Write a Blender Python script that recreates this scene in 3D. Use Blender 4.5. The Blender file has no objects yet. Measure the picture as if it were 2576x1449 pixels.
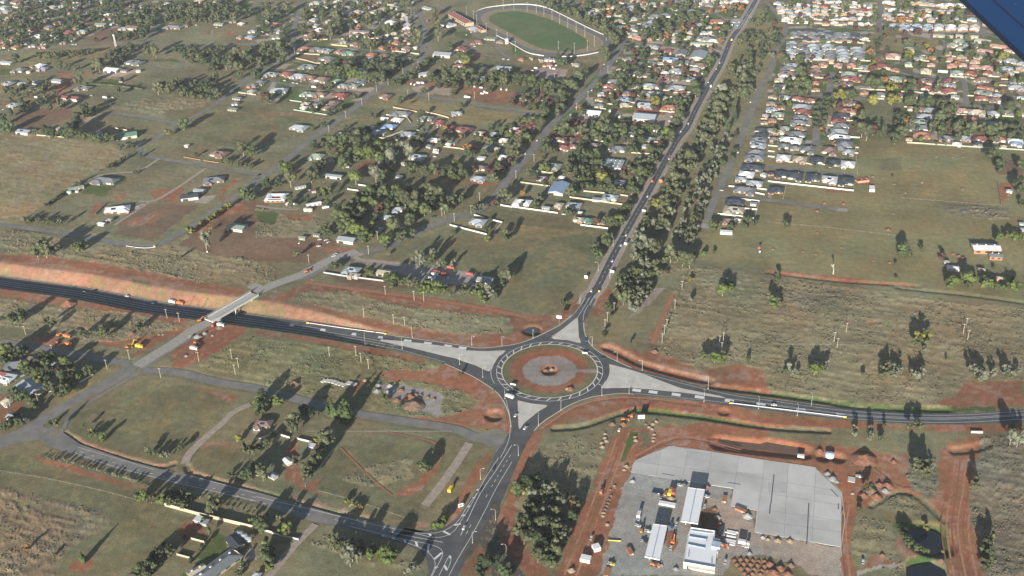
import bpy, math, random
import numpy as np
from mathutils import Vector, Matrix
from mathutils.geometry import tessellate_polygon
random.seed(7); rng = np.random.default_rng(7)
# ------------------------------------------------------------------ camera, sky, sun, exposure
scn = bpy.context.scene
H = 520.0
FPX, DEP, ROLL = 2638.2, 0.50937, -0.03727          # fitted on the parallel streets, the poles and the roundabout's circle
cr, sr = math.cos(ROLL), math.sin(ROLL)
_R = np.array([1.0, 0, 0]); FW = np.array([0, math.cos(DEP), -math.sin(DEP)]); _U = np.array([0, math.sin(DEP), math.cos(DEP)])
RT = cr*_R + sr*_U; UP = -sr*_R + cr*_U
cd = bpy.data.cameras.new('camera'); cam = bpy.data.objects.new('camera', cd); scn.collection.objects.link(cam); scn.camera = cam
cd.sensor_width = 36; cd.lens = 36*FPX/2576; cd.clip_start = 0.5; cd.clip_end = 30000
cam.matrix_world = Matrix(((RT[0], UP[0], -FW[0], 0), (RT[1], UP[1], -FW[1], 0), (RT[2], UP[2], -FW[2], H), (0, 0, 0, 1)))
SUN_EL, SHADOW_AZ = math.radians(13.5), math.radians(17.5)      # shadows run 17.5 deg clockwise from +Y
w = bpy.data.worlds.new('World'); scn.world = w; w.use_nodes = True
nt = w.node_tree; bg = nt.nodes['Background']; sky = nt.nodes.new('ShaderNodeTexSky'); sky.sky_type = 'NISHITA'
sky.sun_disc = False; sky.sun_elevation = SUN_EL; sky.sun_rotation = math.pi + SHADOW_AZ; sky.air_density = 1.0; sky.dust_density = 0.8
nt.links.new(sky.outputs[0], bg.inputs[0]); bg.inputs[1].default_value = 0.05
sl = bpy.data.lights.new('sun', 'SUN'); sl.energy = 5.0; sl.angle = math.radians(0.5); sl.color = (1.0, 0.93, 0.82)
so = bpy.data.objects.new('sun', sl); scn.collection.objects.link(so)
sd = Vector((math.sin(SHADOW_AZ)*math.cos(SUN_EL), math.cos(SHADOW_AZ)*math.cos(SUN_EL), -math.sin(SUN_EL)))
so.rotation_euler = sd.to_track_quat('-Z', 'Y').to_euler(); so.location = (0, 0, 900)
scn.view_settings.view_transform = 'Standard'; scn.view_settings.look = 'None'; scn.view_settings.exposure = 1.40; scn.view_settings.gamma = 1
scn.cycles.max_bounces = 5; scn.cycles.diffuse_bounces = 2; scn.cycles.volume_bounces = 0
HAZE = 0.00003

# ------------------------------------------------------------------ helpers
C = scn.collection
def gnd(x, y, z=0.0):
    """point on the level z seen at photo coordinate x, y (2576 wide)"""
    d = FW*FPX + RT*(x-1288) - UP*(y-724.5)
    t = (H-z)/-d[2]
    return np.array([d[0]*t, d[1]*t, z])
def projv(P):
    q = P - np.array([0, 0, H]); z = q@FW
    return 1288+FPX*(q@RT)/z, 724.5-FPX*(q@UP)/z
def T(t, x, y):
    if t == '00': return (x, y)
    return ((int(t[1])-1)*644+x/4.0, (int(t[0])-1)*362.25+y/4.0)
def ppm(p):                                   # photo px per metre, across
    return FPX/np.linalg.norm(np.array(p)-np.array([0, 0, H]))
def pts(t, s):
    return [T(t, *map(float, q.split(','))) for q in s.split()]
STREET = math.radians(19.5)                   # heading of the long streets
def vnoise(x, y, s, seed):
    r = np.random.default_rng(seed).random((256, 256)); x = x/s+1000; y = y/s+1000
    i = np.floor(x).astype(int); j = np.floor(y).astype(int); u = x-i; v = y-j; u = u*u*(3-2*u); v = v*v*(3-2*v)
    i0, i1, j0, j1 = i % 256, (i+1) % 256, j % 256, (j+1) % 256
    return (r[i0, j0]*(1-u)+r[i1, j0]*u)*(1-v)+(r[i0, j1]*(1-u)+r[i1, j1]*u)*v
MATS = {}
def mat(name, col, rough=0.85, var=0.18, scale=0.35, metal=0.0, bump=0.0, emis=None, spec=0.3, rnd=0.0, stripes=0, alt=None):
    if name in MATS: return MATS[name]
    m = bpy.data.materials.new(name); m.use_nodes = True; n = m.node_tree; b = n.nodes['Principled BSDF']
    b.inputs['Roughness'].default_value = rough; b.inputs['Metallic'].default_value = metal; b.inputs['Specular IOR Level'].default_value = spec
    geo = n.nodes.new('ShaderNodeNewGeometry'); no = n.nodes.new('ShaderNodeTexNoise'); no.inputs['Scale'].default_value = scale; no.inputs['Detail'].default_value = 5
    n.links.new(geo.outputs['Position'], no.inputs['Vector'])
    mr = n.nodes.new('ShaderNodeMapRange'); mr.inputs[1].default_value = 0.3; mr.inputs[2].default_value = 0.7; mr.inputs[3].default_value = 1-var; mr.inputs[4].default_value = 1+var
    n.links.new(no.outputs['Fac'], mr.inputs[0]); val = mr.outputs[0]
    if rnd:
        oi = n.nodes.new('ShaderNodeObjectInfo'); m2 = n.nodes.new('ShaderNodeMapRange'); m2.inputs[3].default_value = 1-rnd; m2.inputs[4].default_value = 1+rnd
        n.links.new(oi.outputs['Random'], m2.inputs[0]); mm = n.nodes.new('ShaderNodeMath'); mm.operation = 'MULTIPLY'
        n.links.new(val, mm.inputs[0]); n.links.new(m2.outputs[0], mm.inputs[1]); val = mm.outputs[0]
    hs = n.nodes.new('ShaderNodeVectorMath'); hs.operation = 'SCALE'; hs.inputs[0].default_value = col
    if alt:
        mx = n.nodes.new('ShaderNodeMix'); mx.data_type = 'RGBA'; mx.inputs[6].default_value = (*col, 1); mx.inputs[7].default_value = (*alt, 1)
        n3 = n.nodes.new('ShaderNodeTexNoise'); n3.inputs['Scale'].default_value = scale*0.27; n3.inputs['Detail'].default_value = 3; n.links.new(geo.outputs['Position'], n3.inputs['Vector'])
        r3 = n.nodes.new('ShaderNodeMapRange'); r3.inputs[1].default_value = 0.42; r3.inputs[2].default_value = 0.6; n.links.new(n3.outputs['Fac'], r3.inputs[0])
        n.links.new(r3.outputs[0], mx.inputs[0]); n.links.new(mx.outputs[2], hs.inputs[0])
    n.links.new(val, hs.inputs['Scale']); n.links.new(hs.outputs[0], b.inputs['Base Color'])
    if bump:
        bp = n.nodes.new('ShaderNodeBump'); bp.inputs['Strength'].default_value = bump; bp.inputs['Distance'].default_value = 0.3
        n.links.new(no.outputs['Fac'], bp.inputs['Height']); n.links.new(bp.outputs[0], b.inputs['Normal'])
    MATS[name] = m; return m
def tag(o, label=None, cat=None, group=None, kind=None):
    if label: o['label'] = label
    if cat: o['category'] = cat
    if group: o['group'] = group
    if kind: o['kind'] = kind
    return o
def mesh_obj(name, V, F, m=None, parent=None, smooth=False, mi=None):
    me = bpy.data.meshes.new(name); me.from_pydata([tuple(map(float, v)) for v in V], [], F); 
    for mm in (m if isinstance(m, (list, tuple)) else [m]):
        if mm: me.materials.append(mm)
    if mi is not None: me.polygons.foreach_set('material_index', mi)
    if smooth: me.polygons.foreach_set('use_smooth', [True]*len(me.polygons))
    o = bpy.data.objects.new(name, me); C.objects.link(o)
    if parent: o.parent = parent
    return o
def empty(name, loc, rz=0.0):
    o = bpy.data.objects.new(name, None); C.objects.link(o); o.location = tuple(map(float, loc)); o.rotation_euler = (0, 0, rz); o.empty_display_size = 1; return o
class MB:
    def __init__(s): s.V = []; s.F = []
    def add(s, V, F):
        n = len(s.V); s.V += [tuple(v) for v in V]; s.F += [tuple(i+n for i in f) for f in F]; return s
    def box(s, cx, cy, cz, sx, sy, sz, rz=0, taper=1.0):
        c, q = math.cos(rz), math.sin(rz); V = []
        for k, z in ((1, -sz/2), (taper, sz/2)):
            for a, b in ((-1, -1), (1, -1), (1, 1), (-1, 1)):
                x, y = a*sx/2*k, b*sy/2*k; V.append((cx+x*c-y*q, cy+x*q+y*c, cz+z))
        return s.add(V, [(3, 2, 1, 0), (4, 5, 6, 7), (0, 1, 5, 4), (1, 2, 6, 5), (2, 3, 7, 6), (3, 0, 4, 7)])
    def bar(s, a, b, w, h=None):
        h = h or w; a = Vector(a); b = Vector(b); d = (b-a).normalized(); up = Vector((0, 0, 1)) if abs(d.z) < 0.9 else Vector((1, 0, 0))
        r = d.cross(up).normalized()*w/2; u = r.cross(d).normalized()*h/2
        V = [p+x for p in (a, b) for x in (-r-u, r-u, r+u, -r+u)]
        return s.add(V, [(3, 2, 1, 0), (4, 5, 6, 7), (0, 1, 5, 4), (1, 2, 6, 5), (2, 3, 7, 6), (3, 0, 4, 7)])
    def cyl(s, x, y, z0, z1, r0, r1=None, n=8):
        r1 = r0 if r1 is None else r1; V = []
        for r, z in ((r0, z0), (r1, z1)): V += [(x+r*math.cos(2*math.pi*i/n), y+r*math.sin(2*math.pi*i/n), z) for i in range(n)]
        return s.add(V, [(i, (i+1) % n, n+(i+1) % n, n+i) for i in range(n)]+[tuple(range(n, 2*n)), tuple(range(n-1, -1, -1))])
    def wheel(s, x, y, z, r, wd, n=8):
        V = []
        for yy in (y-wd/2, y+wd/2): V += [(x+r*math.cos(2*math.pi*i/n), yy, z+r*math.sin(2*math.pi*i/n)) for i in range(n)]
        return s.add(V, [(i, (i+1) % n, n+(i+1) % n, n+i) for i in range(n)]+[tuple(range(n, 2*n)), tuple(range(n-1, -1, -1))])
    def build(s, name, m, parent=None): return mesh_obj(name, s.V, s.F, m, parent)
# landmark-based naming: rank of each thing by distance to a landmark among all things of its look
LANDS = []
REG = {}                                      # look -> list of (world xy, object or None)
def reg(look, p, o=None, prep='closest to'): REG.setdefault((look, prep), []).append((float(p[0]), float(p[1]), o))
ORD = ['', 'second ', 'third ', 'fourth ', 'fifth ', 'sixth ', 'seventh ', 'eighth ', 'ninth ', 'tenth ', 'eleventh ', 'twelfth ']+['%dth ' % k if k % 10 not in (1, 2, 3) or k in (11, 12, 13) else '%d%s ' % (k, {1: 'st', 2: 'nd', 3: 'rd'}[k % 10]) for k in range(13, 1500)]
def flush_labels():
    for (look, prep), L in REG.items():
        P = np.array([q[:2] for q in L]); best = [(9e9, 0, 0)]*len(L)
        if len(L) == 1 and L[0][2] is not None:
            d = [np.hypot(P[0, 0]-l[1], P[0, 1]-l[2]) for l in LANDS]; L[0][2]['label'] = look+' near '+LANDS[int(np.argmin(d))][0]; continue
        for k, (nm, lx, ly) in enumerate(LANDS):
            d = np.hypot(P[:, 0]-lx, P[:, 1]-ly); r = np.empty(len(d), int); r[np.argsort(d)] = np.arange(len(d))
            for i in range(len(L)):
                c = (r[i], d[i], k)
                if c < best[i]: best[i] = c
        for i, q in enumerate(L):
            if q[2] is not None: q[2]['label'] = '%s %s%s %s' % (look, ORD[best[i][0]], prep, LANDS[best[i][2]][0])
# ------------------------------------------------------------------ motorway cutting and ditches (terrain levels)
def smooth_line(P, step=4.0):
    P = [np.array(p, float) for p in P]; P = [P[0]]+[b for a, b in zip(P[:-1], P[1:]) if np.linalg.norm(a-b) > 5]
    if len(P) == 2: Q = [P[0], P[1]]
    else:
        Q = []
        E_ = [2*P[0]-P[1]]+P+[2*P[-1]-P[-2]]
        for i in range(1, len(E_)-2):
            a, b, c, d = E_[i-1:i+3]; n = max(2, int(np.linalg.norm(c-b)/step))
            for k in range(n):
                t = k/n; Q.append(0.5*((2*b)+(-a+c)*t+(2*a-5*b+4*c-d)*t*t+(-a+3*b-3*c+d)*t**3))
        Q.append(P[-1])
    return Q
def zcut(x): return -7.2*min(1.0, max(0.0, (1000-x)/330.0)) if x > 0 else -7.2
MW = [gnd(x, y, zcut(x)) for x, y in [(-260, 662), (-120, 686)]+pts('31', '0,-62 850,58 1500,185 2000,255')+pts('32', '0,333 500,400 1000,480 1400,550')]
MWL = smooth_line(MW, 6.0)
# ------------------------------------------------------------------ ground: one sheet, its soils and grasses laid out as plots
COL = dict(B=(.160, .146, .086, .3), G=(.130, .124, .070, .14), H=(.178, .162, .084, .15), Y=(.225, .180, .100, .45), V=(.185, .155, .078, .35),
  T=(.200, .172, .104, .85), K=(.160, .148, .108, 1.3), F=(.176, .142, .092, 1.2), R=(.225, .098, .058, .15), O=(.265, .145, .098, .2), D=(.150, .100, .066, .15),
  P=(.30, .255, .215, .0), M=(.25, .215, .20, .0), N=(.075, .105, .036, .1), L=(.178, .166, .088, .8), S=(.125, .125, .072, .1), C=(.255, .25, .235, .05), A=(.085, .085, .085, 0))
PLOTS = '''00 S 0,0 640,0 610,40 410,70 290,72 215,100 100,120 0,130
11 D 1180,280 1000,300 860,390 1000,440 1300,420 1450,380 1200,300
11 V 500,480 1150,460 1120,560 600,640 0,740 0,560
11 B 1930,195 2140,190 2120,440 1540,430 1600,330 1850,320
11 R 1850,180 2140,190 2130,225 1860,225
11 R 2260,310 2350,320 2340,350 2270,345
11 D 130,1200 420,1085 740,1100 720,1190 420,1290 190,1300
11 R 600,720 760,740 560,1050 520,1030
11 R 480,880 620,870 570,930 480,920
11 R 0,1030 200,1010 380,1010 200,1090 0,1060
11 T 1100,1080 1500,980 2150,1000 1850,1190
11 N 1500,600 1780,590 1830,625 1600,620
11 N 880,800 1230,800 1250,835 960,830
11 N 0,700 120,700 100,750 0,760
11 P 1000,760 1050,730 1480,690 1300,750 1100,785
11 P 820,1200 1020,1150 960,1205 850,1240
11 R 900,700 760,800 700,880 600,1000 700,900 800,800 900,740
11 B 0,1340 640,1390 1180,1430 1200,1449 0,1449
12 S 0,60 1600,40 1660,550 1200,900 900,1100 400,1150 0,900
12 D 410,550 640,560 620,620 420,590
12 N 370,620 600,640 560,680 400,660
12 N 350,870 440,870 400,990 240,1000
12 G -900,1120 -400,1060 0,1020 460,1020 380,1110 740,1170 600,1330 0,1449 -300,1500 -900,1250
12 R 0,1115 100,1180 180,1250 205,1300 150,1385 40,1440 90,1390 160,1330 170,1290 140,1235 70,1175 0,1135
12 R 80,1120 700,1180 680,1200 90,1140
12 V 1090,980 2080,1050 1980,1180 1620,1100 1380,1070 1200,1200 800,1330 900,1190
12 G 1000,1080 1380,1080 1300,1180 1100,1200 950,1190
12 G 1700,600 2576,500 2576,800 2200,760 1600,850
12 N 2000,310 2180,330 2150,390 2000,370
12 R 1480,800 2000,855 2576,925 2576,970 2080,900 1500,840
12 R 2080,920 2576,960 2576,1040 2400,1050 2100,980
12 R 2180,520 2320,560 2300,590 2210,580
12 V 2000,1100 2576,1130 2576,1240 1950,1240
12 P 1560,870 2000,880 1960,960 1600,930
12 P 2300,700 2450,660 2420,720
13 S 600,0 2400,0 2100,600 1600,1449 250,1449 800,800 1130,430 1000,250
13 N 0,420 220,520 300,600 180,600 0,600
13 N 560,680 860,650 700,800 520,790
13 G 0,560 900,560 700,800 300,1000 0,900
13 R 0,940 450,980 330,1010 400,1060 0,1050
13 M 230,680 490,690 480,800 240,790
13 P 480,700 560,690 520,800 480,800
13 R 1000,1080 1240,1090 1200,1260 1640,1290 1640,1060 1480,1100 1260,1070
13 P 1480,1150 1640,1150 1630,1290 1400,1270
13 D 370,1330 700,1380 640,1449 360,1449
13 H 2420,90 2700,60 2700,700 2000,1000 1850,1300 1700,1449 1900,900 2280,300
13 R 2420,380 2440,480 2380,500 2420,420
14 S 60,0 2576,0 2576,1449 0,1449 0,950
14 H 0,50 150,240 180,300 60,700 0,900
14 N 0,100 60,120 100,200 0,220
14 G 930,1020 1390,1040 1330,1200 1270,1449 930,1449 960,1200
14 V 1150,390 1720,400 1700,480 1400,520 1160,480
14 G 1000,330 1280,330 1280,480 1000,500
14 R 1060,590 1180,560 1120,620 1040,610
00 H 1780,560 1830,500 1990,440 2160,410 2165,345 2576,375 2576,760 2280,715 1760,655
24 V 1340,320 1600,100 1620,110 1500,330 1430,420 1310,550 1330,380
24 G 1130,150 1330,130 1340,260 1120,260
24 K 1700,590 2400,640 2450,740 2300,760 1800,700
24 R 900,330 1000,330 1040,420 900,410
24 R 550,460 820,470 800,490 560,480
24 R 2310,400 2480,380 2480,450 2350,610
24 D 2300,180 2576,160 2576,320 2310,300
24 R 0,1270 500,1310 1000,1370 1500,1420 1500,1449 700,1380 0,1310
21 Y 0,-110 640,-70 1150,0 1300,100 1000,270 700,440 450,620 270,720 0,760
21 H 0,770 900,900 1500,990 1700,940 1900,700 2350,400 2400,420 1900,860 1560,1020 900,940 0,830
21 N 900,400 1150,430 1060,530 820,500
21 N 1100,400 1290,330 1270,380 1160,430
21 N 1040,670 980,710 940,710 1000,670
21 R 960,600 1060,600 1000,680 920,740 890,750
21 R 1150,530 1250,500 1280,520 1180,580
21 D 1150,900 1350,600 1500,600 2000,620 1700,850 1550,980
21 R 1250,780 1500,700 1650,700 1550,820 1300,830
21 R 1500,470 1850,450 1780,580 1650,580 1560,560
21 P 1950,590 2020,520 2170,520 2080,600
21 P 1310,640 1500,580 1380,660
21 R 2180,500 2400,335 2450,345 2250,500
21 R 2200,520 2330,540 2240,570 2180,560
21 T 0,850 900,960 1500,1060 1950,900 1800,1010 2780,1230 2780,1500 2576,1449 1000,1300 0,1150
21 D 1800,1010 1980,880 2150,700 2400,580 2700,600 2700,1150 2576,1180 2100,1100
21 R 1900,900 2150,680 2400,580 2500,650 2200,760 2050,900
22 T 0,640 250,690 600,760 850,800 600,930 0,930
22 N -20,660 240,690 180,820 20,780
22 R 250,700 620,720 560,770 350,760
22 D 0,950 600,930 850,1000 800,1080 600,1200 0,1180
22 R 350,1020 1050,1040 800,1090 600,1060
22 G 520,380 900,400 800,520 600,480
22 R 1030,200 1150,170 1230,190 1100,280 1010,270
22 G 1380,250 2576,380 2400,600 1700,750 1600,600 1400,400
22 R 1900,360 2450,400 2400,430 1900,380
22 D 920,560 1050,490 820,650
00 G 960,640 1060,600 1130,570 1260,520 1400,545 1530,580 1495,660 1440,740 1380,800 1250,760 1300,700 1180,690 960,660
23 V 0,800 500,850 900,870 780,900 300,960 0,930
22 M 1000,1150 1450,1190 1800,1240 2250,1300 2200,1440 1700,1400 1450,1300 1330,1240 1000,1190
22 D 650,1290 900,1300 1300,1380 2576,1449 2300,1449 1000,1449
31 R 0,-345 700,-295 1500,-155 2200,-20 2500,20 2400,90 2000,0 1400,-110 500,-240 0,-280
31 O 0,-280 500,-245 1400,-115 2000,-10 2420,70 2280,210 2150,215 1500,112 700,-40 0,-148
31 G 1300,-90 1500,-60 1550,20 1400,-10
31 V 1650,30 2100,40 2050,190 1700,120
31 R 0,0 500,70 1200,200 2060,300 1900,330 1800,380 1400,260 500,170 0,95
31 T 0,100 500,170 1400,260 1850,400 1300,560 800,520 0,370
31 R 230,500 550,470 700,600 400,580
31 R 850,560 1300,520 1700,440 2050,330 1300,710 1500,560 1000,590
31 G 0,380 560,440 550,480 0,520
31 R 2250,340 2480,400 2440,480 2200,640 1800,820 1730,800 1720,650 1650,640 1960,440
31 V 850,610 1300,690 1150,720 1110,860 700,1110 560,1200 600,1100 1100,760
31 L 2576,440 2250,600 2000,780 2576,960
31 G 1500,900 2380,1100 2300,1200 2100,1449 700,1449 750,1300 1100,1100
31 R 0,1050 250,1150 180,1300 0,1350
31 R 560,760 680,800 620,860
31 R 2000,1000 2400,1090 2340,1170 2100,1050
31 Y 870,1330 920,1280 1010,1290 1020,1330 900,1370
32 R 500,-40 1100,20 2000,130 2576,220 2576,310 2000,240 1500,180 900,40 480,30 300,120 60,110
32 T 500,20 900,40 1500,185 2100,250 2576,300 2576,450 2100,480 1500,440 900,320 400,110
32 O 40,110 400,150 800,290 1000,400 860,400 525,345 0,255
32 R 400,120 800,230 1500,390 2100,470 2576,480 2576,570 2300,605 2100,585 1600,500 1000,400 820,290
32 L 0,500 2000,740 2200,900 2576,1000 2400,1449 0,980
32 C 2330,1250 2400,1220 2480,1220 2470,1270 2400,1320 2330,1310
33 C 80,420 120,385 240,370 310,400 280,450 150,465
32 R 0,420 500,490 1400,650 1700,710 1700,760 1300,690 400,520 0,470
32 R 1220,840 1800,820 1950,750 2250,900 2480,1150 2540,1300 2576,1449 1850,1370 1500,1290 1900,1300 2200,1200 2260,1130 2100,1050 1700,950 1300,920
32 M 1180,960 1500,980 1880,1060 1850,1290 1480,1200 1600,1150 1350,1100
32 R 1040,920 1150,960 1000,1060 900,1050
33 R 0,260 400,290 600,180 720,0 800,0 690,150 600,270 330,450 0,570 0,440
33 R 880,0 1010,0 960,200 880,290 790,280 850,150
33 R 1650,0 1720,0 1620,300 1470,600 1560,640 1900,760 2500,780 2576,1000 2576,1060 2000,1000 1200,800 1000,740 850,600 900,560 1050,560 1300,660 1400,640 1390,480 1550,200
00 T 1560,700 1760,668 1932,700 2576,775 2576,1010 2400,1025 1932,985 1800,950 1700,905 1640,880 1685,760 1720,690
33 M 1250,280 1550,0 1400,0 1180,300
33 O 900,570 1000,545 1100,590 1350,720 1900,820 2060,900 2050,955 1990,960 1900,900 1500,810 1200,720 1000,620
33 R 1900,820 2300,760 2500,830 2576,980 2576,1060 2100,980
33 N 2000,1000 2576,1060 2576,1090 2000,1010
33 R 200,1449 480,1250 900,1090 1230,1080 1700,1130 2200,1180 2576,1260 2576,1400 1900,1280 1300,1205 900,1300 420,1400
33 N 1200,1230 1350,1200 2200,1330 2576,1400 2576,1420 2000,1340 1300,1250
34 R 0,1250 800,1340 1400,1380 2576,1370 2576,1449 2000,1449 0,1390
34 N 0,1050 500,1120 1400,1200 2300,1200 2300,1240 1400,1255 0,1085
34 R 2576,930 2200,940 1950,960 1900,1090 1700,1140 1740,1190 2576,1200
34 K 100,40 800,60 700,180 300,180
34 R 780,320 850,320 850,360 790,360
34 R 970,340 1080,340 1070,365 980,365
41 G 0,250 400,190 1500,560 1700,750 1900,850 1600,1200 1100,1449 550,1449 700,1160 1100,950 1050,800 0,560
41 F 0,560 600,700 1090,800 1110,920 850,1090 700,1200 560,1300 540,1449 0,1449
41 B 0,660 200,740 560,820 1100,950 1090,920 600,790 220,690 0,630
41 G 150,700 210,720 290,900 240,900
41 G 700,0 2130,0 1900,230 1600,330 1000,170
41 O 660,-5 900,105 1250,225 1600,318 1750,290 1880,200 1760,315 1600,350 1200,245 870,145
41 O 1910,320 1950,420 2300,500 2576,580 2576,560 2300,480 1980,400
41 G 1960,170 2450,160 2350,500 1900,340
41 O 1990,160 2130,105 2450,140 2450,160 2130,140 2040,180
41 R 700,1330 940,1250 950,1300 850,1400 720,1400
41 R 360,230 430,250 1100,460 1480,560 1400,570 900,460 400,290
41 N 2030,1200 2200,1010 2280,1050 2300,1200 1900,1449 1820,1449 2000,1290
41 R 1750,1000 1900,900 2150,880 2060,1010 1850,1100
41 P 2410,1280 2500,1150 2576,1160 2576,1300 2450,1300
42 G 0,500 500,560 850,150 1900,60 1900,300 1700,700 1500,900 800,700
42 T 1180,320 1550,270 1600,450 1150,560 850,480
42 R 460,540 680,450 600,590 760,630 430,600
42 R 300,180 400,60 440,160 430,420 480,560 330,520 450,560 300,480
42 R 1380,620 1600,500 1700,400 1800,350 1870,260 1890,270 1820,380 1650,620 1480,640
42 O 340,640 780,740 1200,840 1190,865 780,775 360,680
42 O 1350,890 1600,900 1740,920 1770,945 1590,965 1580,920 1350,910
42 R 2350,200 2370,260 2260,450 2150,650 2050,800 1930,950 1870,970 1980,800 2150,450 2300,220
42 N 1740,950 1900,830 1960,720 1900,950 1800,980
42 B 160,1449 540,1090 1100,1300 1600,1449
42 T 540,1120 1060,1300 1650,1400 1640,1320 1100,1290 560,1090
43 T 250,150 900,0 1000,0 850,400 500,1100 420,1449 200,1250 50,1000 40,600 150,300
43 R 1050,-20 1980,-90 2576,-30 2576,300 1250,290 1190,420 1000,1000 880,1449 430,1449 700,800 950,200
43 N 1180,0 1280,0 1140,290 1080,300
43 R 205,0 340,0 230,180 100,480 60,600 40,900 50,1050 120,1150 200,1250 370,1449 170,1449 0,1280 -120,1100 -150,900 -60,600 0,440 120,150
42 R 2250,1120 2370,1330 2300,1449 2020,1449 2100,1290
43 G 1280,0 1350,0 1390,120 1360,170 1320,160
43 C 1190,400 1600,470 2230,570 2200,750 2460,790 2440,1010 2576,1030 2576,1250 2200,1260 2130,1449 880,1449 1000,1000 1100,600
43 R 1640,980 1540,1010 1530,1130 1620,1200 1680,1100
43 P 1950,600 2576,1050 2576,1200 2300,1100 2100,880 1920,700
43 D 1900,790 2020,740 2110,940 2090,1040 1880,960
44 P 0,1040 740,1160 740,1449 430,1449 300,1350 100,1290 0,1250
44 R 0,60 450,110 850,170 1050,190 1440,240 1400,520 1500,600 1750,850 1810,950 1820,1449 2170,1449 2130,1050 2000,900 2020,600 2110,300 2300,100 2200,40 2000,50 1800,120 1730,220 1700,600 1640,700 1300,580 1000,740 880,820 800,1200 900,1449 740,1449 740,600 440,350 0,290
44 T 1300,620 1480,680 1700,880 1200,800 1000,760 1150,680
44 T 880,830 1250,900 1300,1200 1350,1449 900,1300 820,1200
44 K 2150,50 2576,0 2576,1449 2200,1449 2170,1050 2030,900 2040,600 2140,300
44 K 1450,240 1700,250 1690,600 1640,690 1500,600 1400,500
44 V 1150,800 1760,900 1800,950 1260,920
44 N 1250,900 1800,960 1815,1240 1650,1250 1640,1320 1370,1350 1420,1270 1560,1210 1400,1100
44 O 1280,1010 1380,1080 1500,1190 1600,1230 1420,1270 1310,1200
44 R 1060,1230 1250,1290 1340,1340 900,1400 1000,1300
44 P 870,1400 1250,1310 1330,1350 1050,1400 880,1449'''
C0 = gnd(1384.3, 931.5); C0[2] = 0
# fit circle centre from ring extremes
_r = [gnd(1207.5+a*.1407, 825.1+b*.1407) for a, b in [(302, 790), (2203, 750), (1290, 252), (1235, 1308), (730, 330), (1870, 375), (2100, 540), (1700, 1240), (2060, 1040), (420, 1050)]]
for _ in range(60):
    dd_ = [np.linalg.norm((q-C0)[:2]) for q in _r]; mr_ = sum(dd_)/len(dd_)
    C0[:2] += sum(((q-C0)[:2]/d*(d-mr_) for q, d in zip(_r, dd_)))*2/len(_r)
RR = mr_
DITCH = [(-1.6, 5, pts('33', '960,600 1060,640 1300,760 1600,850 1850,910 1990,930')), (-1.3, 4, pts('33', '2000,985 2576,1060')+pts('34', '500,1130 1000,1205 1800,1225')),
  (-1.2, 3.5, pts('33', '430,1415 700,1390 1000,1290 1150,1250 1330,1235 1900,1300 2576,1400')+pts('34', '600,1440')),
  (-1.0, 3, pts('41', '650,15 850,140 1200,255 1560,352 1750,320')), (-1.0, 3, pts('41', '1885,340 1960,430 2576,600')+pts('42', '350,700 800,815 1200,895')),
  (-0.9, 3, pts('24', '0,1290 700,1375 1500,1430')+pts('34', '1300,-5 2000,70 2576,150')), (1.2, 3, pts('44', '640,560 760,800')), (-2.2, 9, pts('44', '0,140 330,200')+pts('43', '2100,110')),
  (-2.2, 6, pts('44', '560,250 700,260')), (-0.8, 3, pts('44', '1040,740 1300,610 1500,650 1780,900')), (-1.2, 5, pts('44', '1880,190 2100,160 2200,120'))]
HOLES = [(-2.6, 15, pts('44', '1640,1080')[0]), (-2.4, 14, pts('44', '1600,1440')[0]), (-2.5, 8, pts('33', '205,425')[0]), (-2.0, 7, pts('32', '2400,1280')[0]), (-1.2, 4.5, pts('33', '2135,1245')[0])]
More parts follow.
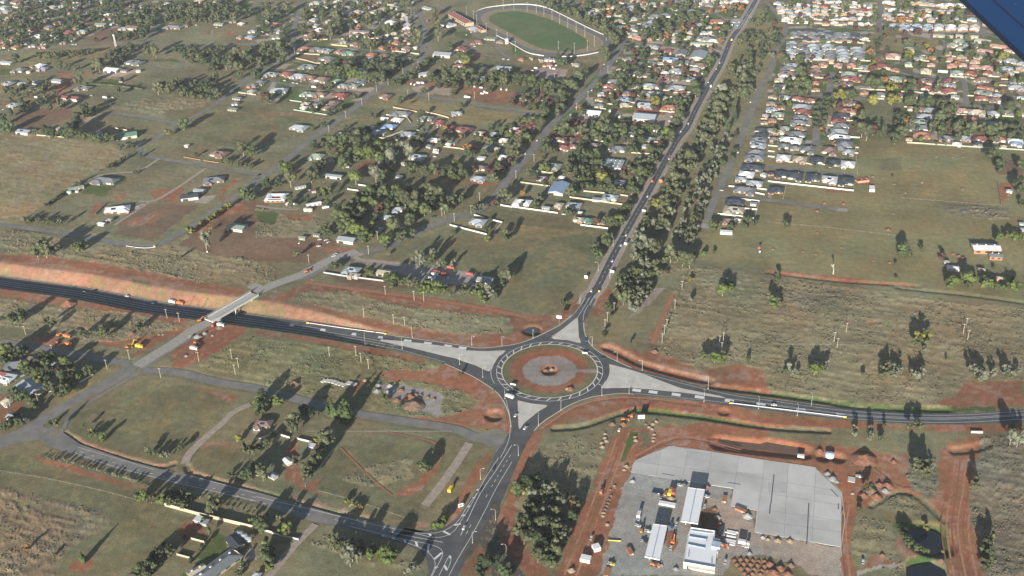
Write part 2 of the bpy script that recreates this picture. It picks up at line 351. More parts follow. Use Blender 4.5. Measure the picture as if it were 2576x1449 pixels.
def build_ground():
    ys = np.concatenate([[-8000, -2000, -200, 250, 380], np.cumsum(np.concatenate([[430], np.linspace(1.25, 3.9, 800)])), ])
    ys = ys[ys < 2500]; ys = np.concatenate([ys, [2700, 3200, 4500, 8000]])
    us = np.concatenate([[-12, -5, -2.5, -1.5, -1.15], np.linspace(-1, 1, 900), [1.15, 1.5, 2.5, 5, 12]])
    hw = 400+.43*np.maximum(ys-500, -150)
    X = hw[:, None]*us[None, :]; Y = np.repeat(ys[:, None], len(us), 1); ny, nx = X.shape
    X = X.ravel(); Y = Y.ravel(); Z = np.zeros_like(X)
    flat = np.zeros_like(X)
    # cutting
    M = np.array(MWL); near = (X < C0[0]) & (Y > 600) & (Y < 1400); idx = np.where(near)[0]
    best = np.full(len(idx), 1e9); zb = np.zeros(len(idx))
    for k in range(len(M)):
        d = np.hypot(X[idx]-M[k, 0], Y[idx]-M[k, 1]); c = d < best; best[c] = d[c]; zb[c] = M[k, 2]
    ax = np.array([MWL[-1][0]-MWL[0][0], MWL[-1][1]-MWL[0][1]]); 
    south = np.zeros(len(idx), bool); bi = np.zeros(len(idx), int); bb = np.full(len(idx), 1e9)
    for k in range(len(M)):
        d = np.hypot(X[idx]-M[k, 0], Y[idx]-M[k, 1]); c = d < bb; bb[c] = d[c]; bi[c] = k
    south = Y[idx] < M[bi, 1]
    zz = np.minimum(0, np.where(best < 12.5, zb-0.05, zb+(best-12.5)/np.where(south, 1.25, 1.9))); Z[idx] = zz; flat[idx[best < 18]] = 1
    cut_d = np.full(len(X), 1e9); cut_d[idx] = best
    for dep, wd, P in DITCH:
        L = np.array(smooth_line([gnd(*p) for p in P], 3.0)); bx = (X > L[:, 0].min()-20) & (X < L[:, 0].max()+20) & (Y > L[:, 1].min()-20) & (Y < L[:, 1].max()+20)
        ii = np.where(bx)[0]; b = np.full(len(ii), 1e9)
        for q in L: b = np.minimum(b, np.hypot(X[ii]-q[0], Y[ii]-q[1]))
        Z[ii] += dep*np.clip((1.15-b/wd)*1.9, 0, 1)
    for dep, r, p in HOLES:
        q = gnd(*p); d = np.hypot(X-q[0], (Y-q[1])); Z += dep*np.clip((1.3-d/r)*2.2, 0, 1)
    r0 = np.hypot(X-C0[0], Y-C0[1])
    Z += np.where(r0 < 7.5, -1.8*np.clip((7.5-r0)/1.6, 0, 1), 0)
    px, py = projv(np.stack([X, Y, Z], 1)); 
    inv = Y > 400
    wx = px+(vnoise(X, Y, 7, 1)-.5)*9*np.clip(1000/np.abs(Y), .4, 1.6)+(vnoise(X, Y, 2.5, 3)-.5)*4; wy = py+(vnoise(X, Y, 7, 2)-.5)*6+(vnoise(X, Y, 2.5, 4)-.5)*3
    A = np.tile(np.array(COL['B']), (len(X), 1))
    for ln in PLOTS.split('\n'):
        t, code, rest = ln.split(' ', 2); P = pts(t, rest); xs = [p[0] for p in P]; yy = [p[1] for p in P]
        ii = np.where(inv & (wx > min(xs)) & (wx < max(xs)) & (wy > min(yy)) & (wy < max(yy)))[0]
        if not len(ii): continue
        a, b = wx[ii], wy[ii]; ins = np.zeros(len(ii), bool)
        for k in range(len(P)):
            x0, y0 = P[k-1]; x1, y1 = P[k]
            if y0 == y1: continue
            c = ((y0 > b) != (y1 > b)) & (a < (x1-x0)*(b-y0)/(y1-y0)+x0); ins ^= c
        A[ii[ins]] = COL[code]
    bare = np.isin(A[:, 0], [COL['R'][0], COL['O'][0]]); gb = vnoise(X, Y, 11, 41)*.5+vnoise(X, Y, 3.5, 42)*.5; kk = (np.clip((gb-.55)/.12, 0, 1)*.3)[:, None]; A[bare] = (A*(1-kk)+np.array(COL['V'])*kk)[bare]
    kk = (np.clip((.40-gb)/.1, 0, 1)*.35)[:, None]; A[bare] = (A*(1-kk)+np.array(COL['P'])*kk)[bare]
    gg = A[:, 0] == COL['G'][0]; kk = (np.clip((gb-.5)/.15, 0, 1)*.6)[:, None]; A[gg] = (A*(1-kk)+np.array(COL['V'])*kk)[gg]
    # suburb gardens: lots of differing ground
    sub = (A[:, 0] == COL['S'][0]); g = vnoise(X, Y, 16, 9); A[sub & (g > .6)] = COL['N']; A[sub & (g < .3)] = COL['P']; A[sub & (g > .42) & (g < .5)] = COL['D']
    # island in the ring
    rw = r0+(vnoise(X, Y, 6, 5)-.5)*1.6
    isl = r0 < 43
    A[isl] = COL['G']; A[isl & (rw < 35)] = COL['R']
    ang = np.degrees(np.arctan2(Y-C0[1], X-C0[0])); trk = isl & (np.abs((Y-C0[1])-(-.10)*(X-C0[0])) < 2.6) & (X > C0[0]) & (r0 > 15)
    A[(isl & (rw < 24) & (rw > 3)) | trk] = COL['M']; A[r0 < 9.5] = COL['O']
    # paint batters of the cutting by slope
    cutm = (cut_d < 25) & (Z < -.4) & (cut_d > 12.5); A[cutm] = np.array(COL['O'])*np.array([.9, .9, .9, 1])
    g1 = vnoise(X, Y, 22, 11)*.6+vnoise(X, Y, 6, 12)*.4; gk = np.clip((g1-.5)/.12, 0, 1)[:, None]*.75; A[cutm] = (A*(1-gk)+np.array(COL['V'])*gk)[cutm]
    # tussock relief and tone
    n1 = vnoise(X, Y, 26, 21); n2 = vnoise(X, Y, 5, 22); n3 = rng.random(len(X)); n4 = vnoise(X, Y, 80, 23)
    rough = A[:, 3]*(1-flat)
    tone = 1+(n1-.5)*.35+(n2-.5)*.22*(.5+rough)+(n4-.5)*.22+(n3-.5)*.12*(.4+rough)
    cs, sn = math.cos(-STREET), math.sin(-STREET); UX, UY = X*cs+Y*sn, -X*sn+Y*cs; st1 = vnoise(UX/9, UY, 2.6, 51)-.5; st2 = vnoise(UX/6, UY, 7, 52)-.5
    tone += (st1*.30+st2*.2)*np.clip(rough*1.1+.12, 0, 1)
    colr = A[:, :3]*np.maximum(tone, .35)[:, None]
    # drift between greener and redder soil
    drift = (vnoise(X, Y, 45, 31)*.65+vnoise(X, Y, 13, 32)*.35-.5); colr[:, 0] *= 1+drift*.32; colr[:, 2] *= 1-drift*.15; colr[:, 1] *= 1-drift*.05
    far = np.clip(Y/900, .7, 2)
    Z += np.where(inv & (Y < 2490), rough*(.04+.75*n3*np.clip((n2*.5+.5*(st1+.5)-.32)*3.2, 0, 1.3))*far, 0)
    for P, wd in FLATS:
        L = np.array(P); bx = (X > L[:, 0].min()-20) & (X < L[:, 0].max()+20) & (Y > L[:, 1].min()-20) & (Y < L[:, 1].max()+20)
        ii = np.where(bx)[0]; b = np.full(len(ii), 1e9)
        for q in L: b = np.minimum(b, np.hypot(X[ii]-q[0], Y[ii]-q[1]))
        f = b < wd; Z[ii[f]] = np.minimum(Z[ii[f]], -0.12)
    for P in FLATPOLY:
        xs = [p[0] for p in P]; yy = [p[1] for p in P]; ii = np.where((X > min(xs)) & (X < max(xs)) & (Y > min(yy)) & (Y < max(yy)))[0]; a, b = X[ii], Y[ii]; ins = np.zeros(len(ii), bool)
        for k in range(len(P)):
            x0, y0 = P[k-1][:2]; x1, y1 = P[k][:2]
            if y0 != y1: ins ^= ((y0 > b) != (y1 > b)) & (a < (x1-x0)*(b-y0)/(y1-y0)+x0)
        q = ii[ins]; Z[q] = np.minimum(Z[q], -0.12)
    Z[(r0 > 41) & (r0 < 55)] = np.minimum(Z[(r0 > 41) & (r0 < 55)], -.12)
    global SCRUB; q_ = np.where(inv & (A[:, 3] > .7) & (Z > -.5) & (Y > 480) & (Y < 1500) & (vnoise(X, Y, 18, 61)*.6+vnoise(X, Y, 5, 62)*.4 > .5))[0]; SCRUB = np.stack([X, Y, Z], 1)[rng.choice(q_, min(9000, len(q_)), replace=False)]
    me = bpy.data.meshes.new('ground'); n = len(X); me.vertices.add(n); me.vertices.foreach_set('co', np.stack([X, Y, Z], 1).ravel())
    i = np.arange(ny-1)[:, None]*nx+np.arange(nx-1)[None, :]; q = np.stack([i, i+1, i+nx+1, i+nx], -1).reshape(-1, 4)
    me.loops.add(q.size); me.loops.foreach_set('vertex_index', q.ravel().astype(np.int32)); me.polygons.add(len(q)); me.polygons.foreach_set('loop_start', np.arange(0, q.size, 4, dtype=np.int32))
    me.update(calc_edges=True); me.polygons.foreach_set('use_smooth', np.ones(len(q), bool))
    at = me.attributes.new('soil', 'FLOAT_COLOR', 'POINT'); at.data.foreach_set('color', np.concatenate([colr, rough[:, None]], 1).ravel().astype(np.float32))
    m = bpy.data.materials.new('soil_and_grass'); m.use_nodes = True; t = m.node_tree; b = t.nodes['Principled BSDF']; b.inputs['Roughness'].default_value = .95; b.inputs['Specular IOR Level'].default_value = .1
    a = t.nodes.new('ShaderNodeAttribute'); a.attribute_name = 'soil'; geo = t.nodes.new('ShaderNodeNewGeometry')
    acc = None
    for s, lo, hi, d in ((.9, .72, 1.28, 6), (.16, .86, 1.16, 4)):
        no = t.nodes.new('ShaderNodeTexNoise'); no.inputs['Scale'].default_value = s; no.inputs['Detail'].default_value = d; t.links.new(geo.outputs['Position'], no.inputs['Vector'])
        mr = t.nodes.new('ShaderNodeMapRange'); mr.inputs[1].default_value = .3; mr.inputs[2].default_value = .7; mr.inputs[3].default_value = lo; mr.inputs[4].default_value = hi; t.links.new(no.outputs['Fac'], mr.inputs[0])
        if acc is None: acc = mr.outputs[0]; bn = no
        else:
            mm = t.nodes.new('ShaderNodeMath'); mm.operation = 'MULTIPLY'; t.links.new(acc, mm.inputs[0]); t.links.new(mr.outputs[0], mm.inputs[1]); acc = mm.outputs[0]
    sc = t.nodes.new('ShaderNodeVectorMath'); sc.operation = 'SCALE'; t.links.new(a.outputs['Color'], sc.inputs[0]); t.links.new(acc, sc.inputs['Scale']); t.links.new(sc.outputs[0], b.inputs['Base Color'])
    bp = t.nodes.new('ShaderNodeBump'); bp.inputs['Distance'].default_value = .35; bp.inputs['Strength'].default_value = .5; t.links.new(bn.outputs['Fac'], bp.inputs['Height'])
    t.links.new(bp.outputs[0], b.inputs['Normal'])
    me.materials.append(m); o = bpy.data.objects.new('ground', me); C.objects.link(o); tag(o, kind='structure')
FLATS = []; FLATPOLY = []
# ------------------------------------------------------------------ surfaces
asph = mat('worn_asphalt', (.140, .138, .136), .85, .18, .12, bump=.1, alt=(.165, .160, .150))
asph2 = mat('fresh_asphalt', (.066, .068, .074), .7, .2, .12, alt=(.080, .080, .082))
asph3 = mat('shoulder_asphalt', (.12, .12, .122), .85, .15, .25)
asphn = mat('unfinished_asphalt', (.07, .06, .052), .9, .15, .2)
gravel = mat('grey_gravel', (.25, .24, .22), .95, .16, .4, bump=.2)
dirtr = mat('red_dirt_track', (.25, .115, .07), .95, .2, .3)
paleg = mat('pale_roadside_gravel', (.27, .225, .19), .95, .2, .3)
conc = mat('pale_concrete', (.42, .41, .385), .8, .13, .12)
slabm = mat('slab_concrete', (.40, .40, .395), .75, .10, .06, alt=(.35, .35, .345))
kerbm = mat('kerb_concrete', (.5, .45, .38), .8, .1, .5)
paint = mat('white_road_paint', (.62, .63, .64), .6, .12, .8)
blockp = mat('pale_marking_block', (.55, .56, .58), .6, .1, .8)
waterm = mat('dark_water', (.012, .016, .02), .06, .1, .1, spec=.5)
def poly(name, P, m, z=0.04, kind='structure', thick=0, parent=None, hole=None):
    P = [np.array(p, float) for p in P]; V = [Vector((p[0], p[1], p[2]+z)) for p in P]
    V2 = [Vector((p[0], p[1], p[2]+z)) for p in hole] if hole else []
    tr = tessellate_polygon([V, V2] if hole else [V]); V = V+V2; F = [tuple(t) for t in tr]; 
    for i, f in enumerate(F):
        a, b, c = (V[k] for k in f)
        if (b-a).cross(c-a).z < 0: F[i] = f[::-1]
    if thick:
        n = len(V); VV = V+[v-Vector((0, 0, thick)) for v in V]; F = F+[(k, (k+1) % n, n+(k+1) % n, n+k) for k in range(n)]; V = VV
    o = mesh_obj(name, V, F, m, parent); 
    if kind: tag(o, kind=kind)
    return o
def gp(P, z=0.0): return [gnd(x, y, z) for x, y in P]
def ribbon(name, L, wd, m, z=0.04, kind='structure', parent=None, off=0.0, flat=True, dash=None):
    L = [np.array(p, float) for p in L]; V = []; F = []; s = 0; N = len(L); run = 0
    for i in range(N):
        d = (L[min(i+1, N-1)]-L[max(i-1, 0)])[:2]; d = d/(np.linalg.norm(d)+1e-9); n = np.array([-d[1], d[0], 0]); ww = wd[i] if hasattr(wd, '__len__') else wd
        c = L[i]+n*off; V += [c+n*ww/2+[0, 0, z], c-n*ww/2+[0, 0, z]]
        if i:
            run += np.linalg.norm(L[i]-L[i-1])
            if not dash or (run % dash[1]) < dash[0]: F.append((2*i-1, 2*i+1, 2*i, 2*i-2))
    o = mesh_obj(name, V, F, m, parent)
    if kind: tag(o, kind=kind)
    if flat: FLATS.append((L, (max(wd) if hasattr(wd, '__len__') else wd)/2+1.8))
    return o
NR = [0]
def road(name, P, wd, m, z=.04, line=None, shoulder=None, edge=False):
    NR[0] += 1; z = z+NR[0]*.0025-.03
    L = smooth_line([gnd(x, y) for x, y in P], 3.0)
    if shoulder: ribbon('road_shoulder', L, wd+shoulder, paleg, .012)
    o = ribbon(name, L, wd, m, z)
    if line: ribbon('road_marking', L, .3, paint, z+.025, dash=line, flat=False)
    if edge:
        for s in (-1, 1): ribbon('road_marking', L, .25, paint, z+.025, off=s*edge, flat=False)
    return L
# streets  (tile, name, width, material)
HWY = pts('13', '2480,-60 2420,60 2310,250 2205,400 2100,650 1980,860 1845,1110 1760,1290')+pts('23', '1640,0 1370,490 1150,880 1000,1160 860,1440')+pts('33', '790,70 740,170')
road('highway', HWY, 9.5, asph2, .07, line=(3, 12), shoulder=9, edge=4.3)
road('road', pts('14', '440,-60 380,100 430,180 460,240'), 7, asph)
road('road', pts('14', '-20,20 100,150 175,240 165,360 80,520 30,690 -90,930')+pts('13', '2290,1430')+pts('23', '2110,400 1990,680 1960,780'), 8, asph, .06)
road('road', pts('13', '2430,910')+pts('14', '-100,920'), 7, asph, .05)
road('road', pts('13', '1900,890 2100,905 2430,910'), 8, asph, .05)
road('road', pts('13', '1180,420 1120,450 840,830 460,1190 270,1430')+pts('23', '0,300')+pts('22', '2550,320 2380,560 2150,700 1900,770 1650,870 1400,1000 1200,1060 950,1130 800,1180 500,1330 300,1380')+[(640, 735)], 11, asph, .06)
road('road', pts('13', '1120,450 1400,440 1960,480 2150,510'), 7, asph, .05)
road('road', pts('13', '1850,60 2050,140 2200,215 2330,230'), 8, asph, .05)
road('road', pts('12', '1640,90 1690,250 1700,420 1690,540 1640,620 1440,770 1220,895 940,1130 520,1430')+pts('22', '400,80 170,260 0,340')+pts('21', '2576,380 2200,640 1800,900 1640,990 1500,1020 1250,1000 900,940 400,860 0,810')+[(-60, 560)], 9.5, asph, .06)
road('road', pts('11', '-10,550 440,495 900,440 1450,435 1700,445 2576,450')+pts('12', '300,440 500,460'), 8, asph, .05)
road('road', pts('11', '1480,430 1600,250 1650,120'), 8, asph, .06)
road('road', pts('12', '460,40 380,300 370,420 400,500 300,600 50,720')+pts('11', '2540,760 2100,1090 1780,1250 1560,1400 1420,1449')+pts('21', '1400,40 1420,85 1500,125'), 8.5, asph, .055)
road('road', pts('21', '1490,125 1700,160 2100,225 2576,300')+pts('22', '30,310'), 8, asph, .05)
road('road', pts('11', '1080,1120 1400,1175 1770,1240'), 7, asph, .05)
road('road', pts('12', '940,470 1150,510 1400,540 1660,570'), 8, asph, .05)
road('road', pts('12', '1100,520 940,610'), 7, asph, .05)
road('road', pts('12', '1130,940 900,910 650,880 350,850 200,830'), 8, asph, .05)
road('road', pts('12', '1290,910 1600,950 2000,1020 2576,1110')+pts('13', '100,1130 300,1160 450,1180'), 8, asph, .05)
road('road', pts('12', '1680,560 1560,30'), 6, asph, .045)
road('road', pts('12', '1520,1270 1650,1270 1750,1340'), 9, asph, .05)
road('road', pts('12', '1780,50 1900,100 2100,250 2250,380 2380,400 2460,520 2576,600'), 6, asph, .05)
road('road', pts('12', '2100,400 2200,500 2330,560 2560,580'), 5, asph, .05)
road('road', pts('12', '1750,685 2000,690 2200,700'), 4, asph, .05)
road('road', pts('14', '170,245 600,262 880,290 1100,305 1450,325 2100,340 2250,360 2576,470'), 8, asph, .05)
road('road', pts('14', '1150,-20 1130,150 1110,300'), 9, asph, .055)
road('road', pts('14', '2110,60 2150,200 2160,340'), 10, asph, .055)
road('road', pts('14', '1250,70 1700,90 1950,110'), 7, asph, .05)
road('road', pts('14', '1300,385 1720,395 1780,480 1750,530 1600,550 1350,520'), 5, asph, .05)
road('road', pts('14', '-20,935 200,950 560,965 1000,1000 1300,1030 1960,1060 2576,1085'), 8, asph, .05)
road('road', pts('14', '650,725 620,900 570,960 530,1100 490,1300 480,1449')+pts('24', '460,30'), 10, asph, .055)
road('road', pts('14', '1250,700 1500,770 1900,785 1970,830 1990,950 1990,1060'), 8, asph, .05)
road('road', pts('14', '330,430 310,590'), 5, paleg, .05)
road('road', pts('14', '900,340 960,420 960,500 850,600'), 5, paleg, .05)
road('road', pts('24', '0,230 300,260 880,315'), 8, asph, .05)
road('road', pts('23', '2100,520')+pts('24', '-60,560 200,590 460,625 700,660'), 8, asph, .05)
road('gravel_pad', pts('24', '680,660 800,665'), 9, gravel, .045)
road('gravel_pad', pts('23', '1960,800 1950,850'), 18, gravel, .045)
road('track', pts('11', '2140,300 2110,440'), 4, paleg)
road('track', pts('11', '1490,640 1650,690 1800,680 1850,630 1750,585 1600,580'), 4.5, asph)
road('track', pts('21', '2070,245 1800,430 1600,550 1500,578 1400,575'), 5, paleg)
road('track', pts('21', '1500,590 1300,720 1150,820'), 3.5, paleg)
road('track', pts('21', '1600,150 1400,270 1200,290 950,330 850,400'), 4.5, paleg)
road('track', pts('22', '0,620 200,650 420,660'), 4.5, paleg)
road('track', pts('23', '1440,640 1500,760'), 3, dirtr) if 0 else None
road('track', pts('33', '1620,60 1480,400 1420,560'), 5, dirtr, .03)
road('track', pts('41', '2130,0 2000,120 1900,230 1860,320'), 7, paleg, .05)
road('track', pts('31', '2520,1170 2350,1250 2250,1350 2130,1449')+pts('41', '2100,30'), 6, paleg, .05)
road('track', pts('31', '2080,450 1900,520 1700,640 1400,850 1100,1030 820,1200 700,1300 640,1420'), 3.5, asph, .035)
road('road', pts('31', '0,540 300,590 700,660 1000,710 1300,760'), 10, asph, .05)
road('road', pts('31', '1350,770 1250,860 1000,1010 700,1160 450,1320 250,1440')+pts('41', '0,100')+[(-60, 1145)], 13, asph, .055)
road('gravel_road', pts('31', '2110,345 1950,420 1750,560 1550,680 1380,790'), 13, gravel, .06)
road('road', pts('31', '1450,830 1800,850 2200,950 2576,1010')+pts('32', '0,1015 500,1140 1000,1260 1500,1340 2000,1420')+pts('42', '2200,50 2420,90'), 10, asph, .05)
road('track', pts('42', '600,930 400,1130 150,1430')+pts('42', '60,1520'), 6, paleg, .05)
road('old_road', pts('42', '2150,110 2000,340 1850,550 1700,740'), 7, paleg, .05)
road('footpath', pts('42', '850,160 1050,360 1200,500 1370,640'), 1.6, dirtr, .05)
road('footpath', pts('42', '1300,0 1600,50 1800,110 1870,200 1850,290 1800,370'), 1.8, dirtr, .05)
road('track', pts('22', '1080,1100 1000,1140 1100,1170 1450,1200'), 6, paleg, .05)
road('gravel_lane', pts('32', '500,-60 1000,10 1800,120 2576,260')+pts('33', '0,270 250,330'), 6, dirtr, .04)
road('gravel_road', [(641, 737), (700, 712), (760, 690), (830, 655), (900, 632)], 13, gravel, .06)
road('gravel_pad', [(560+70, 727), (655, 715)], 14, gravel, .03)
rut = [mat('packed_red_clay', (.185, .080, .050), .9, .2, .3), mat('dusty_red_clay', (.30, .155, .10), .95, .2, .3)]
for t, q, offs in (('44', '1960,300 1930,600 1880,900 1900,1150 1960,1449', (-9, -5.5, -2, 2, 5.5, 9)), ('43', '1130,-40 1010,300 800,850 570,1449', (-7, -3, 1.5, 5)), ('44', '1440,560 1300,540 1000,330 800,330', (-1.2, 1.2)), ('44', '800,720 760,1000 800,1449', (-1.5, 1.5)), ('43', '1250,250 1700,60 2300,190', (-1.5, 1.5, 4)), ('33', '300,1420 700,1180 1200,1110 1900,1180', (-1.3, 1.3))):
    Lr = smooth_line([gnd(x, y) for x, y in pts(t, q)], 4)
    for i_, of in enumerate(offs): ribbon('wheel_rut', Lr, .9+.5*(i_ % 2), rut[i_ % 2], .03+.004*i_, off=of)
# bottom road
BR_N = pts('41', '640,10 800,120 1000,190 1300,290 1600,370 1900,430 2200,510 2576,600')+pts('42', '350,700 800,830 1200,910 1500,965 1700,1000')
BR_S = pts('41', '440,120 700,220 1000,320 1400,430 1800,530 2200,620 2576,710')+pts('42', '250,800 540,890 700,930 900,955 1200,1040 1500,1130 1650,1200')
Lm = smooth_line([gnd(*p) for p in pts('41', '420,10 700,150 1000,255 1400,378 1800,490 2200,575 2576,655')+pts('42', '300,735 700,850 1100,960 1500,1050 1850,1110')], 3.0)
# main asphalt of the junction
def P3(s, t='33'): return pts(t, s)
west = pts('32', '700,378 860,405 1300,465 1580,505 1900,550 2120,585 2200,600 2330,600 2500,580')+P3('0,570 150,530 330,450 480,370 600,270 690,150 735,75')
eastside = P3('845,110 800,200 760,290 722,340 725,420 750,500 800,580 900,660 1060,740 1200,805 1500,880 1750,950 1980,1015 2200,1060 2576,1115')+pts('34', '450,1175 900,1230 1500,1265 2000,1262 2576,1225 3300,1170')
south_e = pts('34', '3300,1300 2576,1345 2000,1375 1400,1365 800,1325 300,1275 0,1230')+P3('2400,1210 2000,1155 1700,1115 1400,1085 1230,1072 1100,1064 900,1084 750,1114 600,1172 480,1240 300,1360 220,1449')
south = pts('43', '130,150 50,330 0,440')+pts('42', '2500,640 2440,760 2330,900 2220,1100 2080,1350 2000,1500')
sw = pts('42', '1740,1500 1740,1400 1720,1290 1650,1200')+BR_S[::-1][1:]+BR_N+pts('42', '1900,960 2020,870 2100,760 2200,620 2300,480 2370,300 2410,190 2420,130 2470,60')+pts('32', '2580,1449 2565,1350 2540,1250 2480,1120 2400,1030 2220,910 2060,830 1900,760 1650,680 1400,620 1000,550 700,500')
J = west+eastside+south_e+south+sw
JG = [gnd(x, y, zcut(x) if 800 < x < 1130 and y < 940 and y > 800 and not (x > 1100) else 0) for x, y in J]
FLATPOLY.append(JG)
poly('junction_road', JG, asph2, .05, hole=[np.array([C0[0]+(RR-4.9)*math.cos(a), C0[1]+(RR-4.9)*math.sin(a), 0]) for a in np.linspace(0, 2*math.pi, 73)[:-1]])
poly('unfinished_road', gp(pts('42', '2460,770 2420,900 2450,1100 2560,1290')+pts('43', '100,1400 200,1520')+pts('42', '2380,1520 2370,1400 2330,1260 2255,1118 2130,1290 2060,1260 2220,1060 2340,880 2360,700 2450,700')), asphn, .08)
poly('bottom_road', gp(BR_N+pts('42', '1500,960 1400,1060 1200,1035 900,950 700,925')+BR_S[:9][::-1][0:9]), asph, .062)
poly('road_mouth', gp(pts('42', '2150,18 2300,10 2450,-30 2540,10 2490,110 2420,200 2370,180 2300,105 2150,72')), asph, .085)
poly('left_junction', gp([(0, 1104), (60, 1085), (99, 1058), (112, 1075), (128, 1081), (160, 1098), (200, 1122), (183, 1139), (150, 1126), (118, 1113), (99, 1106), (39, 1113), (-30, 1140), (-30, 1115)]), asph, .125)
poly('side_road', gp(pts('31', '250,1449 -100,1540 -100,1700 0,1600')+pts('41', '0,160 300,80 420,80 640,60 640,-40 560,-60')), asph, .06)
# motorway floor
ribbon('motorway', MWL, 22.5, asph2, .05, flat=False)
for off in (10.2, 2.2, -1.6, -5.4, -9.8): ribbon('road_marking', MWL, .3, paint, .09, off=off, flat=False)
# islands
islands = [pts('32', '1255,520 1420,533 1700,563 2000,603 2110,628 2300,638 2510,633 2440,690 2390,770 2345,838 2200,775 2000,706 1700,636 1500,588 1255,535'),
  P3('655,300 600,345 480,440 400,500 420,512 560,525 690,553 672,500 662,330'),
  P3('980,770 985,850 960,920 900,1005 1000,1007 1200,1000 1400,1020 1700,1050 2145,1107 2100,1088 1700,1010 1300,860 1100,800'),
  P3('60,1135 200,1165 355,1185 290,1225 180,1310 110,1370 75,1420 65,1300')]
for P in islands:
    Q = gp(P); cx = sum(Q)/len(Q)
    o = poly('traffic_island', Q, conc, .2, thick=.16); LL = smooth_line(Q+[Q[0]], 4)
    ribbon('kerb', LL, .5, kerbm, .215, flat=False)
# ring
def circ(r, z=0, n=128, a0=0, a1=2*math.pi): return [np.array([C0[0]+r*math.cos(a0+(a1-a0)*i/n), C0[1]+r*math.sin(a0+(a1-a0)*i/n), z]) for i in range(n+1)]
ribbon('roundabout_road', circ((RR+5.2+RR-4.6)/2), 9.8, asph2, .1, flat=False)
ribbon('kerb', circ(RR-4.7), 1.0, kerbm, .2, flat=False)
ribbon('road_marking', circ(RR), .35, paint, .14, flat=False)
for k in range(30):
    a = 2*math.pi*k/30; p = np.array([math.cos(a+.085), math.sin(a+.085), 0]); q = np.array([math.cos(a), math.sin(a), 0])
    ribbon('road_marking', [C0*[1, 1, 0]+p*(RR-4.2), C0*[1, 1, 0]+q*(RR-.3)], .9, blockp, .14, flat=False)
ribbon('road_marking', circ(RR+5.0, a0=math.radians(170), a1=math.radians(200), n=20), .35, paint, .14, flat=False)
# kerbs along the outer edges, edge lines
def line(P, wd=.3, m=paint, z=.1, dash=None, name='road_marking', zf=None, step=3.0):
    ribbon(name, smooth_line([gnd(x, y, zf(x) if zf else 0) for x, y in P], step), wd, m, z, flat=False, dash=dash)
line(pts('32', '1300,468 1580,508 1900,553 2120,588 2200,603 2330,603 2500,583')+P3('0,573 150,533 330,453 480,373 600,273'), .8, kerbm, .15, name='kerb', zf=lambda x: zcut(x))
line(P3('722,345 726,420 750,500 800,580 900,660 1060,740 1200,803 1250,808'), .8, kerbm, .15, name='kerb')
line(P3('220,1440 300,1358 480,1238 600,1170 750,1112 900,1082 1100,1062 1230,1070'), .8, kerbm, .15, name='kerb')
line(pts('32', '2568,1400 2540,1253 2480,1123 2400,1033 2220,913 2060,833 1900,763'), .8, kerbm, .15, name='kerb')
line(pts('32', '1900,745 1700,690 1400,610 1000,538 700,490'), .3, zf=lambda x: zcut(x))
line(pts('32', '1900,665 1600,595 1400,575 1000,515 700,460'), .3, zf=lambda x: zcut(x))
line(P3('1250,845 1500,905 1750,970 2200,1075 2576,1130')+pts('34', '450,1195 900,1245 1500,1278 2000,1276 2576,1240'), .3)
line(P3('2150,1110 2576,1165')+pts('34', '450,1228 900,1278 1500,1305 2000,1303 2576,1268'), .3)
line(pts('34', '0,1175 450,1240 900,1288 1500,1318 2000,1316 2576,1280'), .3)
line(P3('1240,1062 1700,1105 2200,1160 2576,1210')+pts('34', '450,1270 900,1320 1500,1350 2000,1350 2576,1320'), .3)
line(P3('800,75 700,230 660,300'), .3); line(P3('835,75 735,230 715,330'), .3); line(P3('770,60 640,240 560,320'), .3)
line(pts('42', '2576,130 2420,380 2270,600 2150,840 2060,1040'), .35); line(pts('42', '2576,210 2440,430 2300,680 2180,900 2070,1120 1960,1330'), .3, dash=(2, 6))
line(pts('42', '2440,260 2300,480 2160,740 2060,900 1990,1000 1900,1050 1780,1060 1600,1020'), .3); line(pts('42', '2576,300 2420,560 2300,800 2160,1060 2040,1260 1940,1449'), .3)
line(pts('33', '-60,1130 -20,1300 -20,1449')+pts('42', '2530,120 2460,260'), .3)
line(pts('42', '2250,580 2120,760 2030,900 1900,990 1760,1020 1600,1012 1200,935 700,815 300,720 0,650'), .3)
line(pts('42', '1880,1110 1500,1040 1330,1000'), .35); line(pts('42', '940,950 1200,1010 1400,1065 1600,1100 1780,1140 1860,1180 1880,1230 1840,1320 1770,1449'), .3)
line(pts('42', '1270,1045 1500,1110 1700,1190 1790,1280 1800,1360 1760,1449'), .3)
line(pts('42', '1840,1449 1900,1330 1950,1240 1960,1300 1920,1400 1900,1449'), .3)
line(pts('42', '-300,610 0,700 250,760 540,830 900,905 1100,945'), .3, dash=(3, 12)); line(pts('41', '500,85 1000,262 1400,385 1800,490 2200,580 2576,660'), .3, dash=(3, 12))
line(pts('41', '700,130 1000,215 1300,305 1550,380'), .25); line(pts('41', '1950,450 2576,620'), .25); line(pts('41', '470,100 1000,300 1400,415 1800,515 2576,695'), .25)
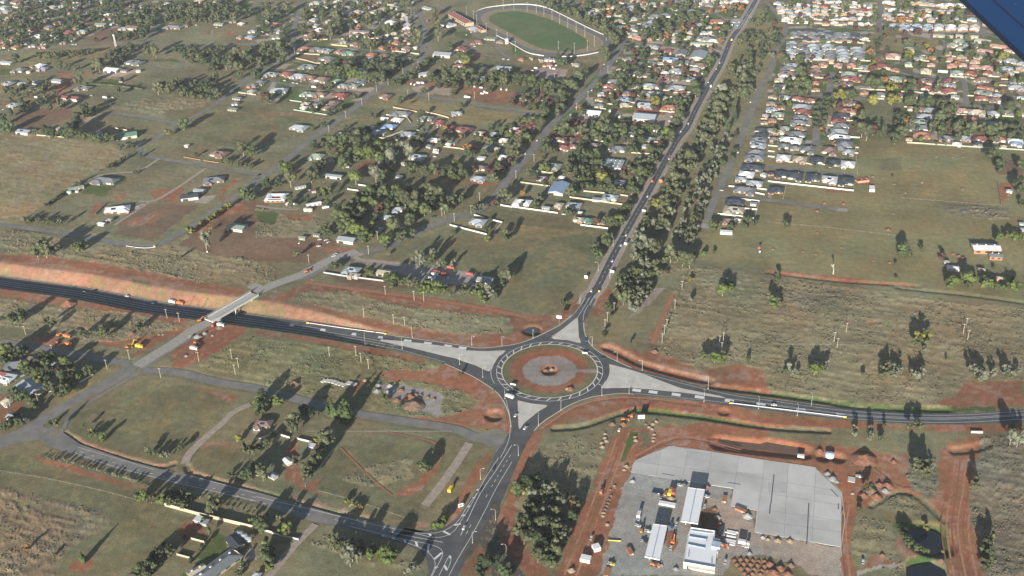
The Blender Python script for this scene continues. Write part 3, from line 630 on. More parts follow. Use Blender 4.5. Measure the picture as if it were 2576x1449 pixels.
for a, b in [((2240, 575), (2225, 590)), ((2200, 660), (2180, 665)), ((2155, 745), (2125, 755)), ((2105, 835), (2065, 845)), ((2060, 925), (1995, 938)), ((1885, 1000), (1955, 1035)), ((1740, 1022), (1760, 1045)), ((1375, 1062), (1388, 1078)), ((1495, 1082), (1505, 1118)), ((1608, 1102), (1625, 1155)), ((1740, 1128), (1728, 1205)), ((1870, 1215), (1795, 1280)), ((1830, 1355), (1795, 1370)), ((1895, 1342), (1920, 1390)), ((1270, 1040), (1285, 1048)), ((1950, 1245), (1958, 1272))]:
    ribbon('road_marking', gp(pts('42', '%d,%d %d,%d' % (*a, *b))), 1.6, blockp, .1, flat=False)
def block(t, x, y, wd=7.5, ln=4.2, ang=None, z=.1):
    X = T(t, x, y); zz = zcut(X[0]) if t == '32' else 0; p = gnd(*X, zz); p2 = gnd(X[0]+10, X[1]+(1.4 if t != '34' else .8), zz); d = (p2-p)[:2]; d = d/np.linalg.norm(d)
    ribbon('road_marking', [p-np.array([*d, 0])*wd/2, p+np.array([*d, 0])*wd/2], ln, blockp, z, flat=False)
for t, x, y in [('32', 375, 375), ('32', 683, 423), ('32', 1000, 467), ('32', 1267, 500), ('32', 1525, 532), ('32', 1727, 557), ('32', 1931, 584), ('32', 2078, 604), ('33', 1255, 1030), ('33', 1420, 1048), ('33', 1652, 1073), ('33', 1885, 1098), ('33', 2187, 1135), ('33', 2505, 1175), ('34', 330, 1230), ('34', 735, 1277)]: block(t, x, y)
pan = [mat('slab_panel_pale', (.43, .43, .43), .75, .06, .1), mat('slab_panel_dull', (.35, .35, .35), .75, .08, .1)]
for i, q in enumerate(['43:2240,575 2480,600 2470,780 2210,740', '43:1770,185 2005,215 1965,360 1740,335', '44:208,325 480,360 460,620 190,600', '44:0,500 195,515 180,620 0,610', '44:445,625 735,660 735,900 430,880', '43:1260,285 1480,220 1460,330 1235,300', '43:2285,255 2530,290 2515,430 2255,400', '44:165,800 430,830 400,1035 160,1040']):
    t, q = q.split(':'); poly('slab_panel', gp(pts(t, q)), pan[i % 2], .262)
poly('far_crossroads', gp(pts('13', '2130,190 2230,205 2340,195 2370,150 2420,160 2390,215 2350,235 2310,290 2240,290 2230,240 2110,215')), mat('pale_bleached_asphalt', (.30, .29, .28), .85, .1, .1), .15)
for a in ('2350,165 2410,90', '2380,165 2430,100', '2260,300 2290,250', '2405,40 2420,20'): line(pts('13', a), .5, z=.2)
for off in (-2.1, 2.1): ribbon('tyre_track', smooth_line([gnd(x, y) for x, y in HWY], 3.0), 1.9, mat('tyre_darkened_asphalt', (.050, .051, .055), .6, .2, .2), .16, off=off, flat=False)
# track oval
trk_out = pts('12', '2200,140 2250,110 2350,80 2576,54')+pts('13', '150,52 260,62 360,88 480,140 620,212 750,278 880,338 960,372 1002,410 1000,445 930,500 800,540 600,562 450,565 300,552 150,520 60,475 0,440')+pts('12', '2500,390 2420,330 2280,240 2210,180')
poly('race_track', gp(trk_out), mat('track_surface', (.125, .12, .125), .9, .1, .1), .05); FLATPOLY.append(gp(trk_out))
trk_in = pts('12', '2576,88 2400,105 2300,145 2275,185 2330,260 2576,375')+pts('13', '60,425 150,470 330,520 600,535 780,518 880,480 910,430 860,380 700,300 400,160 200,105 0,88')
poly('track_verge', gp(trk_in), mat('dry_verge', (.21, .17, .10), .95, .15, .1), .09)
trk_g = pts('12', '2576,112 2430,127 2345,165 2350,215 2400,250 2576,340')+pts('13', '100,400 200,450 300,490 400,507 500,515 600,513 740,485 780,445 745,395 600,300 400,200 200,140 60,112')
poly('grass_oval', gp(trk_g), mat('oval_turf', (.062, .105, .036), .95, .14, .05, alt=(.088, .112, .045)), .13)
ribbon('track_lane', smooth_line(gp(trk_in+[trk_in[0]]), 5), 2.2, mat('inner_lane', (.26, .22, .17), .95), .11, flat=False)
# ponds and slab
poly('pond', gp(pts('44', '1290,975 1370,955 1450,960 1600,985 1700,1010 1765,1080 1765,1170 1700,1225 1650,1245 1560,1215 1480,1180 1390,1090 1300,1020'), -1.2), waterm, 0)
poly('pond', gp(pts('44', '1390,1365 1500,1345 1640,1300 1660,1330 1780,1390 1800,1449 1790,1600 1400,1600'), -1.2), waterm, 0)
poly('basin_water', gp(pts('33', '110,440 130,400 200,390 280,400 290,440 200,465'), -1.4), mat('murky_water', (.05, .06, .06), .15, spec=.5), 0)
poly('trench_floor', gp(pts('43', '2060,60 2160,50 2576,95')+pts('44', '200,130 330,165 370,200 300,240 0,190')+pts('43', '2300,165 2100,140'), -1.6), mat('wet_red_mud', (.12, .075, .055), .6), 0)
slabP = pts('43', '1245,290 1410,215 1590,145 2000,200 2576,290')+pts('44', '430,350 500,390 740,610 735,1160 400,1100 0,1030')+pts('43', '2440,1010 2465,790 2200,745 2230,570 1700,490 1195,405 1215,340')
SG = gp(slabP); FLATPOLY.append(SG); slab = poly('concrete_forecourt', SG, slabm, .25, thick=.3)
jm = mat('slab_joint', (.22, .22, .22), .9)
for s in ['43:1500,190 1450,440', '43:1770,180 1710,485', '43:2010,210 1960,525', '43:2285,250 2235,560', '43:2530,420 2480,780', '44:205,320 160,1050', '44:480,420 440,1105', '43:1240,300 2230,430', '43:1960,370 2576,480', '44:0,480 730,600', '44:0,620 740,740', '44:0,790 735,900', '43:2480,600 2576,620', '44:0,905 735,1010']:
    t, q = s.split(':'); line(pts(t, q), .28, jm, .28, step=50)
dk = mat('drain_grate', (.08, .09, .11), .5)
for s in ['43:1510,420 1630,442', '43:2172,508 2300,530', '44:630,575 705,655', '44:25,720 15,825', '44:60,430 30,720', '44:410,715 395,1040', '44:708,720 708,780', '44:395,1035 388,1130']:
    t, q = s.split(':'); line(pts(t, q), .8, dk, .285, step=50)
line(slabP+[slabP[0]], .45, kerbm, .27, name='kerb', step=50)
build_ground()
for nm, t, x, y in [('the roundabout island', '00', 1384, 931), ('the motorway bridge', '00', 590, 775), ('the concrete forecourt', '44', 200, 600), ('the green racing oval', '13', 200, 300), ('the red-roofed grandstand', '12', 2050, 190), ('the dark pond', '44', 1600, 1090),
  ('the yellow excavator', '31', 1330, 590), ('the white courtyard-roofed house', '22', 200, 530), ('the long cream wall', '41', 2100, 850), ('the fenced paddock cottage', '22', 2230, 790), ('the blue-roofed shed', '23', 470, 450), ('the saw-tooth roofed depot', '23', 1000, 195), ('the big grey warehouse', '13', 1330, 1180),
  ('the far crossroads', '13', 2280, 215), ('the two pink-roofed blocks', '14', 770, 655), ('the empty school field', '14', 1150, 1150), ('the red-walled barn', '24', 2195, 1040), ('the dead white tree', '24', 655, 1310), ('the brick rubble shell', '24', 950, 375), ('the new lane end', '24', 740, 665),
  ('the dirt riding ring', '12', -100, 1250), ('the tall lattice tower', '11', 1180, 535), ('the long hedge', '11', 1150, 880), ('the red-roofed white shed', '11', 715, 990), ('the curved lane guardrail', '21', 1420, 1040), ('the red-soil white farmhouse', '21', 1180, 660), ('the cream-ended black shed', '21', 1910, 530), ('the lane bend', '21', 1500, 1010),
  ('the red truck yard', '22', 1850, 1300), ('the old pine pair', '32', 830, 1200), ('the teal shed', '31', 310, 1000), ('the north-arm road sign', '33', 475, 240), ('the bottom-edge gum copse', '43', 300, 900), ('the white-roofed service building', '43', 1900, 1180), ('the retention basin', '44', 200, 150), ('the leaning streetlight row', '42', 2300, 900),
  ('the caravan park corner', '12', 1215, 925), ('the caravan park', '13', 180, 1010), ('the cream-fenced cul-de-sac', '12', 1650, 1270), ('the pine grove', '12', 900, 720), ('the orange-brick flats', '12', 1050, 330), ('the white lane hall', '13', 815, 1135), ('the blue-grey workshops', '13', 1870, 560), ('the olive-roofed row', '13', 1910, 445),
  ('the brown-gabled hall', '11', 1340, 280), ('the grey-roofed homestead', '11', 1350, 630), ('the far left corner', '11', 100, 100), ('the grey terrace rows', '14', 560, 350), ('the oval reserve', '14', 1430, 440), ('the pink terrace', '14', 2320, 460), ('the aircraft wing tip', '14', 2300, 270), ('the northern crossroads', '14', 1110, 300), ('the bent street', '14', 1990, 940), ('the lone container', '24', 1045, 455), ('the scrubland pole group', '34', 680, 560), ('the wide dirt track', '44', 1900, 700), ('the stockpile rows', '43', 2400, 1350), ('the lone green sapling', '41', 820, 1260), ('the paddock-edge house row', '24', 600, 380)]:
    q = gnd(*T(t, x, y)); LANDS.append((nm, q[0], q[1]))
# ------------------------------------------------------------------ buildings
ROOF = dict(w=('white', (.52, .53, .55)), s=('pale grey', (.245, .275, .30)), g=('mid grey', (.135, .148, .16)), d=('dark slate', (.045, .052, .065)), n=('sage green', (.19, .235, .20)), e=('deep green', (.10, .20, .15)), r=('red', (.19, .068, .062)),
  p=('salmon pink', (.32, .185, .165)), o=('orange tile', (.225, .11, .075)), b=('brown tile', (.16, .11, .092)), c=('cream', (.34, .31, .24)), u=('blue', (.17, .24, .36)))
WALL = dict(c=('cream', (.29, .255, .185)), k=('orange brick', (.28, .14, .08)), w=('white', (.38, .37, .34)), t=('tan brick', (.23, .185, .145)))
RM = {k: mat(v[0].replace(' ', '_').replace('-', '_')+'_roof', v[1], .55 if k in 'wsgdnecu' else .8, .10, .25, spec=.35, rnd=.14) for k, v in ROOF.items()}
WM = {k: mat(v[0].replace(' ', '_')+'_wall', v[1], .85, .10, .5, rnd=.1) for k, v in WALL.items()}
glass = mat('window_glass', (.03, .04, .055), .15, .1, 1, spec=.6); doorm = mat('garage_door', (.55, .52, .47), .6, .08, .6, rnd=.3); solar = mat('solar_glass', (.02, .028, .06), .25, .1, 1, spec=.6)
darkm = mat('dark_opening', (.03, .03, .03), .9)
def roof_geo(mb, cx, cy, w, d, z0, pitch, kind, over=.5):
    a, b = w/2+over, d/2+over
    if kind == 'F':
        return mb.box(cx, cy, z0+.15, 2*a, 2*b, .3)
    if kind == 'h':
        m = min(a, b); hgt = m*pitch
        r = [(-a+m, 0), (a-m, 0)] if a >= b else [(0, -b+m), (0, b-m)]
    else:
        if a >= b: r = [(-a, 0), (a, 0)]; hgt = b*pitch
        else: r = [(0, -b), (0, b)]; hgt = a*pitch
    V = [(cx+x, cy+y, z0) for x, y in ((-a, -b), (a, -b), (a, b), (-a, b))]+[(cx+x, cy+y, z0+hgt) for x, y in r]
    V += [(v[0], v[1], z0-.15) for v in V[:4]]
    if a >= b: F = [(0, 1, 5, 4), (2, 3, 4, 5), (1, 2, 5), (3, 0, 4)]
    else: F = [(1, 2, 5, 4), (3, 0, 4, 5), (0, 1, 4), (2, 3, 5)]
    F += [(6, 7, 1, 0), (7, 8, 2, 1), (8, 9, 3, 2), (9, 6, 0, 3), (9, 8, 7, 6)]
    return mb.add(V, F)
def house_blocks(w, d, R, kind):
    if kind in 'GF' : return [(0, 0, w, d)]
    B = [(0, d*.12, w, d*.70)]; s = R.choice((-1, 1)); ww = w*R.uniform(.38, .5)
    B.append((s*(w/2-ww/2-.2), -d*.22, ww-.4, d*.56))
    if R.random() < .45: B.append((-s*w*.28, d*.3, w*.34, d*.42))
    return B
def house_geo(w, d, h, kind, R):
    B = house_blocks(w, d, R, kind); wl = MB(); rf = MB(); pitch = .38 if kind == 'h' else (.26 if kind == 'G' else 0)
    for i, (x, y, bw, bd) in enumerate(B):
        hh = h-i*.06; wl.box(x, y, hh/2, bw, bd, hh); roof_geo(rf, x, y, bw, bd, hh, pitch, 'h' if kind == 'h' else kind, .75-.06*i)
        if kind == 'G':           # gable ends close the walls
            a, b = bw/2, bd/2
            if a >= b:
                for s in (-1, 1): wl.add([(x+s*a, y-b, hh), (x+s*a, y+b, hh), (x+s*a, y, hh+b*pitch)], [(0, 1, 2) if s > 0 else (1, 0, 2)])
            else:
                for s in (-1, 1): wl.add([(x-a, y+s*b, hh), (x+a, y+s*b, hh), (x, y+s*b, hh+a*pitch)], [(1, 0, 2) if s > 0 else (0, 1, 2)])
    return B, wl, rf
def full_house(p, w, d, C_, kind, wall, rz, R, name=None, cat=None, label=None, h=None):
    shed = kind in 'GF'; h = h or (2.45 if not shed else min(5.2, 2.7+w*.05))
    root = empty(name or ('shed' if shed else 'house'), (p[0], p[1], 0), rz)
    B, wl, rf = house_geo(w, d, h, kind, R)
    wl.build('wall', WM[wall], root); ro = rf.build('roof', RM[C_], root)
    wall_y = min(y-bd/2 for x, y, bw, bd in B); x1, y1, bw1, bd1 = B[0]; bx = B[1] if len(B) > 1 else B[0]
    fz = h*.52
    def front(nm, x, yy, ww, hh, m, zc=None): MB().box(x, yy-.03, zc or fz, ww, .1, hh).build(nm, m, root)
    def side(nm, x, y, ww, hh, m): MB().box(x+.03, y, fz, .1, ww, hh).build(nm, m, root)
    yb = bx[1]-bx[3]/2; ym = y1-bd1/2; sgn = -1 if bx[0] > 0 else 1
    if shed:
        n = max(1, int(w/7))
        for i in range(n): front('roller_door', (i-(n-1)/2)*w/n, -d/2, w/n*.6, h*.72, doorm if i % 2 else darkm, h*.37)
        side('window', w/2, 0, d*.2, .9, glass)
    else:
        front('window', bx[0]-bx[2]*.0, yb, bx[2]*.5, 1.3, glass)
        front('window', sgn*w*.08, ym, w*.14, 1.3, glass); front('door', sgn*w*.2, ym, 1.1, 2.1, doorm, 1.06); front('window', sgn*w*.38, ym, w*.15, 1.3, glass)
        side('window', w/2, y1+d*.05, 1.8, 1.3, glass)
        if R.random() < .5: front('garage_door', sgn*w*.30, ym-.06, min(5, w*.24), 2.2, doorm, 1.12)
        if R.random() < .3: MB().box(w*.2, y1+bd1*.1, h+.38*bd1*.5+.2, .8, .8, 1.3).build('chimney', WM['k'], ro)
        if R.random() < .35: MB().box(-sgn*w*.1, ym-1.4, h-.25, w*.4, 2.6, .12).build('verandah', RM[C_], root)
    if R.random() < (.34 if not shed else .15) and kind != 'F':
        pit = .38 if kind == 'h' else .26; b = bd1/2+.5; sx = min(5.5, w*.3); t0, t1 = .38*b, .8*b
        V = [(-sx/2, -b+t0, h+t0*pit+.12), (sx/2, -b+t0, h+t0*pit+.12), (sx/2, -b+t1, h+t1*pit+.12), (-sx/2, -b+t1, h+t1*pit+.12)]
        off = y1-R.uniform(0, .2); xo = R.uniform(-.15, .15)*w if bd1 <= w else 0
        V = [(x+xo, y+off, z) for x, y, z in V]; V += [(x, y, z-.08) for x, y, z in V]
        if bd1 < w: mesh_obj('solar_panel', V, [(0, 1, 2, 3), (4, 5, 1, 0), (5, 6, 2, 1), (6, 7, 3, 2), (7, 4, 0, 3)], solar, ro)
    cat = cat or ('shed' if shed else 'house')
    shape = {'h': 'hip-roofed', 'G': 'gable-roofed', 'F': 'flat-roofed'}[kind]
    size = ''
    tag(root, label, cat, 'sheds' if shed else 'houses')
    if label is None: reg('%s%s %s %s with %s walls' % (size, ROOF[C_][0], shape, cat, WALL[wall][0]), p, root)
    return root
HS = '''11 170 15 90 b;170 60 80 b;40 75 90 s;50 120 100 s;235 100 70 s;130 165 100 o;30 210 110 s;530 70 80 s;455 110 50 w;620 60 50 s;745 95 80 g;810 170 60 o;770 60 60 s;900 125 60 s;1040 130 60 g;1080 145 50 w;1170 135 60 s;1290 130 80 c;1400 120 80 s;1090 185 70 r;1230 60 50 o;1330 60 40 c;1160 235 80 s;1020 245 120 nG;900 260 70 o;765 285 80 o;740 250 50 b;590 230 80 b;490 275 80 g;340 295 80 o;430 240 60 g;270 210 60 g;350 180 60 n;440 210 60 c;480 175 40 s;680 325 120 r;825 320 100 s;1340 280 140 bG;1240 290 80 s;385 365 110 w;190 260 70 b;520 340 60 b;730 400 80 c;550 400 70 s;640 430 60 g;115 390 80 o;30 470 70 o;160 475 80 o;90 440 60 c;30 340 60 g;20 420 50 r;440 435 60 s;560 370 50 g
11 1740 275 190 gk;1870 260 60 g;2210 240 100 nG;2350 215 70 g;2425 240 70 w;2540 315 70 s;2415 375 70 g;2515 375 100 u;1930 30 60 s;1680 35 60 s;2000 10 90 c;2180 15 70 g
11 60 630 140 wF;190 705 110 g;400 660 90 w;430 695 90 u;320 670 40 b;80 840 110 s;235 840 90 sG;360 830 90 sG;585 810 110 sG;325 895 60 w;130 1060 110 s;1350 630 200 g;1135 705 150 wG;1255 710 70 gG;835 885 150 gk;715 990 200 rG;250 1325 140 sG;600 1295 50 s;1010 1345 110 uG;1270 1365 200 eG;2540 860 90 gk;2530 920 80 s;2390 985 90 gG;2370 1040 60 g;2350 1095 100 gG
12 600 30 100 s;610 85 90 s;690 10 50 g;820 20 80 w;150 205 100 s;190 245 120 o;225 320 80 s;210 375 80 g;590 150 60 b;580 200 80 s;590 255 90 s;640 300 100 w;535 340 80 o;640 375 110 ok;520 385 80 b;740 215 70 c;1010 215 60 w;1015 250 100 bk;1010 290 80 ok;1050 325 220 gGk;1050 365 220 gG;920 130 90 s;1020 115 80 s;1115 115 90 s;1205 115 90 n;1290 90 80 n;1395 75 100 n;1370 40 90 c;1200 55 70 o;1130 60 50 o;1460 150 120 c;1510 180 90 s;1515 215 90 s;1520 250 90 s;1520 285 80 w;1350 225 100 w;1530 320 60 g;1500 360 110 c;1390 335 60 c;1320 355 40 w;1225 340 40 g;1000 445 110 bk;885 425 60 s;1320 415 70 s;1410 430 80 o;1525 430 70 o;1500 395 100 b;1265 480 60 o;1345 475 70 r;1410 500 70 r;1520 485 120 b;1600 480 50 w
12 490 490 130 ok;610 495 120 g;705 510 130 s;850 520 120 b;935 535 120 e;720 590 150 g;520 670 170 g;1160 550 100 ok;1290 560 90 b;1150 600 160 s;1520 590 90 c;1330 605 80 n;1420 610 130 n;1250 635 70 e;1090 705 140 u
12 150 750 150 sk;305 745 130 r;425 765 150 s;530 780 130 b;660 800 150 b;825 815 110 e;1060 820 130 g;870 860 80 n;965 865 140 nk;40 830 110 g;230 910 180 s;515 945 130 n;640 950 130 b;850 960 150 rk;750 1040 170 bk;500 1045 80 c;600 1060 100 g;480 1085 70 w;720 1090 120 b;1300 970 120 bk;430 1285 190 s
12 1725 80 100 sG;1930 245 160 sG;1885 550 190 sG;1705 745 170 sG;2060 490 130 r;2050 625 80 w;2065 665 180 rG;2230 425 120 bk;2360 385 120 nF;2190 290 150 sk;2460 420 80 gk;2500 690 160 sG;2260 780 110 sG;2350 785 60 cG
12 1455 1145 200 g;1300 1190 80 wG;1420 1205 120 w;1710 1190 150 g;1830 1230 130 r;2020 1140 110 s;1340 1275 140 u;1235 1335 150 s;1520 1350 150 sk;1600 1385 120 g;1175 1275 40 wG;2090 1305 190 r;1950 1280 100 r;2245 1340 100 c;2400 1350 90 s;1790 1410 120 w;1970 1415 140 g;850 1350 100 s;2490 1410 80 w
13 870 30 100 c;1080 15 70 r;950 10 80 n;830 105 120 c;790 140 140 s;830 170 110 r;960 155 80 r;1080 210 90 n;960 225 100 o;1225 190 80 s;1330 170 90 c;1440 165 130 g;1540 155 130 g;1410 220 90 u;1240 10 100 c;1320 30 100 o;1420 40 80 n;1540 20 80 b;1650 40 70 r;1720 20 80 g;1180 100 80 s;1350 75 80 s;1640 90 60 g;1060 270 110 s;1230 270 200 g;1370 255 160 g;1810 115 120 g;1920 150 130 s;2050 215 200 ok;1690 150 60 s;1900 15 80 c;1990 50 80 g;2080 20 100 c;2250 20 110 w;2160 60 80 s;1880 40 70 w;1790 265 80 w;1900 250 90 s;1980 270 60 s;1800 325 80 s;1930 330 70 s;2010 335 90 w;2080 325 60 w;1660 350 90 w;1780 380 90 c;1640 385 70 n;1500 370 100 o;1230 350 90 n;1260 380 100 p;1390 395 50 p;1620 410 60 c;1350 350 60 n;1240 300 60 s;1500 300 80 s;1930 390 190 g;2020 410 90 w;1910 448 220 nG;1150 320 40 r
13 1280 470 70 s;1440 475 80 s;1430 525 80 g;1560 510 110 r;1710 535 100 gGt;1880 560 150 sGk;1600 600 150 uG;1700 630 170 gG;1480 585 90 s;1170 640 100 s;1180 590 100 g;1580 660 110 ok;1190 680 120 b;1490 695 110 p;1410 640 80 n;1300 640 70 g;1650 710 130 s;1840 700 100 s;1810 740 90 r;1260 745 130 s;1370 755 100 b;1490 770 60 b;1540 770 110 b;1680 785 130 b;1810 800 120 g;1080 705 60 c;1540 735 80 w;1890 655 130 b
13 1020 820 130 g;980 865 120 ok;960 910 100 b;910 945 90 s;880 1000 90 b;880 1060 90 g;1260 865 110 n;1380 860 120 s;1500 875 120 sk;1660 885 170 s;1710 935 80 o;1160 940 90 g;1420 945 190 sk;1140 1000 120 u;1540 985 60 n;1660 990 90 s;1330 1060 210 s;1130 1055 100 c;1580 1080 150 ok;815 1135 170 wG;1340 1180 230 sG;700 1310 150 c;1190 1350 80 s;1370 1400 140 n;560 1410 140 b;450 1400 120 b;200 1200 120 s;60 1330 130 o;20 1300 80 w;645 650 80 n;380 600 100 sG;365 650 100 r;300 610 40 s;95 595 60 o;200 590 30 n;2540 1230 70 b;2510 1310 130 d;2510 1360 130 d;2480 1410 160 g;2550 1160 60 s
14 705 655 80 p;840 655 80 p;970 675 110 n;1140 665 140 r;200 690 150 g;190 740 170 b;160 770 100 w;120 805 100 c;115 870 110 w;280 790 60 w;480 675 90 p;480 710 110 b;470 745 110 b;480 830 70 o;480 900 80 o;240 655 120 s;560 640 90 b;815 745 140 n;840 790 180 r;950 765 60 w;790 845 130 b;760 880 90 o;1280 700 80 bk;1280 790 130 n;1420 640 80 n;1590 710 100 c;1760 715 90 w;1900 730 120 n;2040 735 110 rk;2210 735 80 r;2420 740 100 s;1590 810 130 b;1830 810 110 r;1830 855 110 s;1600 885 110 r;1690 910 110 r;1820 915 140 r;1400 800 60 b;970 925 80 b;1120 950 130 g;1310 955 90 b;1440 955 130 b;1590 975 110 s;1710 985 110 b;1880 970 80 n;2160 800 130 b;2190 880 150 r;2160 930 140 n;2320 910 60 n;2500 820 120 s;2500 880 150 s;2550 790 80 o;2150 985 120 r;2290 1005 120 b;2310 960 80 s;2440 1000 80 g;2540 980 60 s
14 1840 600 100 p;2080 620 90 p;2080 670 100 p;1850 660 90 p;1960 650 70 p;1950 570 90 nk;1830 540 90 nk;1860 450 110 nk;1950 490 100 n;2040 450 130 n;1420 490 90 n;1260 560 140 p;1640 650 70 p;1520 580 100 n;1640 575 90 nk;2200 680 110 p;2400 690 110 s;2540 690 80 s;2320 610 130 s;2440 610 120 s;2550 640 80 s;2190 510 150 p;2320 460 150 p;2450 515 150 p;1760 360 180 cG;2000 370 200 cG;2160 415 130 cG;1920 410 100 n;2110 570 80 n
14 240 430 100 s;240 462 100 g;235 500 100 s;230 535 100 s;225 570 100 s;370 490 100 g;370 522 100 g;365 555 100 g;360 585 100 s;455 460 110 s;460 490 110 s;500 520 110 s;495 550 110 s;490 578 100 s;600 460 110 s;605 490 110 s;630 530 100 g;625 560 100 g;620 590 100 g;735 480 110 g;745 510 110 s;765 540 110 s;760 568 110 s;755 596 110 s;895 490 120 s;900 518 120 s;920 548 110 g;915 578 110 g;980 390 60 w
14 50 970 90 b;170 980 110 s;300 990 120 r;430 1010 100 o;30 1040 90 g;340 1075 180 s;130 1080 80 r;40 1100 110 s;350 1125 150 r;100 1150 120 n;330 1180 140 g;310 1235 160 g;40 1210 90 b;320 1290 100 o;170 1290 90 n;110 1330 110 c;290 1350 170 g;30 1310 90 g;230 1410 210 w;60 1400 80 g;730 1030 110 b;850 1035 110 b;800 1120 170 ok;740 1165 160 d;710 1220 140 r;860 1245 50 r;740 1265 150 g;715 1325 170 s;720 1385 200 w;760 1430 170 d
14 1480 1095 140 p;1630 1105 120 s;1590 1175 170 s;1560 1230 160 nk;1530 1285 200 g;1550 1355 160 o;1420 1400 60 p;1790 1390 130 g;1970 1390 130 sk;2150 1395 130 r;2325 1400 120 o;2490 1420 130 w;1950 1110 120 p;2100 1130 150 c;2270 1140 110 s;2020 1205 190 ok;2020 1260 60 r;2180 1240 90 n;2300 1250 120 s;2410 1130 100 g;2550 1140 60 n;2450 1270 100 r
24 160 20 100 g;270 40 90 g;400 55 140 g;620 65 150 b;810 80 110 sk;770 10 150 g;155 140 130 w;320 155 130 c;490 165 130 d;655 190 130 d;805 205 130 w;130 305 120 d;275 325 145 d;450 340 140 d;620 360 140 w;785 375 150 d;80 465 150 dk;30 300 60 d;1900 0 80 w;2110 0 80 d;2370 25 50 c;2500 0 100 u
24 1800 1185 40 s;1865 1245 110 wG;2555 800 40 sG;2570 855 50 uG;2330 1350 50 c;2430 470 50 s;2150 1265 60 c
23 520 35 130 rw;610 20 80 r;820 10 90 g;1070 50 160 g;1355 20 90 s;400 225 190 nk;660 255 80 nk;310 350 130 s;500 335 60 w;470 450 170 uG;100 590 180 w;470 620 80 c;345 640 80 sG;620 620 150 s;850 555 80 sF;985 540 160 s;670 760 110 ck;760 770 110 e;900 785 80 gk;1080 385 110 w
23 2480 15 150 s;2460 85 160 g;2440 140 190 gt;2420 240 220 d;2360 305 150 w;2440 395 160 sk;2340 465 220 gt;2240 590 190 d;2230 665 200 c;2180 775 120 bk;2270 765 60 w;2430 600 60 sF;2530 305 60 s
21 1055 370 260 gt;760 440 150 nG;2150 365 210 g;1910 530 170 dGw;2010 465 110 sG;1180 660 240 w;1025 800 70 wG;2390 840 180 nGw;2200 100 190 bk;1880 15 40 wF;1100 765 50 s
22 605 125 150 nw;790 325 180 sG;765 165 60 sF;445 430 110 sG;580 600 150 wG;580 470 40 rF;1430 660 130 s;1330 740 140 s;1215 860 130 n;920 960 190 sG;615 910 70 gG;470 940 70 nG;960 1270 170 s;1300 1295 160 cG;985 1325 110 c;2310 1370 170 sG;1620 135 170 s;1500 195 70 cG;1440 330 60 sF;2260 240 130 b;2240 350 160 s;2230 785 170 s;2480 130 90 w;2340 40 130 g;1930 5 70 w;2210 35 80 ok;2420 50 60 c;1740 20 60 g;2270 140 80 wF;335 600 60 w;1380 1285 50 cF
31 160 780 210 g;350 710 120 bG;540 770 90 nw;40 860 110 rG;130 880 110 sG;60 925 120 w;310 1010 260 sG;70 1140 110 c;140 1290 120 sG
32 70 1370 170 b
41 2365 1110 190 dG;2010 880 90 wF;2060 905 50 sF
42 560 140 40 wF;320 290 90 wG;170 435 90 sG;10 400 60 sG;10 1440 50 s'''
ROWS = '''14 95 30 390 60 4 70 swgw;14 130 75 390 85 4 70 wscs;14 140 110 395 120 4 75 swsu;14 170 150 400 160 4 70 ssw;14 180 190 370 205 3 80 wsw;14 490 15 860 25 6 70 gsws;14 480 60 1040 60 7 75 swrs;14 480 95 860 110 5 75 gss;14 480 140 1030 145 7 80 sscw;14 500 180 1030 190 7 80 sgsw;14 500 225 1010 240 7 75 sbwc;14 850 105 1040 105 3 90 uor;14 1200 20 1600 35 6 80 wcsc;14 1640 50 2020 60 5 80 csww;14 1250 100 1850 115 6 90 swcs;14 1200 150 1600 155 4 80 swc;14 1240 190 2050 200 7 80 swws;14 1260 250 2080 265 8 90 sscw;14 1250 285 2070 295 8 90 wsuw;14 2200 250 2400 330 3 70 scg
14 300 315 600 322 4 95 gd;14 260 340 880 345 8 95 gdg;14 270 368 880 372 8 95 ggd;14 300 398 860 402 7 95 dgg
13 1850 5 2350 20 6 80 cwg;13 1080 130 1300 140 3 80 csn;13 900 70 1300 80 5 80 csn
11 30 20 1150 20 10 60 sgb;11 560 110 700 120 2 60 gb;11 200 330 330 330 2 60 bg;11 250 430 420 480 3 60 gbs;11 1150 30 1600 80 6 60 gsb
12 1000 20 1600 20 6 60 bng;12 700 60 1150 80 5 60 bsn;12 860 180 1000 190 2 60 so
23 2300 350 2300 350 1 100 s'''
hl = []
RH = random.Random(5)
for ln in HS.split('\n'):
    t, rest = ln.split(' ', 1)
    for e in rest.split(';'):
        x, y, ww, c = e.split(); hl.append((t, float(x), float(y), float(ww), c))
for ln in ROWS.split('\n'):
    for e in ln.split(';'):
        t, x0, y0, x1, y1, n, ww, cs = e.split(); n = int(n)
        for i in range(n):
            u = i/max(1, n-1); hl.append((t, float(x0)+(float(x1)-float(x0))*u+RH.uniform(-6, 6), float(y0)+(float(y1)-float(y0))*u+RH.uniform(-5, 5), float(ww)*RH.uniform(.85, 1.15), RH.choice(cs)))
SPECIAL_ROT = {('32', 70): .2, ('31', 310): -.45, ('31', 160): .5, ('41', 2365): -.55, ('42', 320): -.5, ('42', 170): -.3, ('12', 1705): .7, ('12', 1930): -.5, ('22', 580): .75, ('22', 445): .75, ('21', 1910): .55, ('21', 760): .75, ('21', 1180): .55, ('21', 2150): .5, ('11', 1270): .7, ('11', 1350): 0, ('22', 1430): .4, ('12', 2190): -.35, ('14', 2190): -.3, ('14', 2320): -.3, ('14', 2450): -.3, ('14', 2160): -.35, ('12', 1725): -.5, ('12', 230): .35, ('12', 2020): .4, ('24', 950): .4}
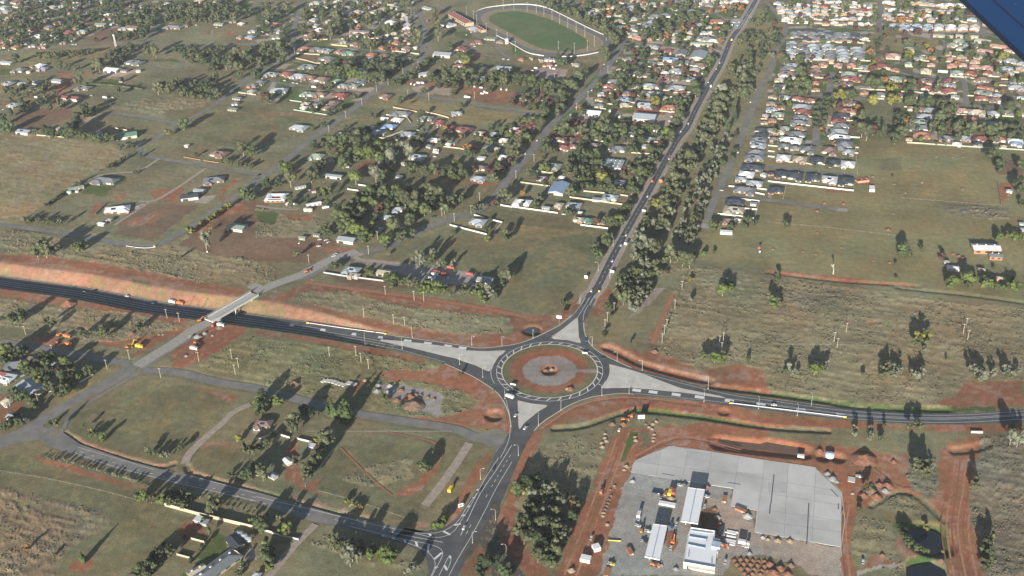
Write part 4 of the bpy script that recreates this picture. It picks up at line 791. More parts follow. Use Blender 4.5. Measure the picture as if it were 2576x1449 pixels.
ASPECT = {('13', 1710): 1.7, ('13', 1880): 1.7, ('12', 1705): .5, ('22', 580): .35, ('22', 445): .35, ('21', 760): .4, ('41', 2365): .6, ('13', 1340): .85, ('14', 705): 1.6, ('14', 840): 1.6, ('22', 790): .35, ('12', 1050): .3, ('23', 470): 1.6, ('11', 60): .4, ('14', 1760): .3, ('14', 2000): .25, ('14', 2190): .35, ('14', 2320): .3, ('14', 2450): .35, ('12', 2065): .35, ('13', 1910): .3, ('11', 715): .4, ('31', 310): .8}
houses = []
for i, (t, x, y, ww, c) in enumerate(hl):
    X, Yp = T(t, x, y); p = gnd(X, Yp, 2.3); p[2] = 0; s = ppm(p); w_ = ww/4/s; R = random.Random(i*7+3)
    kind = 'G' if 'G' in c[1:] else ('F' if 'F' in c[1:] else 'h'); wl = [k for k in 'ckwt' if k in c[1:]]
    wall = wl[0] if wl else (R.choice('cckkwt') if kind == 'h' else 'w' if c[0] in 'wsr' else 'c')
    w_ = max(4.5, w_*.93); asp = ASPECT.get((t, int(x)), R.uniform(.85, 1.15) if kind == 'h' else .66); d = max(4, min(w_*asp, 21 if kind == 'h' else 99))
    if t == '24' and y < 400 and 90 < ww < 160 and x < 900: d = w_*1.4
    rz = -STREET+SPECIAL_ROT.get((t, int(x)), 0)+(R.choice((0, 0, math.pi)) if 0 else 0)
    houses.append(dict(p=p, w=w_, d=d, c=c[0], k=kind, wl=wall, rz=rz, px=ww*math.sqrt(max(.3, d/w_)), R=R, t=t, D=(X, Yp)))
order = sorted(range(len(houses)), key=lambda i: -houses[i]['px']); big = set(order[:298])
SV = []; SF = []; SMI = []; smats = list(RM.values())+list(WM.values()); mi_of = {k: i for i, k in enumerate(RM)}; mw_of = {k: len(RM)+i for i, k in enumerate(WM)}
for i, h in enumerate(houses):
    if i in big: h['o'] = full_house(h['p'], h['w'], h['d'], h['c'], h['k'], h['wl'], h['rz'], h['R'])
    else:
        B, wl, rf = house_geo(h['w'], h['d'], 2.8, h['k'], h['R']); c, s = math.cos(h['rz']), math.sin(h['rz'])
        win = MB()
        for q in (-.3, .05, .34): win.box(q*h['w'], B[0][1]-B[0][3]/2-.04, 1.5, h['w']*.13, .1, 1.2)
        for mb, mi in ((wl, mw_of[h['wl']]), (rf, mi_of[h['c']]), (win, len(smats))):
            n = len(SV); SV += [(h['p'][0]+x*c-y*s, h['p'][1]+x*s+y*c, z) for x, y, z in mb.V]; SF += [tuple(k+n for k in f) for f in mb.F]; SMI += [mi]*len(mb.F)
        reg('%s %s house with %s walls' % (ROOF[h['c']][0], {'h': 'hip-roofed', 'G': 'gable-roofed', 'F': 'flat-roofed'}[h['k']], WALL[h['wl']][0]), h['p'], None)
o = mesh_obj('distant_houses', SV, SF, smats+[glass], mi=SMI); tag(o, 'mass of small far-off suburban houses with mixed roofs beyond the nearer streets', 'houses', kind='stuff')
# ---- boundary fences
fcol = dict(c=mat('cream_steel_fence', (.34, .30, .22), .6, .06, .4, rnd=.08), w=mat('white_fence', (.44, .44, .42), .6, .06, .4), g=mat('sage_fence', (.23, .27, .22), .6, .06, .4), a=mat('grey_fence', (.27, .29, .31), .6, .06, .4), y=mat('yellow_wall', (.45,.36,.15), .7), k=mat('orange_brick_wall', (.48, .22, .12), .85))
FN = dict(c='cream', w='white', g='sage green', a='grey', y='mustard yellow', k='orange brick')
def fence(t, s, c, h=1.8, th=.12, label=None, name='fence', cat='fence'):
    P = [gnd(*p) for p in pts(t, s)]; mb = MB()
    for a, b in zip(P[:-1], P[1:]):
        L = np.linalg.norm(b-a); m = (a+b)/2; mb.box(m[0], m[1], h/2, L, th, h, math.atan2(b[1]-a[1], b[0]-a[0]))
    m = sum(P)/len(P); root = empty(name, (m[0], m[1], 0)); o = MB(); o.V = [(x-m[0], y-m[1], z) for x, y, z in mb.V]; o.F = mb.F; o.build('panel', fcol[c], root)
    ps = MB()
    for a, b in zip(P[:-1], P[1:]):
        n = max(1, int(np.linalg.norm(b-a)/6))
        for k in range(n+1): q = a+(b-a)*k/n; ps.box(q[0]-m[0], q[1]-m[1], (h+.12)/2, .2, .2, h+.12)
    pp = ps.build('post', fcol[c], root); pp['kind'] = 'stuff'
    tag(root, label, cat, 'boundary fences')
    if not label: reg('%s %s' % (FN[c], 'garden wall' if c in 'yk' else 'boundary fence'), m, root)
    return root
for ln in '''11c:2400,935 2576,960;370,1365 640,1385;1160,1295 1300,1320
12c:25,305 125,355;430,405 720,400;860,395 1180,390 1570,385;410,540 640,555;400,590 520,615 600,640 770,640;1370,515 1640,548;1380,1085 1620,1130;1690,1130 1820,1155 1940,1190;1310,1160 1520,1185 1560,1240;1190,1385 1460,1420;1300,1390 1480,1325;1170,335 1240,345
12y:760,455 920,470
12g:380,1110 740,1165;340,1015 460,1030
13c:1070,1065 1230,1080;1230,940 1290,980;780,1405 930,1430;1230,1410 1490,1440;1080,850 1200,865;1760,1190 1760,1190;940,1045 1010,1055
13g:1280,650 1600,655;1650,660 1960,670;1740,930 1800,935;1110,600 1200,610;1340,625 1520,640
14w:200,235 400,240;1300,300 1400,304;600,1375 920,1390
14c:930,900 1180,912;1340,925 1520,935;480,240 620,250;1520,940 1900,945;410,605 650,610;1020,650 1200,655;380,1265 420,1270;0,1390 120,1400;600,1265 740,1270;1400,1440 1560,1449
23c:190,270 420,300;80,390 230,410 380,430;580,540 1120,615;720,480 930,500;1075,515 1170,530;1170,530 1130,600;1170,90 1395,105;970,60 1060,70;630,320 670,330
23w:0,635 460,700;690,820 965,855;2180,430 2330,440;2460,450 2560,465;2450,495 2540,515;2220,550 2490,580;2490,580 2440,750;2070,708 2440,750;2340,655 2465,665
24w:0,380 862,475;862,475 866,300;185,410 150,555;0,130 65,135;880,55 900,300
24g:1540,0 2000,30 2576,65
24a:2308,380 2345,620
24c:0,20 95,30;0,75 65,82;880,40 910,42;280,45 330,50;700,45 745,50;870,95 905,98;380,200 420,205;540,210 580,216;200,185 250,190
22w:1950,820 2320,915;2195,720 2300,750;2380,770 2480,795;2480,795 2400,880;1030,415 1125,430;920,460 1030,475;1450,855 1500,840;2460,620 2576,640
22c:1880,30 2050,50 2220,80
22a:680,1300 900,1335 1290,1385
41c:1925,1080 2055,1115;1780,1240 1910,1275
42w:80,995 280,1055;0,80 210,20;240,35 340,65;415,75 580,115
42a:780,180 640,370 500,550;280,1055 430,1090
31w:800,960 940,880
31a:210,900 250,880
21k:1850,135 2020,165;2050,170 2200,192
21w:2080,1090 2090,1092
21a:960,710 1080,600'''.split('\n'):
    t, rest = ln.split(':'); 
    for s in rest.split(';'): fence(t[:2], s, t[2], 1.8 if t[2] != 'k' else 1.1)
fence('41', '1660,745 1975,832 2550,970', 'c', 3.0, .3, 'long tall cream wall beside the bottom road', 'boundary_wall', 'wall')
# dense-suburb side fences, uncountable at this distance
FV = MB(); Rf = random.Random(11)
for i, h in enumerate(houses):
    if h['D'][1] < 300 and h['k'] == 'h' and (h['D'][0] > 1300):
        rz = h['rz']; c, s = math.cos(rz), math.sin(rz); yo = h['d']/2+Rf.uniform(3, 7); cx, cy = h['p'][0]-yo*s*Rf.choice((-1, 1)), h['p'][1]+yo*c*Rf.choice((-1, 1))
        if Rf.random() < .8: FV.box(cx, cy, .9, h['w']*Rf.uniform(.5, 1.2), .15, 1.8, rz)
o = FV.build('far_garden_fences', fcol['c']); tag(o, 'cream garden fences between far-off suburban houses', 'fences', kind='stuff')
# race rail
def rail(t_s, name='running_rail', label='white outer rail of the racing oval', h=1.5, m=None, cat='rail'):
    L = smooth_line(gp(t_s), 5); mb = MB()
    for a, b in zip(L[:-1], L[1:]): mb.bar((a[0], a[1], h*.6), (b[0], b[1], h*.6), .15, h)
    o = mb.build(name, m or fcol['w']); tag(o, label, cat, 'rails'); return o
rail(pts('12', '2200,128 2240,105 2350,75 2576,50')+pts('13', '150,48 260,60 360,85 480,140 620,210 750,275 880,335 960,370 1008,410'), label='long white outer rail round the far side of the racing oval')
rail(pts('13', '870,530 750,555 600,572 490,572'), label='short white outer rail at the near right end of the racing oval')
rail(pts('13', '320,566 230,552 150,530 60,480 0,445')+pts('12', '2500,400 2420,360'), label='curved white outer rail at the near left side of the racing oval')
# ------------------------------------------------------------------ vegetation
TK = dict(g=('olive green spreading gum tree', (.056,.062,.033)), d=('dark green dense tree', (.027,.037,.019)), l=('bright green rounded tree', (.060,.078,.024)), y=('yellow-green tree', (.105,.102,.026)), o=('autumn orange tree', (.14,.075,.028)),
  r=('dark purple-red tree', (.060, .030, .026)), p=('dark green pine tree', (.040,.058,.022)), s=('silvery grey gum tree', (.088,.094,.068)), c=('tall narrow cypress tree', (.036, .050, .025)), m=('mid green leafy tree', (.040,.051,.024)))
TM = {k: mat('foliage_'+v[0].replace(' ', '_').replace('-', '_'), tuple(q*1.25 for q in v[1]), .9, .36, .13, rnd=.26, spec=.15) for k, v in TK.items()}
barkm = mat('pale_bark', (.26, .22, .17), .9, .2, .6)
def ico(n):
    t = (1+5**.5)/2; V = [(-1, t, 0), (1, t, 0), (-1, -t, 0), (1, -t, 0), (0, -1, t), (0, 1, t), (0, -1, -t), (0, 1, -t), (t, 0, -1), (t, 0, 1), (-t, 0, -1), (-t, 0, 1)]
    F = [(0, 11, 5), (0, 5, 1), (0, 1, 7), (0, 7, 10), (0, 10, 11), (1, 5, 9), (5, 11, 4), (11, 10, 2), (10, 7, 6), (7, 1, 8), (3, 9, 4), (3, 4, 2), (3, 2, 6), (3, 6, 8), (3, 8, 9), (4, 9, 5), (2, 4, 11), (6, 2, 10), (8, 6, 7), (9, 8, 1)]
    V = [np.array(v)/np.linalg.norm(v) for v in V]
    for _ in range(n):
        c = {}; G = []
        def mid(a, b):
            k = (min(a, b), max(a, b))
            if k not in c: m = V[a]+V[b]; V.append(m/np.linalg.norm(m)); c[k] = len(V)-1
            return c[k]
        for a, b, d in F: x, y, z = mid(a, b), mid(b, d), mid(d, a); G += [(a, x, z), (b, y, x), (d, z, y), (x, y, z)]
        F = G
    return np.array(V), np.array(F)
ICO = {0: ico(0), 1: ico(1)}
def crown_geo(kind, seed, nl, leaves, ls, ilev=1):
    """unit-height crown: irregular leafy masses with loose sprays of leaves between them (triangles only)"""
    r = np.random.default_rng(seed); V = []; F = []; n = 0; cen = []; rad = []
    if kind in 'pc':
        for i in range(nl):
            u = (i+.5)/nl; z = .10+.86*u; rr = ((1-u)**.75*.30+.035) if kind == 'p' else (.11*math.sin(math.pi*min(1, u*.85+.12))**.6)
            a = r.uniform(0, 6.28); k = .35 if kind == 'p' else .1
            for q in range(2 if kind == 'p' and u < .7 else 1): cen.append([rr*k*math.cos(a+q*3), rr*k*math.sin(a+q*3), z]); rad.append(rr*.8 if kind == 'p' else rr)
    else:
        zb = .26 if kind in 'gs' else .16
        for i in range(nl):
            a = r.uniform(0, 6.28); q = r.random()**.5; z = r.uniform(zb+.1, .84); env = math.sin(math.pi*min(1, max(0, (z-zb*.6)/(1.02-zb*.6))))**.6
            cen.append([q*.33*env*math.cos(a), q*.33*env*math.sin(a), z]); rad.append(r.uniform(.13, .21) if kind in 'gs' else r.uniform(.16, .25))
    cen = np.array(cen); rad = np.array(rad); iv, ifc = ICO[ilev]
    for c, q in zip(cen, rad):
        d = 1+(r.random(len(iv))-.5)*.62; V.append(c+iv*(q*.86*d)[:, None]*[1, 1, .82]); F.append(ifc+n); n += len(iv)
    k = r.integers(0, len(cen), leaves); u = r.normal(size=(leaves, 3)); u /= np.linalg.norm(u, axis=1)[:, None]
    p = cen[k]+u*(rad[k]*r.uniform(.78, 1.22, leaves))[:, None]*[1, 1, .85]; p[:, 2] = np.maximum(p[:, 2], .03)
    a = r.normal(size=(leaves, 3)); a /= np.linalg.norm(a, axis=1)[:, None]; b = np.cross(a, u+r.normal(size=(leaves, 3))*.5); b /= np.linalg.norm(b, axis=1)[:, None]+1e-6
    s = ls*r.uniform(.6, 1.4, leaves)[:, None]
    V.append(np.stack([p+a*s, p+b*s, p-a*s*.7-b*s*.8], 1).reshape(-1, 3)); F.append(np.arange(leaves*3).reshape(-1, 3)+n)
    return np.concatenate(V), np.concatenate(F)
def trunk_geo(kind, seed):
    r = random.Random(seed); mb = MB(); top = .55 if kind in 'gs' else .5
    mb.cyl(0, 0, 0, .3, .024, .016, 6)
    for i in range(5 if kind in 'gsmdlyor' else 1):
        a = i*1.3+r.random(); e = (.20*math.cos(a), .20*math.sin(a), top+r.random()*.15) if i else (0.02, 0.01, .75); mb.bar((0, 0, .27), e, .016)
    return mb.V, mb.F
def me_from(V, F, m, name, smooth=False):
    me = bpy.data.meshes.new(name); V = np.asarray(V, np.float32); 
    if isinstance(F, np.ndarray):
        me.vertices.add(len(V)); me.vertices.foreach_set('co', V.ravel()); me.loops.add(F.size); me.loops.foreach_set('vertex_index', F.ravel().astype(np.int32)); me.polygons.add(len(F)); me.polygons.foreach_set('loop_start', np.arange(0, F.size, 3, dtype=np.int32)); me.update(calc_edges=True)
    else: me.from_pydata([tuple(map(float, v)) for v in V], [], F)
    for mm in (m if isinstance(m, list) else [m]): me.materials.append(mm)
    return me
TREES = []   # (t, x, y, w tile px, kind)
def zone(s):
    for ln in s.split('\n'):
        t, n, a, b, ks, rest = ln.split(' ', 5); P = pts(t, rest); R = random.Random(len(TREES)+1); xs = [p[0] for p in P]; ys = [p[1] for p in P]; k = 0; tries = 0; got = []
        while k < int(n) and tries < 9000:
            tries += 1; x = R.uniform(min(xs), max(xs)); y = R.uniform(min(ys), max(ys)); ins = False
            for i in range(len(P)):
                x0, y0 = P[i-1]; x1, y1 = P[i]
                if (y0 > y) != (y1 > y) and x < (x1-x0)*(y-y0)/(y1-y0)+x0: ins = not ins
            w_ = R.uniform(float(a), float(b))/4
            if not ins or any(abs(x-q[0]) < (w_+q[2])*.34 and abs(y-q[1]) < (w_+q[2])*.25 for q in got): continue
            k += 1; got.append((x, y, w_)); TREES.append((x, y, w_, R.choice(ks), True))
def trees(s):
    for ln in s.split('\n'):
        t, rest = ln.split(' ', 1)
        for e in rest.split(';'):
            x, y, ww, k = e.split(); X, Y = T(t, float(x), float(y)); TREES.append((X, Y, float(ww)/4, k, False))
trees('''11 160 590 95 m;380 570 80 m;500 560 70 m;540 560 70 m;580 575 70 g;640 555 70 m;690 540 70 m;730 550 60 g;770 540 60 g;830 530 60 m;900 520 50 m;940 515 50 m;1200 500 70 d;1480 510 100 g;1560 520 110 g;1530 490 110 g;1860 560 90 m;1830 500 80 d;1750 500 80 d;1920 500 100 d;2020 580 130 m;1960 520 90 d;2380 530 120 g;2450 560 130 g;2520 600 120 d;2330 600 110 g;2180 640 120 m;2270 650 120 d;2130 680 90 d;2400 680 110 g;1130 370 90 d;1210 370 70 d;1280 370 80 m;1420 350 90 m;1460 310 100 d;1350 340 70 g;960 400 40 d;1200 340 60 m;950 640 130 g;990 660 120 g;770 700 90 g;690 680 80 g;610 650 80 m;830 740 60 g;790 820 110 g;1220 800 60 m;1190 920 80 m;1580 880 110 g;1700 900 100 g;1850 940 90 g;1940 960 90 m;1640 870 80 g;2060 900 90 m;2160 920 90 m;2120 910 90 d;2200 960 80 g;2000 930 70 g;420 1040 90 d;230 1060 110 m;850 1090 100 d;900 1120 80 m;840 1150 80 m;950 1100 70 m;760 1170 90 m;220 1030 70 g;420 900 90 g;290 830 70 g;80 1270 110 m;30 1200 100 d;100 1130 70 d;20 1290 90 m;480 1330 110 d;700 1290 120 m;760 1240 110 d;690 1340 110 m;760 1350 100 m;820 1370 100 m;880 1370 100 m;940 1390 100 m;1000 1400 90 m;1080 1390 90 m;1140 1390 90 m;620 1340 80 d;360 1330 60 g;1840 1250 110 m;1690 1330 80 y;540 1340 90 d;1070 1350 60 m
12 1640 340 140 g;1610 420 120 g;1800 190 170 g;1830 250 130 g;1830 350 140 g;1790 120 110 g;1390 580 90 m;1100 430 100 g;1150 450 110 g;1200 440 90 g;1060 470 60 g;990 390 70 m;240 470 120 g;270 520 100 m;250 610 90 m;100 480 130 g;40 630 100 g;330 470 80 g;740 330 130 g;780 290 120 g;560 380 90 g;800 150 110 g;480 130 120 g;300 80 120 g;120 140 120 g;280 370 80 d;50 240 100 d;1130 180 110 g;1240 190 110 d;1320 290 120 g;880 260 60 l;940 260 50 l;1150 260 50 l;700 690 130 m;760 700 110 m;850 720 150 l;910 700 130 m;1000 740 110 l;1060 760 110 l;1130 770 110 m;1200 780 110 m;1260 770 110 m;800 650 110 d;880 640 100 r;1310 680 110 m;1370 690 110 m;1430 660 90 m;960 660 110 d;1180 660 100 m;1240 680 90 d;1260 600 70 g;1940 460 90 m;1950 490 70 m;2100 600 120 l;2060 560 90 m;2120 620 90 y;1700 630 90 m;1740 600 80 m;1600 720 90 g;1490 780 80 m;1440 830 70 m;1380 840 70 m;1950 800 80 m;2020 810 90 m;1900 760 80 g;2090 730 110 m;2150 740 110 m;2000 720 90 g;2420 770 110 m;2500 770 110 m;2130 840 90 m;2350 900 70 d;1690 920 70 m;1160 1170 70 m;990 970 70 m;90 980 110 r;120 1020 90 g;670 880 80 r;740 860 80 m;660 1050 80 m;560 1100 80 d;730 1130 80 d;840 1090 70 m;1670 1150 80 d;1570 1030 40 r;1450 1000 90 m;1900 1290 90 o;1950 1320 70 r;2050 1380 70 o;1640 1230 40 c;1610 1300 50 m;1330 1330 50 m;1240 1240 60 m;860 1400 140 m;940 1390 130 d;1010 1370 120 g;1080 1350 120 d;1110 1310 100 m;760 1420 120 m;1000 1430 140 m;1110 1410 110 d;700 1400 90 m;2480 1310 90 l;2540 1340 80 l;2420 1380 60 m;2300 1390 70 o;2350 1430 90 g;1900 1400 90 m;1650 1410 100 g;900 1290 60 m;670 1260 60 m;560 1290 70 m;2010 1130 40 d;2440 1260 60 d;2360 1290 50 d;2550 1280 80 m;2060 1060 70 m;1980 930 70 m
13 50 790 110 d;110 800 110 m;200 810 110 m;290 850 110 m;370 870 90 g;450 880 100 d;530 850 110 m;620 860 110 m;680 770 110 m;740 740 110 d;520 640 100 m;470 610 60 c;465 550 40 c;950 340 110 g;1000 370 110 g;1040 420 100 g;940 520 110 g;960 580 90 g;900 510 90 g;1080 330 90 m;480 1090 110 m;450 1140 90 g;370 1090 70 m;170 1090 60 m;520 1010 90 m;500 950 110 m;1100 780 110 d;1150 760 100 d;890 810 80 m;880 860 90 m;1080 900 90 m;1060 940 80 r;1010 980 80 m;1440 1020 110 y;1420 960 60 m;1650 1000 70 m;1330 950 50 m;1320 520 70 m;1360 540 60 y;1330 560 80 d;1220 510 60 r;1990 600 110 m;2030 580 80 m;1850 870 110 m;1850 920 110 m;1730 1060 110 m;1690 1130 130 g;1680 1180 130 g;1640 1220 110 m;1770 1010 80 g;930 1240 130 g;880 1290 120 g;960 1300 110 d;840 1360 110 m;1050 1280 90 l;1130 1300 100 m;1160 1240 70 d;1110 1220 60 r;530 1290 110 g;500 1330 100 m;600 1240 70 o;690 1090 80 o;700 1130 80 m;340 1140 110 m;280 1250 130 g;190 1260 120 r;60 1220 90 m;150 1390 110 m;60 1390 90 g;740 1400 100 m;720 1250 60 m;820 1250 80 g;1600 1370 130 m;1560 1330 110 l;1720 770 60 m;1500 820 70 r;1090 830 90 m;1440 240 80 m;1340 310 80 m;1400 290 60 l;1480 350 80 m;1700 170 110 d;1740 190 80 m;1800 160 100 m;2300 80 90 o;2260 60 70 o;2060 290 80 o;1730 330 60 y;1680 370 80 m;1860 330 70 g;2150 290 90 m;1920 180 60 m;1080 130 100 g;1150 170 90 m;1240 120 80 d;1080 80 80 m;760 60 100 m;820 190 90 m;860 60 80 m;2480 240 80 g;2400 220 80 g;2560 100 60 m
13 2200 690 100 g;2250 700 90 d;2190 730 100 g;2240 760 90 g;2290 820 90 d;2330 800 110 g;2400 820 80 m;2310 900 100 g;2340 930 110 m;2270 940 100 g;2400 900 90 g;2110 900 110 s;2170 910 80 d;2040 950 100 s;2080 1000 120 g;2140 1010 110 g;2000 1020 90 g;2050 1070 110 g;2110 1090 110 g;2160 1060 90 d;1990 1110 100 g;2060 1140 110 g;1960 1170 100 g;2020 1200 110 d;2090 1200 110 g;1940 1240 110 g;2000 1270 110 g;1900 1290 100 g;1960 1320 110 d;2040 1300 100 g;1860 1350 110 g;1930 1390 110 g;1850 1430 90 g;2000 1400 100 g;2250 1060 50 c;2240 1130 50 c;2250 1180 50 c;2180 1280 50 c;2160 1350 50 s;2200 1400 50 s;2250 1350 60 d;2120 1420 60 s;2340 380 90 g;2380 350 90 d;2500 190 90 g;2520 400 70 g;2400 600 60 c;2280 610 50 c;2480 690 70 g;2310 400 60 g;2520 560 60 g;2450 740 60 g
14 320 600 120 m;1090 420 50 d;1130 400 50 d;1110 470 60 d;1290 420 30 d;1210 490 40 d;1170 360 60 r;1020 370 50 r;1390 325 60 r;1510 325 80 r;1640 325 50 r;880 430 60 r;770 440 50 r;1410 580 80 y;1400 540 70 y;1640 510 70 o;1700 540 70 m;1510 470 50 g;140 560 90 o;170 600 120 m;330 710 110 m;400 680 70 d;350 760 90 g;190 820 90 m;300 850 110 m;400 860 110 m;340 820 90 l;210 920 90 m;330 930 100 m;90 920 100 m;680 820 70 m;590 800 80 r;1030 820 200 m;1080 850 110 m;1180 800 80 o;1230 840 60 y;1280 870 70 y;1220 900 90 y;1330 870 70 r;1450 830 80 m;1430 880 80 m;760 950 110 y;830 960 110 m;690 960 90 y;1060 1000 120 y;1250 1000 110 y;1330 1000 90 y;1450 1010 120 m;1400 1010 90 m;1630 1030 110 m;1740 1060 110 m;1560 1030 90 m;500 1050 80 m;600 1000 90 m;600 1050 90 m;490 1090 80 m;600 1090 90 m;490 1150 80 m;570 1150 90 d;480 1200 80 m;570 1200 80 m;480 1260 80 d;560 1250 80 m;540 1310 80 o;550 1350 60 m;660 1070 50 y;730 1070 100 r;910 1090 90 o;940 1180 110 g;950 1300 160 g;1000 1330 130 g;1060 1310 110 r;890 1260 90 d;1080 1240 70 d;1160 1290 50 c;1120 1350 80 m;1240 1340 80 d;1320 1180 90 d;1300 1240 80 d;1340 1330 120 m;1280 1390 110 m;1360 1260 70 g;1410 1210 80 o;1450 1250 80 g;1540 1400 60 y;1740 1100 100 g;1830 1120 110 m;1730 1180 110 m;1840 1170 90 r;1850 1240 80 m;1740 1310 80 l;1790 1290 70 m;1900 1290 110 g;2050 1290 110 g;2150 1290 90 g;2250 1320 110 m;1640 1290 90 g;2440 1070 110 m;2350 1120 70 m;1840 1040 80 g;2540 1350 80 d;2450 1350 100 m;2000 1330 100 m;2360 1290 90 g;1060 200 90 g;1100 180 70 m;1090 90 80 l;1350 200 130 o;1290 190 60 o;1780 205 140 m;1930 140 130 m;2040 120 100 r;1330 30 90 g;1390 40 80 m;770 60 150 g;810 30 90 g;260 30 70 m;370 55 60 r;1240 300 50 m;1900 640 70 o;2300 640 60 r;2380 570 90 y;2340 580 80 y;2240 570 80 r;2030 540 90 m;2080 500 90 g;2400 760 60 o;2290 860 50 y;1060 680 80 r;1030 690 60 r;1480 650 60 m;1560 660 60 m;90 440 60 m;30 440 70 g;80 380 80 d;120 390 60 d;40 560 70 s
21 360 1060 130 g;430 1010 110 g;450 1060 130 g;500 1080 90 m;400 1100 90 m;560 1060 90 g;340 1030 60 d;760 1030 80 m;810 1020 100 m;840 1000 80 m;790 1060 70 l;1770 1150 60 g;1890 870 80 l;1940 870 80 y;2020 800 70 y;2080 760 70 y;2110 750 60 l;2170 720 60 y;2190 690 60 l;2230 660 70 y;2290 620 80 y;2060 960 150 s;2120 860 50 y;2430 500 90 l;2500 480 80 m;2550 530 80 m;2420 470 70 m;2440 40 150 g;2400 20 90 d;2530 60 100 m;2540 110 70 l;2240 170 60 m;2290 170 60 m;2340 190 60 m;2390 200 60 m;2430 205 55 m;2480 220 60 m;2520 220 60 m;1970 110 50 m;1200 40 60 g;1330 20 70 m;1280 20 60 g;1420 110 50 d;1180 20 50 m;2490 540 90 m
22 310 240 140 l;250 210 90 m;370 230 80 l;340 350 130 g;220 380 100 d;100 390 100 d;550 320 110 g;520 350 90 m;620 330 80 m;620 240 90 d;670 200 100 m;580 220 80 m;870 180 130 m;930 180 80 m;800 120 90 m;840 110 70 m;1000 340 140 l;960 310 90 l;1050 100 150 l;1130 90 130 l;1030 60 110 m;1160 130 90 l;1260 130 100 m;1280 100 80 l;1200 310 130 s;1170 270 90 s;1250 240 110 s;1300 220 100 s;1360 150 130 s;1340 120 110 s;1390 170 90 s;1500 50 130 s;1540 90 110 s;1570 30 80 s;950 70 70 m;1150 470 110 m;1190 440 90 d;1100 500 100 m;1060 520 90 m;1010 560 110 m;970 600 100 m;1120 570 60 r;1280 490 120 m;1290 440 90 m;1250 510 80 d;1400 460 100 l;1440 490 70 m;1380 500 70 m;1450 530 130 m;1500 560 130 g;1540 530 110 r;1600 540 130 g;1640 560 90 r;1670 480 110 m;1640 470 90 d;1720 460 110 l;1770 480 110 g;1740 530 100 g;1830 500 130 g;1850 560 90 m;1790 590 110 m;1800 480 110 l;1570 620 110 m;1630 620 110 l;1690 660 130 l;1740 670 100 g;1600 690 90 m;1320 590 80 m;1340 620 60 l;1310 690 80 m;1240 640 100 r;1230 660 90 r;1060 670 90 g;1030 650 90 l;900 660 110 l;950 680 100 m;880 750 120 l;920 790 110 m;960 830 150 l;1000 860 130 l;900 850 130 m;870 720 110 m;840 820 90 m;1040 850 100 l;1080 880 110 l;1120 920 110 l;1090 960 100 m;1150 930 90 l;1060 920 100 m;800 700 110 m;850 640 90 m;960 730 100 d;1170 860 70 m;1210 910 70 m;1370 800 130 g;1380 830 110 l;1350 770 90 m;1540 750 110 m;1560 780 90 m;1520 790 70 m;1300 970 120 l;1310 1010 100 m;1450 930 100 m;1500 920 100 g;1580 900 90 g;1430 980 80 g;1480 960 90 g;1280 930 80 m;720 840 90 g;690 870 100 m;740 880 90 d;800 620 50 d;350 550 100 m;350 620 80 g;660 480 80 l;700 470 60 m;680 500 50 l;640 510 60 m;510 560 80 d;700 590 90 m;740 480 90 g;1790 240 120 m;1900 260 90 m;1950 250 90 m;2010 280 80 m;2060 240 90 m;2080 290 110 m;2000 200 80 l;1890 310 70 m;1610 240 80 g;1560 270 70 g;1540 300 60 g;1990 330 80 m;2030 340 80 m;2340 260 80 r;2440 240 110 m;2470 260 100 r;2360 350 110 g;2400 370 80 g;2490 500 110 g;2540 540 100 g;2380 590 100 r;2430 600 80 g;2170 660 60 m;2220 640 80 g;2280 640 80 g;2260 600 60 m;1990 570 110 g;1960 550 90 m;2070 540 90 g;2110 530 60 m;1870 620 60 l;2000 610 60 m;2050 560 80 g;2350 760 50 m;2310 860 60 d;2350 850 50 m;2330 950 80 l;2200 660 80 g;1990 890 60 m;1640 1140 120 s;1600 1160 90 s;1680 1170 80 s;1790 1120 110 s;1770 1160 110 g;1850 1200 80 s;1900 1200 80 m;1980 1200 80 s;2520 1320 130 g;2480 1340 100 m;2480 1400 80 m;2520 920 110 g;2490 890 90 m;2510 970 90 g;790 1220 80 m;750 1230 70 m;850 1210 60 m;1090 1330 50 l;1150 1300 60 l;1120 1260 50 m;1340 1360 120 m;1400 1370 120 l;1380 1410 110 m;1480 1400 110 m;1550 1410 100 g;1620 1420 90 g;1700 1420 110 l;1760 1430 100 l;1830 1440 110 l;1640 1440 90 m;1900 1440 90 m;2100 1440 90 g;2250 1430 110 g;2280 1440 90 s;2130 100 110 m;2300 90 90 m;2410 130 60 m;2150 40 80 o;2110 30 70 o;2550 100 80 g;2430 80 60 m;410 1110 70 g;1330 1110 40 s
32 1720 20 110 l;1800 30 100 l;1870 40 90 l;1960 60 80 g;2050 50 90 g;2120 60 80 g;2190 40 90 l;2250 60 100 l;2290 110 80 l;2330 20 110 s;2370 60 90 s;2400 90 70 g;1940 30 90 g;2440 20 70 l;1670 20 80 l;2280 140 60 l
